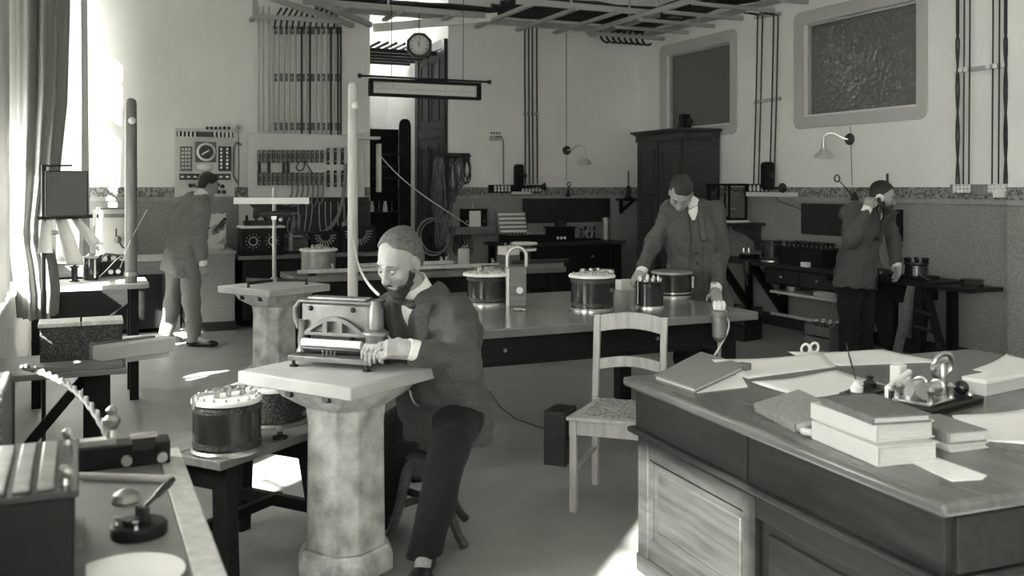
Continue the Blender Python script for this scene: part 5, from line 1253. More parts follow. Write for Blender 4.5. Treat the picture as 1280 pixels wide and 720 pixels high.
G().lathe([(0.134, 0.03), (0.138, 0.032), (0.138, 0.04), (0.134, 0.042)], n=40).out('lower_band', 'brass', t)
G().lathe([(0.012, 0), (0.012, 0.05), (0.02, 0.055), (0.02, 0.075), (0.008, 0.08)], (0.15, -0.03, 0.06), 12).out('side_terminal', 'brass', t)
# horseshoe instrument beside the drum
p = at(646, 381, TZ); t = thing('horseshoe_magnet_box', 'dark wooden box instrument with a pale horseshoe magnet arch on top', 'instrument', p, -0.3)
G().b2((-0.055, -0.06, 0), (0.055, 0.06, 0.245)).out('case', 'mid_wood', t, bev=0.004)
G().b2((-0.075, -0.05, 0), (-0.056, 0.05, 0.24)).out('side_plate', 'steel', t)
G().tube([(-0.062, 0, 0.245), (-0.062, 0, 0.31)] + [(0.062 * math.cos(PI - PI * i / 12), 0, 0.31 + 0.062 * math.sin(PI * i / 12)) for i in range(1, 12)] + [(0.062, 0, 0.31), (0.062, 0, 0.247)], 0.012, 10).out('magnet_arch', 'steel', t)
G().rev((0.01, -0.06, 0.1), (0.01, -0.068, 0.1), [(0.022, 0), (0.022, 1)], 20).out('round_window', 'porcelain', t)
p = at(646, 389, TZ); t = thing('loose_terminal', 'small brass terminal lying before the horseshoe instrument', 'terminal', p)
G().torus((0, 0, 0.012), 0.016, 0.006, (0, 0, 1), 16).out('ring', 'brass', t); G().cyl((0.015, 0, 0.012), (0.05, -0.02, 0.008), 0.006).out('stem', 'brass', t)
p = at(783, 362, TZ); tag(G().b2((-0.07, -0.045, 0), (0.045, 0.045, 0.075)).out('white_box', 'paper', loc=p, bev=0.004), 'small white cardboard box under the young mans hand', 'box')
# clamped device on the table edge
q = pY(894, 390, 4.64)
t = thing('clamped_lamp', 'metal cylinder device clamped to the front edge of the work table', 'instrument', (q.x, 4.645, TZ - 0.0))
G().lathe([(0.0, -0.15), (0.02, -0.15), (0.042, -0.12), (0.044, 0.0), (0.05, 0.005), (0.05, 0.03), (0.03, 0.04), (0, 0.04)], (0, -0.045, 0.0), 22).out('cylinder', 'dull_metal', t)
for k in range(6): a = k * PI / 3; G().lathe([(0.012, 0), (0.016, 0.03), (0.008, 0.05)], (0.026 * math.cos(a), -0.045 + 0.026 * math.sin(a), 0.04), 10).out('finger_nut', 'porcelain', t)
G().cyl((0, -0.045, -0.15), (0, -0.045, -0.27), 0.011).out('stem', 'steel', t)
G().tube(bez((0.04, -0.045, 0.0), (0.1, -0.06, -0.05), (0.02, -0.07, -0.13), (-0.06, -0.08, -0.22), 10) + bez((-0.06, -0.08, -0.22), (-0.12, -0.08, -0.27), (-0.2, -0.08, -0.35), (-0.3, -0.1, -0.42), 8), 0.006).out('flex', 'cord_pale', t)
# small case on the floor
p = at(706, 584, 0); t = thing('floor_box', 'small dark wooden instrument box standing on the floor beside the pale chair', 'box', p, 0.75)
G().b2((0, 0.0, 0), (0.2, 0.125, 0.3)).out('case', 'dark_wood_h', t, bev=0.004)
G().b2((0.03, -0.004, 0.14), (0.1, 0.001, 0.27)).out('slot_plate', 'black_wood', t)
G().b2((0.055, -0.007, 0.16), (0.075, -0.003, 0.25)).out('glass_tube', 'steel', t)
G().rev((0.0, 0.06, 0.15), (-0.01, 0.06, 0.15), [(0.03, 0), (0.03, 1)], 18).out('knob_plate', 'iron', t)
g = at(618, 478, 0); rod_thing('floor_wire', 'thin dark wire trailing over the floor to the small box', 'wire', [Vector((x, y, 0.006)) + (Vector((0, 0, 0))) for x, y, z in [at(612, 490, 0), at(625, 510, 0), at(645, 525, 0), at(665, 532, 0), at(682, 538, 0)]], 0.004, 'cord_dark')
# ---- cast instrument on the near pier
c = Vector((0.964, 3.81, 0.82)); PI_A = math.radians(-44)
ci = thing('cast_instrument', 'cast metal recording instrument with arched frame and white roller on the pier', 'instrument', c + Vector((0.02, 0.05, 0)), PI_A); ci.scale = (0.93, 0.93, 0.93)
# local x runs along the instrument (screen left to right), -y faces the viewer
LX = 0.18
G().b2((-LX - 0.02, -0.13, 0.028), (LX + 0.02, 0.1, 0.052)).out('base_plate', 'cast_metal', ci, bev=0.005)
for (x, y) in ((-LX, -0.11), (LX, -0.11), (-LX, 0.08), (LX, 0.08)): G().lathe([(0.018, 0), (0.018, 0.008), (0.008, 0.012), (0.008, 0.03)], (x, y, 0), 12).out('foot', 'iron', ci)
for x in (-LX + 0.015,): G().lathe([(0.022, 0.052), (0.03, 0.06), (0.02, 0.08), (0.024, 0.11), (0.016, 0.16), (0.022, 0.2)], (x, -0.06, 0), 16).out('left_pillar', 'cast_metal', ci)
arch = []; n = 16
MF = Matrix(((1, 0, 0, 0), (0, 0, 1, -0.075), (0, 1, 0, 0), (0, 0, 0, 1)))
outer = [(-0.15, 0.135)] + [(-0.15 + 0.3 * i / n, 0.15 + 0.07 * math.sin(PI * i / n)) for i in range(n + 1)] + [(0.15, 0.135)]
inner = [(-0.12, 0.15)] + [(-0.118 + 0.236 * i / n, 0.153 + 0.047 * math.sin(PI * i / n)) for i in range(n + 1)] + [(0.12, 0.15)]
G().ring(outer, inner, 0, 0.022, MF).out('arch_frame', 'cast_metal', ci, bev=0.002)
for x in (-0.045, 0.03): G().b2((x - 0.011, -0.076, 0.145), (x + 0.011, -0.052, 0.205)).out('arch_post', 'cast_metal', ci)
G().rev((-LX + 0.03, -0.085, 0.105), (LX - 0.04, -0.085, 0.105), [(0.017, 0), (0.017, 1)], 18).out('white_roller', 'paper', ci)
G().rev((-LX + 0.03, -0.06, 0.075), (LX - 0.04, -0.06, 0.075), [(0.022, 0), (0.022, 1)], 18).out('dark_roller', 'ebonite', ci)
G().b2((-LX + 0.0, -0.05, 0.13), (LX - 0.02, 0.06, 0.275)).out('gear_case', 'cast_metal', ci, bev=0.012)
G().b2((-LX - 0.01, -0.065, 0.275), (LX + 0.0, 0.07, 0.288)).out('top_plate', 'cast_metal', ci, bev=0.005)
G().b2((-LX + 0.02, -0.03, 0.288), (LX - 0.05, 0.04, 0.298)).out('top_rail', 'dull_metal', ci, bev=0.003)
G().lathe([(0.045, 0.052), (0.035, 0.065), (0.042, 0.1), (0.045, 0.135), (0.05, 0.145), (0.05, 0.165), (0.035, 0.175), (0.033, 0.26), (0.024, 0.28), (0.024, 0.295), (0.01, 0.3)], (LX + 0.012, -0.05, 0), 24).out('drive_column', 'cast_metal', ci)
G().torus((LX + 0.012, -0.05, 0.155), 0.052, 0.008, (0, 0, 1), 24).out('knurled_ring', 'dull_metal', ci)
G().tube([(-LX - 0.005, -0.05, 0.28), (-LX - 0.03, -0.05, 0.25), (-LX - 0.028, -0.05, 0.2), (-LX - 0.005, -0.06, 0.16)], 0.01, 8).out('left_bracket', 'cast_metal', ci)
for k in range(4): G().tube([(-0.04 + 0.02 * k, -0.1, 0.054), (-0.035 + 0.02 * k, -0.11, 0.075)], 0.004).out('lever', 'steel', ci)
for x in (-0.13, 0.08): G().sph((x, -0.052, 0.25), 0.012, 10, 6).out('bolt', 'iron', ci)
c2 = ci.location + Vector((math.cos(PI_A) * (LX + 0.012) - math.sin(PI_A) * -0.05, math.sin(PI_A) * (LX + 0.012) + math.cos(PI_A) * -0.05, 0.3))
rod_thing('hanging_cord', 'white cord dropping from the pale pole to the cast instrument', 'cord', bez(pd(442, 300, 6.7), pd(446, 330, 6.0), pd(452, 350, 4.5), c2, 16), 0.006, 'cord_pale')
# ---- reading telescope on the far pier
t = thing('reading_telescope', 'reading telescope with long white scale on a tripod stand on the far pier', 'telescope', (P2.x, P2.y, 0.82), -0.25)
g = G()
for k in range(3):
    a = (0.0, 2.6, -2.4)[k]
    G().bar((0, 0, 0.035), (0.24 * math.cos(a), 0.24 * math.sin(a), 0.03), 0.03, 0.022).out('tripod_foot', 'iron', t, bev=0.004)
    G().lathe([(0.012, 0), (0.016, 0.004), (0.008, 0.01), (0.008, 0.045), (0.014, 0.05)], (0.235 * math.cos(a), 0.235 * math.sin(a), 0), 10).out('levelling_screw', 'iron', t)
G().lathe([(0.03, 0.02), (0.03, 0.05), (0.016, 0.06), (0.014, 0.72), (0.01, 0.73)], n=16).out('column', 'dull_metal', t)
G().rev((-0.15, -0.03, 0.53), (0.17, -0.03, 0.535), [(0.034, 0), (0.034, 0.12), (0.022, 0.14), (0.022, 0.8), (0.016, 0.82), (0.016, 1.0)], 18).out('telescope_tube', 'ebonite', t)
G().b2((-0.02, -0.05, 0.49), (0.02, 0.02, 0.515)).out('clamp', 'brass', t)
G().sph((0.05, -0.03, 0.49), 0.018).out('focus_knob', 'brass', t)
G().b2((-0.29, -0.045, 0.605), (0.255, -0.03, 0.652)).out('scale', 'paint_white', t)
# ---- long bench behind with optical rails
LBZ = 0.8
lb = thing('optical_bench_table', 'long narrow dark table behind the poles carrying pale optical rails', 'table', (1.62, 7.95, 0))
G().b2((0, 0, LBZ - 0.05), (2.55, 0.62, LBZ)).out('table_top', 'mid_wood', lb, bev=0.005)
for x in (0.1, 1.3, 2.45):
    for y in (0.08, 0.54): G().box((x, y, (LBZ - 0.05) / 2), (0.09, 0.09, LBZ - 0.05)).out('leg', 'black_wood', lb)
G().b2((0.1, 0.08, LBZ - 0.2), (2.45, 0.11, LBZ - 0.05)).out('apron', 'black_wood', lb)
for k, (x0, x1, y, z, w, m) in enumerate(((0.05, 1.9, 0.08, 0.05, 0.05, 'pale_wood'), (0.55, 1.5, 0.22, 0.075, 0.06, 'pale_wood'), (0.6, 1.5, 0.36, 0.06, 0.05, 'mid_wood'))):
    t = thing('optical_rail', ['pale front rail on the long narrow table', 'pale middle rail with end clamps on the long narrow table', 'brown rear rail on the long narrow table'][k], 'rail', (1.62, 7.95, LBZ))
    G().b2((x0, y, z - 0.03), (x1, y + w, z)).out('rail', m, t, bev=0.003)
    for x in (x0 + 0.12, x1 - 0.12): G().b2((x - 0.03, y - 0.01, 0), (x + 0.03, y + w + 0.01, z - 0.03)).out('support', 'black_wood', t)
    for x in (x0 + 0.3, x1 - 0.06): G().torus((x, y + w / 2, z + 0.02), 0.022, 0.008, (1, 0, 0.3), 14).out('slider_clamp', 'brass', t)
p = pY(398, 338, 8.4); t = drum('grey metal drum with pale rim on the left end of the long narrow table', (p.x, p.y, LBZ), 0.15, 0.2, body='dull_metal', perf=False, studs=8, lidr=1.12)
handle_bar(t, 0.12, 0.2, 0.6)
p = at(626, 325, LBZ); t = thing('glass_jar_drum', 'glass sided round jar with black band and white lid on the long table', 'jar', (p.x, 8.42, LBZ))
G().lathe([(0.0, 0), (0.12, 0), (0.12, 0.19), (0.116, 0.19), (0.116, 0.006), (0, 0.006)], n=28).out('glass_wall', 'glass', t)
G().lathe([(0.1, 0.01), (0.11, 0.02), (0.11, 0.16), (0.0, 0.165)], n=28).out('core', 'lacquer', t)
G().lathe([(0.0, 0.19), (0.13, 0.19), (0.135, 0.2), (0.125, 0.212), (0, 0.212)], n=28).out('lid', 'paint_white', t)
G().lathe([(0.121, 0.13), (0.124, 0.135), (0.124, 0.15), (0.121, 0.155)], n=28).out('stud_band', 'porcelain', t)
p = at(594, 325, LBZ); t = thing('white_top_cell', 'square battery cell with white upper half on the long table', 'cell', (p.x, 8.25, LBZ), 0.2)
G().b2((-0.08, -0.08, 0), (0.08, 0.08, 0.11)).out('lower_case', 'mid_wood', t, bev=0.003); G().b2((-0.075, -0.075, 0.11), (0.075, 0.075, 0.19)).out('upper_case', 'paper', t, bev=0.003)
for x in (-0.04, 0.04): G().lathe([(0.012, 0), (0.006, 0.02), (0.012, 0.035)], (x, 0, 0.19), 8).out('terminal', 'brass', t)
p = at(529, 322, LBZ); t = thing('white_cell', 'small pale round cell tied with wire on the long table', 'cell', (p.x, 8.45, LBZ))
G().lathe([(0.0, 0), (0.05, 0), (0.055, 0.01), (0.055, 0.16), (0.05, 0.165), (0.0, 0.165)], n=20).out('jar', 'paper_grey', t)
G().tube([(-0.02, 0, 0.165), (-0.01, 0, 0.19), (0.02, 0, 0.18), (0.04, 0, 0.2)], 0.005).out('lead', 'cord_pale', t)
t = thing('plank_ledge', 'dark plank lying across the right end of the long table', 'plank', (3.3, 7.87, LBZ)); G().b2((0, 0, 0), (0.8, 0.075, 0.045)).out('plank', 'mid_wood', t); G().b2((0.3, 0.01, 0.045), (0.86, 0.06, 0.08)).out('upper_plank', 'dark_wood_h', t)
# ---- bench below the fuse board with resistance boxes
FBY = YB - 0.04
fbn = thing('switch_bench', 'long bench against the back wall under the fuse board', 'bench', (1.56, FBY - 0.75, 0))
G().b2((0, 0, 0.76), (1.66, 0.73, 0.8)).out('bench_top', 'mid_wood', fbn, bev=0.004)
G().b2((0.05, 0.04, 0.1), (1.61, 0.7, 0.76)).out('cupboard', 'black_wood', fbn)
for k in range(3): 
    d = G().b2((0.08 + 0.52 * k, 0.022, 0.14), (0.56 + 0.52 * k, 0.04, 0.72)).out('door', 'black_wood', fbn, bev=0.004); G().sph((0.52 + 0.52 * k, 0.012, 0.45), 0.015).out('knob', 'brass', d)
rb = thing('dial_box', 'dark resistance box with two round dials on its front', 'resistance box', (1.6, FBY - 0.72, 0.8))
G().b2((0, 0, 0), (0.46, 0.3, 0.3)).out('case', 'black_wood', rb, bev=0.004)
G().b2((-0.01, -0.01, 0.3), (0.47, 0.31, 0.325)).out('pale_lid', 'paint_white', rb, bev=0.003)
for x in (0.12, 0.33):
    d = G().rev((x, 0, 0.16), (x, -0.012, 0.16), [(0.045, 0), (0.045, 1)], 22).out('dial', 'ebonite', rb)
    G().torus((x, -0.012, 0.16), 0.045, 0.006, (0, 1, 0), 24).out('dial_ring', 'steel', d)
    for k in range(12): a = 2 * PI * k / 12; G().sph((x + 0.075 * math.cos(a), -0.002, 0.16 + 0.075 * math.sin(a)), 0.007, 6, 4).out('contact_stud', 'brass', d)
pk = thing('plug_row', 'black plug row with upright handles on top of the dial box', 'plug board', (1.64, FBY - 0.66, 1.125))
G().b2((0, 0, 0), (0.36, 0.1, 0.06)).out('block', 'ebonite', pk, bev=0.003)
for k in range(4): G().lathe([(0.01, 0), (0.016, 0.02), (0.012, 0.05), (0.014, 0.055)], (0.03 + 0.1 * k, 0.05, 0.06), 10).out('plug', 'ebonite', pk)
tag(G().prism([(0, 0), (0.34, 0), (0.0, 0.46)], 0, 0.012, Matrix(((1, 0, 0, 1.61), (0, 0.05, -1, FBY - 0.46), (0, 0.75, 0, 1.125), (0, 0, 0, 1)))).out('set_square', 'paper_grey'), 'pale triangular set square standing upright on the lid of the dial box', 'set square')
fa = thing('fan_rheostat', 'dark box with a fan of brass contacts at the end of the switch bench', 'rheostat', (2.72, FBY - 0.6, 0.8))
G().b2((0, 0, 0), (0.42, 0.2, 0.3)).out('case', 'black_wood', fa, bev=0.004)
for k in range(15): a = PI + PI * k / 14; G().bar((0.21 + 0.09 * math.cos(a), -0.006, 0.24 + 0.09 * math.sin(a)), (0.21 + 0.16 * math.cos(a), -0.006, 0.24 + 0.16 * math.sin(a)), 0.01, 0.01, up=(0, 1, 0)).out('contact', 'brass', fa)
for x in (0.05, 0.12): G().lathe([(0.014, 0), (0.01, 0.03), (0.018, 0.05)], (x, 0.08, 0.3), 10).out('terminal', 'brass', fa)
rg = thing('coil_stand', 'upright stand with metal rings beside the dial box', 'coil', (2.16, FBY - 0.5, 0.8))
G().b2((-0.06, -0.08, 0), (0.1, 0.08, 0.03)).out('base', 'black_wood', rg)
for k in range(3): G().torus((0.0 + 0.05 * k, 0, 0.31 + 0.02 * k), 0.09, 0.01, (1, -0.5 + 0.2 * k, 0), 24).out('ring', 'dull_metal', rg)
G().b2((-0.01, -0.02, 0.03), (0.03, 0.02, 0.23)).out('post', 'dull_metal', rg); G().bar((0.05, -0.02, 0.28), (0.22, -0.04, 0.16), 0.03, 0.03).out('arm', 'ebonite', rg)
fa2 = thing('fan_rheostat', 'small fan shaped rheostat half hidden behind the grey metal drum', 'rheostat', (2.38, FBY - 0.62, 0.8))
G().b2((0, 0, 0), (0.32, 0.18, 0.24)).out('case', 'black_wood', fa2, bev=0.004)
for k in range(11): a = PI + PI * k / 10; G().bar((0.16 + 0.06 * math.cos(a), -0.006, 0.2 + 0.06 * math.sin(a)), (0.16 + 0.12 * math.cos(a), -0.006, 0.2 + 0.12 * math.sin(a)), 0.009, 0.01, up=(0, 1, 0)).out('contact', 'brass', fa2)
# ================================================================== window side: tables, lamps and boxes on the left
# ---- bench in the far left corner with a framed panel
cb = thing('corner_bench', 'pale fronted bench in the far left corner', 'bench', (-0.4, 10.72, 0))
G().b2((0, 0, 0.77), (1.4, 0.6, 0.8)).out('bench_top', 'pale_wood', cb, bev=0.004)
G().b2((0.04, 0.03, 0.63), (1.36, 0.06, 0.77)).out('apron', 'mid_wood', cb)
G().b2((0.04, 0.08, 0.05), (1.2, 0.58, 0.63)).out('dark_cupboard', 'black_wood', cb)
for x in (0.06, 1.34): G().box((x, 0.06, 0.385), (0.07, 0.06, 0.77)).out('leg', 'black_wood', cb)
p = pY(120, 318, 11.24)
fp = thing('framed_panel', 'white framed panel with a hook and small lamp standing on the corner bench', 'panel', (p.x, 11.24, 0.8))
w_ = pY(163, 318, 11.24).x - p.x
G().b2((0, 0, 0), (w_, 0.03, 0.53)).out('board', 'paint_white', fp, bev=0.003)
G().ring(rrect(0, 0, w_, 0.53, 0.003, 1), rrect(0.02, 0.02, w_ - 0.02, 0.51, 0.003, 1), 0, 0.012, Matrix(((1, 0, 0, 0), (0, 0, -1, 0.0), (0, 1, 0, 0), (0, 0, 0, 1)))).out('frame', 'mid_wood', fp)
G().b2((0.08, -0.04, 0.42), (0.3, 0.0, 0.46)).out('ledge', 'dull_metal', fp)
G().sph((0.22, -0.04, 0.18), 0.04).out('lamp', 'dull_metal', fp); G().tube([(0.2, -0.03, 0.3), (0.2, -0.05, 0.22), (0.26, -0.05, 0.1), (0.3, -0.05, 0.08)], 0.008).out('wire', 'cord_dark', fp)
g0 = thing('stone_counter', 'grey rendered counter block behind the man in pale grey', 'counter', (1.03, 10.66, 0))
G().b2((0, 0, 0.02), (0.5, 0.66, 0.83)).out('rendered_body', 'dado', g0, bev=0.006); G().b2((-0.012, -0.02, 0.83), (0.512, 0.66, 0.86)).out('counter_top', 'slab_stone', g0, bev=0.004); G().b2((-0.01, -0.012, 0), (0.51, 0.66, 0.1)).out('plinth', 'dark_wood_h', g0)
nb_ = [(0, 0)] + [(x, 0.4 - (0.02 if k % 2 else 0.0)) for k, x in enumerate([0.045 * i for i in range(11)])] + [(0.45, 0)]
tag(G().prism(nb_, 0, 0.015, Matrix(((1, 0, 0, 1.06), (0, 0.08, -1, 11.2), (0, 1, 0, 0.86), (0, 0, 0, 1)))).out('notched_sheet', 'paper'), 'large white sheet with notched top edge leaning on the wall over the counter', 'sheet')
hl = thing('counter_lamp', 'small pale lamp with tilted shade on the counter end', 'lamp', (1.44, 10.74, 0.86)); G().lathe([(0.05, 0), (0.05, 0.01), (0.014, 0.02), (0.012, 0.09)], n=16).out('stand', 'dull_metal', hl); G().rev((0, 0, 0.08), (-0.07, -0.03, 0.14), [(0.02, 0), (0.03, 0.4), (0.08, 1.0), (0.075, 1.0), (0.02, 0.4)], 20).out('shade', 'paper_grey', hl)
bk = thing('counter_block', 'small dark slotted block on the rendered counter', 'block', (1.12, 10.7, 0.86)); G().b2((0, 0, 0), (0.1, 0.1, 0.03)).out('base', 'paint_white', bk); G().b2((0.04, 0.02, 0.03), (0.1, 0.08, 0.13)).out('upright', 'dark_wood', bk)
# ---- instrument table by the window with pole
WTZ = 0.85
wt = thing('instrument_table', 'pale rounded table by the window crowded with dark instruments', 'table', (-0.36, 7.38, 0))
pl = rrect(0, 0, 0.82, 0.6, 0.07, 5); G().prism(pl, WTZ - 0.035, WTZ).out('table_top', 'slab_stone', wt, bev=0.004)
for (x, y) in ((0.08, 0.08), (0.72, 0.1), (0.08, 0.52), (0.72, 0.5)): G().box((x, y, (WTZ - 0.035) / 2), (0.06, 0.06, WTZ - 0.035)).out('leg', 'black_wood', wt)
G().bar((0.1, 0.1, 0.7), (0.7, 0.1, 0.3), 0.02, 0.03).out('brace', 'black_wood', wt); G().bar((0.7, 0.1, 0.7), (0.1, 0.1, 0.3), 0.02, 0.03).out('brace', 'black_wood', wt)
pole('stout brown wooden pole with insulator standing on the instrument table', (0.34, 7.52), 0.043, EYE + (HZ - 123) * 7.0 / F, WTZ, 0.05)
jr = thing('leyden_jar', 'tall dark glass jar standing on the instrument table', 'jar', ph(114, 350, WTZ))
G().lathe([(0, 0), (0.05, 0), (0.055, 0.01), (0.055, 0.17), (0.05, 0.18), (0, 0.18)], n=24).out('jar', 'lacquer', jr); G().lathe([(0.057, 0.165), (0.06, 0.17), (0.06, 0.18), (0.03, 0.185), (0.02, 0.2), (0, 0.2)], n=24).out('cap', 'dull_metal', jr)
G().b2((0.02, -0.058, 0.02), (0.03, -0.053, 0.16)).out('level_strip', 'steel', jr)
cbx = thing('coil_box', 'dark coil box with two round white buttons beneath tangled terminals', 'box', ph(123, 349, WTZ), 0.3)
G().b2((0, 0, 0), (0.2, 0.16, 0.13)).out('case', 'black_wood', cbx, bev=0.004); G().b2((-0.01, -0.01, 0), (0.22, 0.17, 0.015)).out('base', 'mid_wood', cbx)
for x in (0.09, 0.145): G().rev((x, 0, 0.05), (x, -0.02, 0.05), [(0.018, 0), (0.018, 0.6), (0.008, 1)], 14).out('button', 'porcelain', cbx)
for k in range(8):
    x, y = 0.02 + 0.023 * k, 0.05 + 0.05 * (k % 3); G().lathe([(0.012, 0), (0.007, 0.02), (0.014, 0.035), (0.006, 0.045)], (x, y, 0.13), 10).out('terminal', 'iron', cbx)
G().tube([(0.0, -0.02, 0.02), (0.05, -0.03, 0.07), (0.12, -0.02, 0.14), (0.18, 0.05, 0.16)], 0.004).out('lead', 'cord_pale', cbx)
G().tube([(0.02, 0.0, 0.14), (0.06, 0.03, 0.19), (0.14, 0.06, 0.18), (0.2, 0.04, 0.14)], 0.005).out('lead', 'cord_dark', cbx)
sm = thing('small_black_bobbin', 'small black upright bobbin beside the tall jar', 'bobbin', ph(93, 352, WTZ))
G().lathe([(0.035, 0), (0.035, 0.01), (0.022, 0.015), (0.022, 0.1), (0.035, 0.105), (0.035, 0.115), (0, 0.12)], n=18).out('bobbin', 'ebonite', sm); G().sph((0, 0, 0.135), 0.018).out('knob', 'brass', sm)
rod_thing('pole_wire', 'thin pale wire slanting from the brown pole to the instrument table', 'wire', [pd(184, 262, 7.0), pd(163, 300, 6.95), ph(150, 335, 0.97)], 0.003, 'cord_pale')
# ---- black lamp screen on a stand with hanging paper strips
q = pd(80, 300, 6.45)
ls = thing('lamp_screen', 'black box lamp screen on a stand before the window curtain', 'screen', (pY(76, 240, 6.12).x, 6.12, 0))
zz = lambda py: EYE + (HZ - py) * 5.6 / F
G().cyl((-0.09, 0.02, 0), (-0.09, 0.02, zz(206)), 0.012).out('stand_rod', 'iron', ls)
G().lathe([(0.11, 0), (0.11, 0.015), (0.03, 0.03), (0.014, 0.06)], (-0.09, 0.02, 0), 20).out('stand_base', 'iron', ls)
G().b2((-0.08, -0.08, zz(270)), (0.145, 0.08, zz(214))).out('black_box', 'ebonite', ls, bev=0.006)
G().cyl((-0.12, 0, zz(272)), (0.2, 0, zz(270)), 0.011).out('crossbar', 'iron', ls)
G().cyl((-0.1, 0, zz(208)), (0.06, 0, zz(207)), 0.005).out('top_wire', 'iron', ls)
G().b2((0.17, -0.02, zz(283)), (0.19, 0.02, zz(262))).out('clamp', 'brass', ls)
for k, (x0, x1, lean, ln) in enumerate(((-0.03, 0.03, 0.06, 0.27), (0.05, 0.1, 0.10, 0.16), (-0.1, -0.05, -0.02, 0.2))):
    def fn(u, v, x0=x0, x1=x1, lean=lean, ln=ln):
        z = zz(272) - ln * v; return Vector((x0 + (x1 - x0) * u * (1 + 0.6 * v) + lean * v, -0.01 + 0.03 * math.sin(u * PI) - 0.04 * v, z))
    G().grid(fn, 6, 8).out('paper_strip', 'paper', ls, solid=0.002)
# ---- low bench under the window with a perforated box and beam
lbz = 0.62
lw = thing('low_window_bench', 'low board bench under the window on a dark pedestal', 'bench', (-0.42, 5.28, 0))
G().b2((0, 0, lbz - 0.03), (0.64, 0.6, lbz)).out('bench_board', 'mid_wood', lw, bev=0.004)
G().box((0.5, 0.3, (lbz - 0.03) / 2), (0.13, 0.3, lbz - 0.03)).out('pedestal', 'black_wood', lw)
G().b2((0.02, 0.1, 0), (0.1, 0.5, lbz - 0.03)).out('wall_support', 'black_wood', lw); G().bar((0.08, 0.25, 0.1), (0.45, 0.25, 0.55), 0.04, 0.05).out('brace', 'black_wood', lw)
pb = thing('perforated_box', 'black perforated box with pale lid strips on the low window bench', 'box', (-0.19, 5.5, lbz))
G().b2((0, 0, 0), (0.39, 0.18, 0.2)).out('case', 'perforated', pb, bev=0.003)
for (x0, x1) in ((-0.01, 0.19), (0.2, 0.4)): G().b2((x0, -0.012, 0.2), (x1, 0.19, 0.222)).out('lid_strip', 'pale_wood', pb, bev=0.003)
G().b2((0.375, -0.008, 0.0), (0.395, 0.005, 0.2)).out('end_post', 'iron', pb)
tag(G().b2((-0.2, 5.3, lbz), (0.2, 5.44, lbz + 0.03)).out('loose_board', 'mid_wood', bev=0.003), 'flat brown board lying before the perforated box', 'board')
bm = thing('stone_beam', 'square grey beam laid across the end of the low window bench', 'beam', (0.1, 5.34, lbz + 0.03), 0.45)
G().b2((0, 0, 0), (0.42, 0.1, 0.075)).out('beam', 'paint_grey', bm, bev=0.004); G().b2((0.0, 0.09, 0.0), (0.35, 0.13, 0.085)).out('back_strip', 'mid_wood', bm)
tag(G().prism([(0.2, 5.62), (0.46, 5.7), (0.42, 5.86), (0.2, 5.86)], lbz - 0.03, lbz + 0.08).out('white_slab', 'paper'), 'pale stone slab resting beside the perforated box', 'slab')
# ---- cabinet against the wall under the sill
cab = thing('ridged_cabinet', 'grey ridged cabinet with a metal handle under the window sill', 'cabinet', (-0.4405, 3.65, 0))
G().b2((0, 0, 0), (0.2, 0.5, 0.84)).out('body', 'mid_wood', cab, bev=0.01)
for k in range(5): G().rev((0.02, 0.0, 0.7 + 0.03 * k), (0.2, 0.0, 0.7 + 0.03 * k), [(0.016, 0), (0.016, 1)], 10).out('ridge', 'mid_wood', cab)
G().tube([(0.05, -0.01, 0.6), (0.05, -0.04, 0.58), (0.13, -0.04, 0.58), (0.13, -0.01, 0.6)], 0.01, 8).out('handle', 'brass', cab)
# twisted cord to the near table
a0, a1, a2, a3 = Vector((-0.2, 4.12, 0.86)), pd(75, 470, 3.9), pd(110, 490, 3.4), ph(136, 545, 0.84)
mid = bez(a0, a1, a2, a3, 150)
g = G()
for s_ in (0, PI):
    pts = []
    for i, c in enumerate(mid): pts.append(c + Vector((0.007 * math.cos(i * 0.28 + s_), 0, 0.007 * math.sin(i * 0.28 + s_))))
    g.tube(pts, 0.0075, 6)
tag(g.out('twisted_cord', 'cord_mid'), 'thick twisted cord running from the ridged cabinet to the near table', 'cord')
# ---- things on the near window table
NZ = 0.78
xb = thing('contact_box', 'dark chest with bright metal contact strips across its top', 'chest', (-0.43, 1.98, NZ))
G().b2((0, 0, 0), (0.42, 0.4, 0.185)).out('case', 'black_wood', xb, bev=0.004)
G().b2((-0.0, -0.012, 0.0), (0.44, 0.4, 0.02)).out('base_moulding', 'mid_wood', xb, bev=0.004)
G().b2((-0.005, -0.008, 0.185), (0.428, 0.408, 0.197)).out('top_board', 'ebonite', xb, bev=0.003)
for k in range(9): G().b2((0.02 + 0.042 * k, 0.02, 0.197), (0.05 + 0.042 * k, 0.37, 0.207)).out('contact_strip', 'dull_metal', xb, bev=0.003)
for y in (0.05, 0.36): G().lathe([(0.009, 0), (0.007, 0.012), (0.012, 0.02), (0.012, 0.03), (0.005, 0.036)], (0.405, y, 0.197), 14).out('terminal', 'brass', xb)
tbk = thing('terminal_block', 'dark terminal block with brass screws at the far end of the near table', 'terminal block', ph(95, 592, NZ), 0.0)
G().b2((0, 0, 0), (0.24, 0.085, 0.062)).out('block', 'black_wood', tbk, bev=0.004)
G().b2((0.14, -0.01, 0.045), (0.2, 0.02, 0.08)).out('contact_bridge', 'ebonite', tbk); G().b2((0.135, -0.012, 0.08), (0.205, 0.022, 0.088)).out('bridge_cap', 'brass', tbk)
for x in (0.125, 0.215): G().rev((x, -0.012, 0.03), (x, -0.05, 0.03), [(0.008, 0), (0.008, 0.4), (0.014, 0.5), (0.014, 1)], 12).out('screw', 'brass', tbk)
G().b2((0.0, 0.02, 0.062), (0.1, 0.06, 0.078)).out('brass_plate', 'brass', tbk)
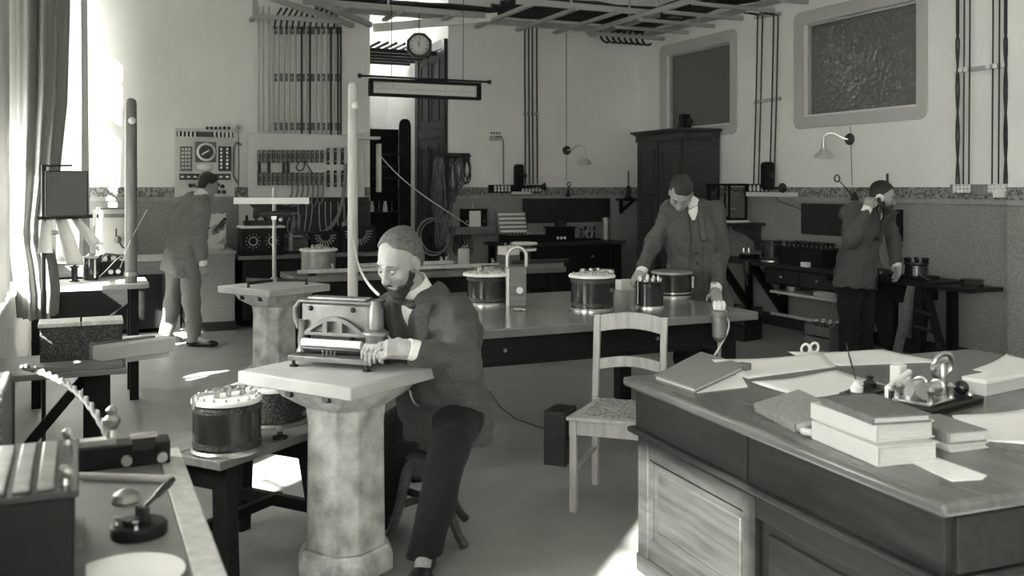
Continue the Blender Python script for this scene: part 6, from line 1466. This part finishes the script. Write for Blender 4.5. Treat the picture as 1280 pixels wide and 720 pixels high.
for x in (-0.01, 0.09): G().lathe([(0.018, 0), (0.012, 0.02), (0.022, 0.035), (0.022, 0.05), (0.012, 0.06), (0.016, 0.075), (0.006, 0.085)], (x, 0.05, 0.078 if x > 0 else 0.0), 14).out('binding_post', 'brass', tbk)
rod_thing('glass_rod', 'pale rod lying askew across the near table', 'rod', [ph(97, 592, NZ) + Vector((0.0, -0.06, 0.012)), ph(218, 604, NZ) + Vector((0, 0, 0.012))], 0.009, 'paper_grey', None, 10)
p = ph(157, 628, NZ); dm = thing('dome_weight', 'small grey dome weight between the rod and the key', 'weight', p); G().lathe([(0, 0), (0.032, 0), (0.034, 0.006), (0.028, 0.022), (0.012, 0.032), (0, 0.034)], n=22).out('dome', 'dull_metal', dm)
p = ph(174, 668, NZ); mk = thing('morse_key', 'round based key switch with a slanting handle on the near table', 'switch', p, 0.5)
G().lathe([(0, 0), (0.058, 0), (0.06, 0.004), (0.06, 0.022), (0.055, 0.027), (0, 0.027)], n=30).out('base', 'black_wood', mk)
G().b2((-0.035, -0.012, 0.027), (0.02, 0.012, 0.04)).out('lever_block', 'iron', mk, bev=0.002); G().b2((0.0, -0.016, 0.027), (0.016, 0.016, 0.06)).out('pivot', 'iron', mk)
G().rev((0.0, 0, 0.05), (0.1, 0.02, 0.095), [(0.005, 0), (0.005, 0.45), (0.008, 0.5), (0.01, 0.8), (0.006, 1)], 12).out('handle', 'ebonite', mk)
for (x, y) in ((-0.04, 0.025), (-0.03, -0.035), (0.03, 0.035)): G().lathe([(0.007, 0.027), (0.004, 0.035), (0.008, 0.044)], (x, y, 0), 8).out('terminal', 'brass', mk)
p = ph(158, 726, NZ); dsh = tag(G().lathe([(0, 0.004), (0.07, 0.004), (0.105, 0.014), (0.11, 0.014), (0.075, 0.0), (0, 0)], n=40).out('white_dish', 'porcelain', loc=p), 'shallow white dish at the edge of the near table', 'dish')
# ================================================================== right wall
def pR(px, py, off=0.03): return pX(px, py, XR - off)
MRW = lambda p: Matrix.Translation(p)
def rbox(t, m, name, px0, py0, px1, py1, off, th, bev=0.003):
    a = pR(px0, py0, off); b = pR(px1, py1, off); c = (a + b) / 2; s_ = Vector((th, abs(a.y - b.y), abs(a.z - b.z)))
    c = Vector((XR - off - th / 2, c.y, c.z)) - t.location
    return G().box(c, s_).out(name, m, t, bev=bev)
for i, px in enumerate((942, 948, 962, 967.5)):
    top = pR(px + 5, 19, 0.04)
    rod_thing('wall_wire', 'dark beaded wire running down the right wall to the telephone strip', 'wire', [pR(px - 12, 16, 0.25), pR(px + 1, 18, 0.1), top, pR(px + 5, 30, 0.04), pR(px + 3, 125, 0.04), pR(px, 232, 0.05)], 0.0085, 'cord_dark', 'wires above the right wall telephone')
for py, lab in ((20, 'upper grey clip bar holding wires on the right wall'), (126, 'lower grey clip bar holding wires on the right wall')):
    t = thing('wire_clip', lab, 'clip', pR(943, py + 2, 0.012)); e = pR(976, py - 3, 0.012) - pR(943, py + 2, 0.012)
    G().bar((0, 0, 0), e, 0.02, 0.04).out('bar', 'paint_grey', t)
    for k in range(4): G().sph(e * ((k + 0.4) / 4) + Vector((-0.02, 0, 0)), 0.014, 8, 6).out('knob', 'porcelain', t)
t = thing('terminal_strip', 'dark terminal strip on the right wall beside the horn telephone', 'terminal strip', pR(935, 235, 0.014))
rbox(t, 'black_wood', 'board', 935, 230, 962, 240, 0.014, 0.035)
for k in range(5): G().lathe([(0.012, 0), (0.02, 0.03), (0.01, 0.07)], pR(938 + 5 * k, 239, 0.06) - t.location, 8).out('insulator', 'porcelain', t)
wall_phone('upright dark wall telephone with horn above the right workbench', pR(966, 236, 0.03), -1, (-1, 0, 0))
t = thing('white_shelf', 'narrow white shelf under the horn telephone', 'shelf', pR(943, 242, 0.03)); rbox(t, 'paint_white', 'board', 943, 240, 998, 246, 0.03, 0.12)
rod_thing('phone_lead', 'thin dark lead drooping from the white shelf to the dark panel', 'wire', [pR(970, 246, 0.05), pR(975, 252, 0.03), pR(988, 257, 0.03), pR(1003, 262, 0.03)], 0.004, 'cord_dark')
t = thing('wall_panel', 'dark grained wooden panel on the right wall behind the man in tweed', 'panel', pR(1028, 275, 0.012)); rbox(t, 'dark_wood_h', 'board', 1003, 254, 1062, 296, 0.012, 0.02)
lamp_r = wall_lamp('small bracket lamp with glass bell shade on the right wall', pR(1063, 174, 0.0), (-1, 0, 0), -1)
G().tube([pR(1063, 158, 0.012) - lamp_r.location, pR(1065, 232, 0.012) - lamp_r.location], 0.004).out('cord', 'cord_grey', lamp_r)
t = thing('ring_rod', 'thin slanting rod with a ring at its top on the right wall rail', 'rod', pR(1068, 247, 0.05))
a = Vector((0, 0, 0)); b = pR(1049, 226, 0.09) - pR(1068, 247, 0.05)
G().tube([a, b], 0.006).out('rod', 'iron', t); G().torus(b + b.normalized() * 0.035, 0.035, 0.007, (1, 0, 0), 20).out('ring', 'iron', t); G().lathe([(0.045, -0.03), (0.03, 0.02), (0.01, 0.06)], (0, 0, 0), 12).out('foot', 'iron', t)
# wires at the far right
for i, px in enumerate((1197, 1204, 1211, 1240, 1248, 1257)):
    thick = i in (0, 5)
    if thick:
        for s_ in (-1, 1):
            pts = [pR(px + s_ * 1.6 * math.cos(PI * (py - 0) / 58) if py > 50 else px + s_ * 0.8, py - 4, 0.05) for py in range(-10, 240, 8)]
            rod_thing('twin_cable', 'thick black cable crossing its twin on the right wall', 'cable', pts, 0.009, 'cord_dark', 'crossing twin cables on the right wall')
    else:
        rod_thing('wall_wire', 'thin dark beaded wire on the right wall near the pilaster', 'wire', [pR(px + 1.5, -8, 0.04), pR(px + 1, 90, 0.04), pR(px, 232, 0.05)], 0.007, 'cord_dark', 'beaded wires near the pilaster')
t = thing('wire_clip', 'pale crossbar holding the six wires near the pilaster', 'clip', pR(1195, 89, 0.015)); e = pR(1262, 81, 0.015) - pR(1195, 89, 0.015)
G().bar((0, 0, 0), e, 0.02, 0.04).out('bar', 'paint_grey', t)
for k in (0.03, 0.14, 0.24, 0.66, 0.78, 0.94): G().lathe([(0.016, -0.02), (0.02, 0), (0.016, 0.02)], e * k + Vector((-0.035, 0, 0)), 10).out('insulator', 'porcelain', t)
t = thing('terminal_strip', 'white terminal strip in two groups under the wires near the pilaster', 'terminal strip', pR(1190, 236, 0.014))
rbox(t, 'dull_metal', 'plate', 1190, 230.5, 1262, 244, 0.014, 0.025)
for k in range(12):
    px = 1193 + 4.6 * k if k < 5 else 1237 + 4.2 * (k - 5)
    if px > 1262: continue
    G().lathe([(0.012, 0), (0.019, 0.015), (0.012, 0.03), (0.019, 0.045), (0.012, 0.06), (0.016, 0.075)], pR(px, 241, 0.06) - t.location, 10).out('insulator', 'porcelain', t)
rbox(t, 'paper', 'white_box', 1247, 239, 1261.5, 247, 0.05, 0.06)
# wall bracket with clamp
t = thing('wall_bracket', 'black iron wall bracket with an instrument rod behind the telephoning man', 'bracket', pR(1126, 275, 0.012))
G().b2((-0.03, -0.03, -0.2), (0.0, 0.03, 0.1)).out('wall_plate', 'black_wood', t); G().bar((-0.02, 0, 0.07), (-0.36, -0.1, 0.07), 0.03, 0.03).out('arm', 'iron', t); G().bar((-0.02, 0, -0.1), (-0.3, -0.08, 0.055), 0.025, 0.025).out('strut', 'iron', t)
G().bar((-0.3, -0.08, 0.08), (-0.3, -0.08, -0.06), 0.02, 0.025).out('drop_bar', 'iron', t); G().cyl((-0.12, 0.05, 0.09), (-0.12, 0.05, 0.44), 0.012).out('rod', 'iron', t); G().lathe([(0.05, 0.085), (0.04, 0.12), (0.02, 0.2)], (-0.12, 0.05, 0), 12).out('rod_base', 'iron', t)
# ---- shelf with balance case
p = pR(928, 277, 0.012); t = thing('corbel_shelf', 'dark wall shelf on a curved corbel beside the wardrobe', 'shelf', (XR - 0.012, 8.95, p.z))
G().b2((-0.42, -0.3, -0.035), (0, 0.46, 0)).out('board', 'dark_wood_h', t, bev=0.004)
pr = [(-0.0, -0.035), (-0.38, -0.035), (-0.36, -0.08), (-0.2, -0.13), (-0.08, -0.22), (-0.06, -0.32), (0.0, -0.32)]
for y in (-0.22, 0.38): G().prism(pr, y, y + 0.04, Matrix(((1, 0, 0, 0), (0, 0, 1, 0), (0, 1, 0, 0), (0, 0, 0, 1)))).out('corbel', 'dark_wood', t)
bl = thing('balance_case', 'glass fronted balance case in dark frame on the corbel shelf', 'balance', (XR - 0.38, 8.9, p.z))
zc = 0.42
G().b2((0, -0.05, 0), (0.3, 0.4, 0.025)).out('lower_base', 'paint_white', bl); G().b2((0.02, -0.03, 0.025), (0.28, 0.38, 0.05)).out('upper_base', 'black_wood', bl)
g = G()
for (x, y) in ((0.02, -0.03), (0.02, 0.17), (0.02, 0.36), (0.26, -0.03), (0.26, 0.36)): g.b2((x, y, 0.05), (x + 0.022, y + 0.022, zc))
g.b2((0.01, -0.04, zc), (0.29, 0.39, zc + 0.025)); g.b2((0.02, -0.03, 0.05), (0.042, 0.38, 0.07)); g.out('frame', 'black_wood', bl)
for (y0, y1) in ((-0.01, 0.165), (0.195, 0.355)): G().b2((0.028, y0, 0.07), (0.032, y1, zc)).out('pane', 'glass', bl)
G().b2((0.045, -0.022, 0.05), (0.258, -0.018, zc)).out('pane', 'glass', bl)
G().cyl((0.15, 0.17, 0.05), (0.15, 0.17, 0.36), 0.008).out('balance_pillar', 'brass', bl); G().bar((0.15, 0.05, 0.35), (0.15, 0.29, 0.35), 0.01, 0.015).out('balance_beam', 'brass', bl)
for y in (0.06, 0.28): G().lathe([(0.0, 0.15), (0.035, 0.155), (0.035, 0.16), (0, 0.16)], (0.15, y, 0), 14).out('pan', 'brass', bl)
# ---- right wall workbench on struts
RBZ = 0.75
rw = thing('wall_workbench', 'dark workbench fixed along the right wall on diagonal struts', 'bench', (6.58, 6.78, 0))
RL = 2.3; RD = XR - 0.04 - 6.58
G().b2((0, 0, RBZ - 0.04), (RD, RL, RBZ)).out('bench_top', 'dark_wood_h', rw, bev=0.005)
G().b2((0.06, 0.25, RBZ - 0.22), (RD - 0.02, 1.35, RBZ - 0.04)).out('drawer_case', 'black_wood', rw)
for k in range(2): d = G().b2((0.045, 0.28 + 0.53 * k, RBZ - 0.2), (0.06, 0.78 + 0.53 * k, RBZ - 0.06)).out('drawer', 'dark_wood_h', rw, bev=0.003); G().sph((0.035, 0.53 + 0.53 * k, RBZ - 0.13), 0.014).out('knob', 'brass', d)
for y in (0.35, 1.5, 2.1):
    G().bar((0.05, y, RBZ - 0.06), (RD - 0.03, y - 0.0, 0.18), 0.07, 0.07, up=(0, 1, 0)).out('strut', 'black_wood', rw); G().b2((RD - 0.06, y - 0.035, 0.12), (RD - 0.0, y + 0.035, RBZ - 0.04)).out('wall_post', 'black_wood', rw)
G().b2((0.05, 0.3, 0.44), (RD - 0.07, 1.25, 0.465)).out('lower_shelf', 'pale_wood', rw, bev=0.003)
G().b2((0.1, 0.2, 0.2), (0.13, 1.3, 0.225)).out('tie_rail', 'pale_wood', rw)
def onrw(px, py): v = ph(px, py, RBZ); return Vector((max(v.x, 6.72), v.y, RBZ))
p = ph(992, 375, 0.465); t = tag(G().lathe([(0, 0), (0.075, 0), (0.075, 0.12), (0.07, 0.125), (0, 0.125)], n=24).out('tin_can', 'dull_metal', loc=(6.78, 7.85, 0.465)), 'pale metal tin standing on the shelf under the right workbench', 'tin')
t = thing('paper_bundle', 'flat bundle of papers on the shelf under the right workbench', 'papers', (6.7, 7.15, 0.465)); G().b2((0, 0, 0), (0.25, 0.3, 0.04)).out('lower_sheets', 'paper_grey', t); G().b2((0.02, 0.03, 0.04), (0.24, 0.26, 0.065)).out('upper_sheets', 'paper', t)
t = thing('terminal_gauge', 'small open brass gauge on the far end of the right workbench', 'gauge', (6.76, 8.55, RBZ)); G().b2((0, 0, 0), (0.16, 0.16, 0.05)).out('base', 'black_wood', t, bev=0.003); G().b2((0.02, 0.02, 0.05), (0.14, 0.14, 0.07)).out('plate', 'dull_metal', t)
for y in (0.03, 0.12): G().lathe([(0.012, 0.07), (0.01, 0.12), (0.018, 0.13)], (0.03, y, 0), 10).out('terminal', 'brass', t)
G().cyl((0.03, 0.0, 0.13), (0.03, 0.16, 0.13), 0.008).out('crossbar', 'brass', t)
t = drum('black drum with ribbed white edge on the right workbench', (6.8, 8.2, RBZ), 0.11, 0.22, perf=True, studs=12, lid='ebonite', lidr=1.1)
t = thing('plug_box', 'long black plug box topped with rows of knobs on the right workbench', 'resistance box', (6.66, 7.3, RBZ)); G().b2((0, 0, 0), (0.26, 0.62, 0.17)).out('case', 'black_wood', t, bev=0.004); G().b2((-0.008, -0.008, 0.17), (0.268, 0.628, 0.185)).out('top_plate', 'ebonite', t)
for r in range(2):
    for k in range(9): G().lathe([(0.016, 0), (0.012, 0.02), (0.024, 0.035), (0.024, 0.05), (0.01, 0.058)], (0.07 + 0.12 * r, 0.04 + 0.067 * k, 0.185), 10).out('plug', 'ebonite', t)
t = tag(G().b2((0, 0, 0), (0.045, 0.1, 0.05)).out('white_block', 'paper', loc=(6.595, 7.42, RBZ), bev=0.003), 'small white block before the black plug box', 'block')
t = thing('clamp_stand', 'slender metal clamp stand at the end of the right workbench', 'stand', (6.62, 8.95, RBZ)); G().lathe([(0.07, 0), (0.07, 0.012), (0.02, 0.025), (0.012, 0.04), (0.011, 0.6)], n=18).out('stand_rod', 'steel', t); G().sph((0, 0, 0.6), 0.02).out('boss', 'brass', t); G().cyl((0, 0.0, 0.38), (-0.0, -0.09, 0.38), 0.007).out('clamp_arm', 'steel', t)
t = thing('under_bench_lamp', 'small dark cylinder hanging at the front of the right workbench', 'instrument', (6.55, 8.3, RBZ - 0.16)); G().lathe([(0.0, -0.1), (0.014, -0.1), (0.014, 0.0), (0.04, 0.02), (0.04, 0.14), (0.03, 0.16), (0, 0.16)], n=18).out('cylinder', 'iron', t); G().b2((-0.02, -0.02, 0.1), (0.025, 0.02, 0.13)).out('clip', 'iron', t)
# crates and chests on the floor
p = ph(946, 437, 0); t = thing('floor_chest', 'black box with a brass lock on the floor under the right workbench', 'chest', (6.05, 7.72, 0), 0.25); G().b2((0, 0, 0), (0.3, 0.42, 0.3)).out('case', 'lacquer', t, bev=0.006); G().b2((-0.006, -0.006, 0.3), (0.306, 0.426, 0.33)).out('lid', 'lacquer', t, bev=0.005); G().rev((-0.001, 0.21, 0.25), (-0.014, 0.21, 0.25), [(0.02, 0), (0.02, 1)], 14).out('lock', 'brass', t)
t = thing('long_flat_box', 'long flat dark box on the floor behind the work table', 'box', (5.5, 8.1, 0), 0.0); G().b2((0, 0, 0), (0.5, 0.3, 0.26)).out('case', 'black_wood', t, bev=0.005); G().b2((-0.01, -0.01, 0.26), (0.51, 0.31, 0.29)).out('lid', 'black_wood', t, bev=0.004)
t = thing('bottle_crate', 'slatted wooden crate of small bottles under the right workbench', 'crate', (6.42, 6.92, 0))
for x in (0, 0.24): 
    for z in (0.02, 0.13): G().b2((x, 0, z), (x + 0.015, 0.34, z + 0.09)).out('slat', 'mid_wood', t)
for y in (0, 0.325): G().b2((0.015, y, 0.02), (0.24, y + 0.015, 0.24)).out('end_board', 'mid_wood', t)
G().b2((0, 0, 0), (0.255, 0.34, 0.02)).out('bottom', 'mid_wood', t)
for k in range(6):
    x, y = 0.075 + 0.09 * (k % 2), 0.08 + 0.09 * (k // 2)
    b = thing('small_bottle', 'small dark bottle packed in the slatted crate', 'bottle', (6.42 + x, 6.92 + y, 0.02), 0, 'bottles in the slatted crate'); G().lathe([(0, 0), (0.032, 0), (0.034, 0.01), (0.034, 0.17), (0.014, 0.2), (0.014, 0.23), (0, 0.23)], n=14).out('glass_body', 'lacquer', b); G().lathe([(0.016, 0.23), (0.018, 0.25), (0, 0.255)], n=10).out('stopper', 'porcelain', b)
# ---- trestle table behind the telephoning man
tt = thing('trestle_table', 'dark table on splayed trestle legs beside the telephoning man', 'table', (6.44, 5.5, 0))
G().b2((0, 0.28, RBZ - 0.04), (0.5, 1.2, RBZ)).out('table_top', 'black_wood', tt, bev=0.004); G().b2((0.05, -0.06, RBZ - 0.055), (0.45, 0.28, RBZ - 0.02)).out('end_leaf', 'black_wood', tt, bev=0.004)
G().b2((0.04, 0.6, RBZ - 0.2), (0.46, 1.18, RBZ - 0.04)).out('drawer_case', 'black_wood', tt)
G().bar((0.06, 0.52, RBZ - 0.04), (0.0, 0.66, 0.0), 0.06, 0.05, up=(1, 0, 0)).out('pale_leg', 'mid_wood', tt); G().bar((0.1, 0.45, RBZ - 0.04), (0.1, 0.5, 0.0), 0.1, 0.07, up=(1, 0, 0)).out('leg', 'black_wood', tt); G().bar((0.1, 0.42, RBZ - 0.05), (0.02, 0.1, 0.0), 0.05, 0.05, up=(1, 0, 0)).out('strut', 'black_wood', tt)
for (x, y) in ((0.4, 0.4), (0.4, 1.1)): G().box((x, y, (RBZ - 0.04) / 2), (0.07, 0.07, RBZ - 0.04)).out('leg', 'black_wood', tt)
for z in (0.5, 0.36): G().cyl((0.07, 0.5, z), (0.05, 0.3, z - 0.02), 0.014).out('turnbuckle', 'iron', tt)
pr = [(1.2, RBZ - 0.05), (0.95, RBZ - 0.05), (0.78, 0.1), (0.9, 0.02), (1.05, 0.02), (1.12, 0.25)]
G().prism([(0.86, RBZ - 0.2), (1.18, RBZ - 0.2), (1.0, 0.12), (0.86, 0.12)], 0.2, 0.26, Matrix(((0, 0, 1, 0), (1, 0, 0, 0), (0, 1, 0, 0), (0, 0, 0, 1)))).out('bracket_board', 'black_wood', tt)
t = thing('coil_ring', 'round dark coil lying on the table before the telephoning man', 'coil', (6.6, 6.48, RBZ)); G().lathe([(0.05, 0), (0.09, 0), (0.095, 0.01), (0.095, 0.05), (0.088, 0.06), (0.05, 0.06), (0.045, 0.03)], n=28).out('winding', 'lacquer', t); G().lathe([(0.0, 0), (0.046, 0), (0.046, 0.02), (0, 0.02)], n=20).out('hub', 'iron', t)
t = thing('knob_apparatus', 'black apparatus with a crown of knobs on the trestle table', 'instrument', (6.66, 6.12, RBZ)); G().b2((-0.12, -0.14, 0), (0.12, 0.14, 0.03)).out('base', 'black_wood', t); G().lathe([(0.1, 0.03), (0.095, 0.12), (0.105, 0.13), (0.105, 0.145), (0, 0.145)], n=26).out('body', 'lacquer', t)
for k in range(8): a = 2 * PI * k / 8; G().lathe([(0.01, 0), (0.018, 0.02), (0.018, 0.035), (0.006, 0.04)], (0.085 * math.cos(a), 0.085 * math.sin(a), 0.145), 10).out('knob', 'ebonite', t)
for s_ in (-1, 1): G().tube([(-0.1, s_ * 0.1, 0.03), (-0.13, s_ * 0.16, 0.05), (-0.1, s_ * 0.22, 0.012)], 0.006).out('lead', 'cord_dark', t)
t = thing('round_black_case', 'flat round black case on the end leaf of the trestle table', 'case', (6.72, 5.6, RBZ - 0.02)); G().lathe([(0, 0), (0.085, 0), (0.088, 0.008), (0.088, 0.055), (0.08, 0.062), (0, 0.064)], n=28).out('case', 'lacquer', t); G().lathe([(0.089, 0.03), (0.091, 0.033), (0.089, 0.036)], n=28).out('seam_ring', 'iron', t)
# camera-like box on top of the wardrobe
t = thing('wardrobe_top_box', 'small dark apparatus standing on top of the wardrobe', 'apparatus', (6.63, 9.6, WH)); G().b2((-0.05, -0.06, 0.0), (0.07, 0.06, 0.04)).out('base', 'black_wood', t); G().b2((-0.04, -0.05, 0.04), (0.06, 0.05, 0.17)).out('body', 'black_wood', t, bev=0.005); G().rev((0.02, -0.05, 0.08), (0.04, -0.1, 0.08), [(0.03, 0), (0.03, 1)], 14).out('lens', 'iron', t)
# ================================================================== papers, books and instruments on the desk
def sheet(name, label, cat, pxs, z, th, m, bend=0.0, group=None):
    pts = [ph(x, y, z) for x, y in pxs]; c = sum(pts, Vector()) / len(pts)
    g = G(); g.prism([(p.x - c.x, p.y - c.y) for p in pts], 0, th)
    return tag(g.out(name, m, loc=(c.x, c.y, z), bev=min(0.002, th * 0.3)), label, cat, group)
def curled(name, label, cat, pxs, z, m, lift):
    """a sheet with four corners whose far edge lifts a little"""
    a, b, c, d = [ph(x, y, z) for x, y in pxs]; o = (a + b + c + d) / 4
    def fn(u, v):
        p = (a * (1 - u) + b * u) * (1 - v) + (d * (1 - u) + c * u) * v
        return Vector((p.x - o.x, p.y - o.y, 0.0025 + lift * (max(0, v - 0.4) ** 2) * (1.2 - u * 0.6) + 0.004 * math.sin(6 * u + 2) * v))
    g = G(); g.grid(fn, 10, 10); return tag(g.out(name, m, loc=(o.x, o.y, z), solid=0.002), label, cat)
D0 = DZ
pf = [ph(x, y, D0) for x, y in ((818, 476), (868, 493), (932, 463), (876, 446))]; c = sum(pf, Vector()) / 4
t = thing('portfolio', 'grey cloth portfolio with dark corner ties at the desk corner', 'portfolio', (c.x, c.y, D0))
G().prism([(p.x - c.x, p.y - c.y) for p in pf], 0.0, 0.006).out('back_cover', 'leather', t); G().prism([((p.x - c.x) * 0.96, (p.y - c.y) * 0.96) for p in pf], 0.006, 0.018).out('papers', 'paper_grey', t); G().prism([(p.x - c.x, p.y - c.y) for p in pf], 0.018, 0.025).out('front_cover', 'book_cloth', t, bev=0.003)
q = pf[2] - c; G().box((q.x * 0.95, q.y * 0.95, 0.015), (0.05, 0.05, 0.034), 0.4).out('corner_tie', 'leather', t, bev=0.004)
sheet('loose_papers', 'white papers slipped under the grey portfolio', 'papers', ((868, 492), (935, 484), (925, 468), (880, 478)), D0, 0.003, 'paper')
curled('drawing_sheet', 'large white drawing sheet spread along the back of the desk', 'paper sheet', ((935, 474), (1046, 459), (1030, 447), (890, 459)), D0, 'paper', 0.06)
curled('drawing_sheet', 'wide white sheet with raised edge at the back corner of the desk', 'paper sheet', ((1050, 458), (1182, 453), (1105, 441), (985, 446)), D0, 'paper', 0.04)
curled('letter_sheet', 'white sheet lying between the portfolio and the ink stand', 'paper sheet', ((1012, 499), (1112, 483), (1046, 466), (940, 482)), D0, 'paper', 0.02)
# leaning cloth book
def book(name, label, px, py, z, L_, W_, H_, az, cover, group=None, tilt=0.0, spine=True):
    p = ph(px, py, z); t = thing(name, label, 'book', (p.x, p.y, z), az, group)
    t.rotation_euler = (0, tilt, az)
    G().b2((0, 0, 0), (L_, W_, 0.005)).out('back_cover', cover, t, bev=0.0015); G().b2((0, 0, H_ - 0.005), (L_, W_, H_)).out('front_cover', cover, t, bev=0.0015)
    G().b2((0.008, 0.006, 0.005), (L_ - 0.006, W_ - 0.006, H_ - 0.005)).out('page_block', 'page_edge', t)
    if spine: G().b2((-0.004, 0.0, 0.0), (0.004, W_, H_)).out('spine', cover, t, bev=0.003)
    return t
book('cloth_book', 'grey cloth book lying alone before the stack of thick books', 995, 541, D0, 0.17, 0.29, 0.03, math.radians(-14), 'book_cloth', None, math.radians(-14))
p = ph(1012, 545, D0); t = tag(G().torus((0, 0, 0.012), 0.018, 0.012, (0.2, 0.1, 1), 18).out('crumpled_ribbon', 'paper_grey', loc=p), 'small pale roll of ribbon beside the grey cloth book', 'ribbon')
SX, SY_ = 1098, 584; BA = math.radians(-8)
book('thick_book', 'thick pale book at the bottom of the stack of three on the desk', SX, SY_, D0, 0.2, 0.31, 0.055, BA, 'paper_grey')
book('thick_book', 'thick worn book in the middle of the stack of three on the desk', SX - 2, SY_ - 30, D0 + 0.055, 0.2, 0.3, 0.05, BA + 0.03, 'paper_grey')
book('thick_book', 'dark leather book on top of the stack of three on the desk', SX - 6, SY_ - 52, D0 + 0.105, 0.185, 0.27, 0.024, BA - 0.06, 'leather')
book('note_book', 'grey notebook at the bottom of the pair beside the thick books', 1190, 566, D0, 0.14, 0.21, 0.02, math.radians(-4), 'paper_grey')
book('note_book', 'thick grey notebook on top of the pair beside the thick books', 1186, 556, D0 + 0.02, 0.135, 0.2, 0.036, math.radians(-9), 'book_cloth')
sheet('white_card', 'blank white card lying flat at the front of the desk', 'card', ((1138, 578), (1166, 571), (1234, 595), (1228, 600), (1190, 602)), D0, 0.002, 'paper')
curled('letter_sheet', 'crumpled white paper hanging near the right side of the notebooks', 'paper sheet', ((1228, 552), (1330, 560), (1320, 512), (1190, 530)), D0, 'paper', 0.05)
# ink stand, pen and candle
p = ph(1085, 492, D0); t = thing('ink_stand', 'flat ink stand with small bottles behind the thick books', 'ink stand', p, 0.35)
G().b2((-0.11, -0.03, 0), (0.14, 0.06, 0.012)).out('tray', 'dark_wood_h', t, bev=0.003)
for k, x in enumerate((-0.05, 0.06)): G().lathe([(0.022, 0.012), (0.024, 0.03), (0.012, 0.042), (0.012, 0.05), (0.016, 0.055), (0, 0.058)], (x, 0.02, 0), 16).out('ink_bottle', ['porcelain', 'ebonite'][k], t)
pn = tag(G().rev((0, 0, 0.055), (-0.02, 0.03, 0.19), [(0.003, 0), (0.0035, 0.6), (0.002, 1)], 8).out('dip_pen', 'black_mark', loc=p + Vector((-0.045, 0.015, -0.003))), 'thin dark pen standing in the ink stand', 'pen')
p = ph(1123, 483, D0); tag(G().b2((-0.028, -0.022, 0), (0.028, 0.022, 0.085)).out('white_block', 'paper', loc=p, rz=0.3, bev=0.005), 'upright white block between the ink stand and the telegraph', 'block')
# telegraph instrument
p = ph(1190, 512, D0); t = thing('telegraph_instrument', 'brass telegraph instrument with coils on a dark base board', 'telegraph', (p.x, p.y, D0), 0.25)
G().b2((-0.16, -0.02, 0), (0.2, 0.24, 0.022)).out('base_board', 'black_wood', t, bev=0.006)
G().b2((-0.13, 0.01, 0.022), (0.05, 0.15, 0.034)).out('brass_plate', 'brass', t, bev=0.003)
for k in range(2): G().rev((-0.1, 0.05 + 0.06 * k, 0.07), (0.0, 0.05 + 0.06 * k, 0.07), [(0.03, 0), (0.03, 0.08), (0.024, 0.1), (0.024, 0.9), (0.03, 0.92), (0.03, 1)], 18).out('coil', 'brass', t)
for (x, y) in ((-0.11, 0.02), (0.03, 0.02), (-0.11, 0.14), (0.03, 0.14)): G().lathe([(0.012, 0.034), (0.008, 0.06), (0.015, 0.075), (0.006, 0.085)], (x, y, 0), 12).out('terminal', 'brass', t)
G().lathe([(0.02, 0.022), (0.014, 0.08), (0.018, 0.12), (0.01, 0.14)], (0.09, 0.08, 0), 14).out('pillar', 'brass', t)
G().torus((0.09, 0.08, 0.13), 0.045, 0.009, (0.3, 1, 0.2), 22).out('wheel', 'brass', t)
G().rev((0.02, 0.08, 0.13), (0.17, 0.1, 0.15), [(0.008, 0), (0.014, 0.3), (0.008, 0.6), (0.02, 1)], 12).out('lever', 'steel', t)
G().sph((0.15, 0.04, 0.05), 0.026).out('black_knob', 'ebonite', t); G().sph((0.13, -0.0, 0.034), 0.013).out('brass_foot', 'brass', t)
G().rev((-0.12, 0.17, 0.06), (0.08, 0.2, 0.09), [(0.012, 0), (0.012, 1)], 12).out('paper_roll', 'paper', t)
for q in ((-0.12, 0.17, 0.06), (0.08, 0.2, 0.09)): G().bar((q[0], q[1], 0.02), q, 0.015, 0.015).out('roll_post', 'brass', t)
p = ph(1250, 492, D0); t = thing('long_card_box', 'long pale cardboard box at the right side of the desk', 'box', (p.x, p.y, D0), 0.15); G().b2((-0.09, 0, 0), (0.2, 0.09, 0.045)).out('box_body', 'paper_grey', t, bev=0.002); G().b2((-0.095, -0.004, 0.045), (0.205, 0.094, 0.06)).out('lid', 'paper', t, bev=0.002)
curled('drawing_sheet', 'white paper draped over the right back part of the desk', 'paper sheet', ((1216, 463), (1300, 480), (1320, 458), (1258, 449)), D0, 'paper', 0.04)
p = ph(1012, 443, D0); t = thing('ring_pair', 'two pale upright rings standing at the back edge of the desk', 'rings', p, 0.2)
for x in (-0.03, 0.035): G().torus((x, 0, 0.028), 0.022, 0.006, (0.3, 1, 0), 20).out('ring', 'porcelain', t)
G().b2((-0.06, -0.012, 0), (0.065, 0.012, 0.006)).out('bar', 'steel', t)
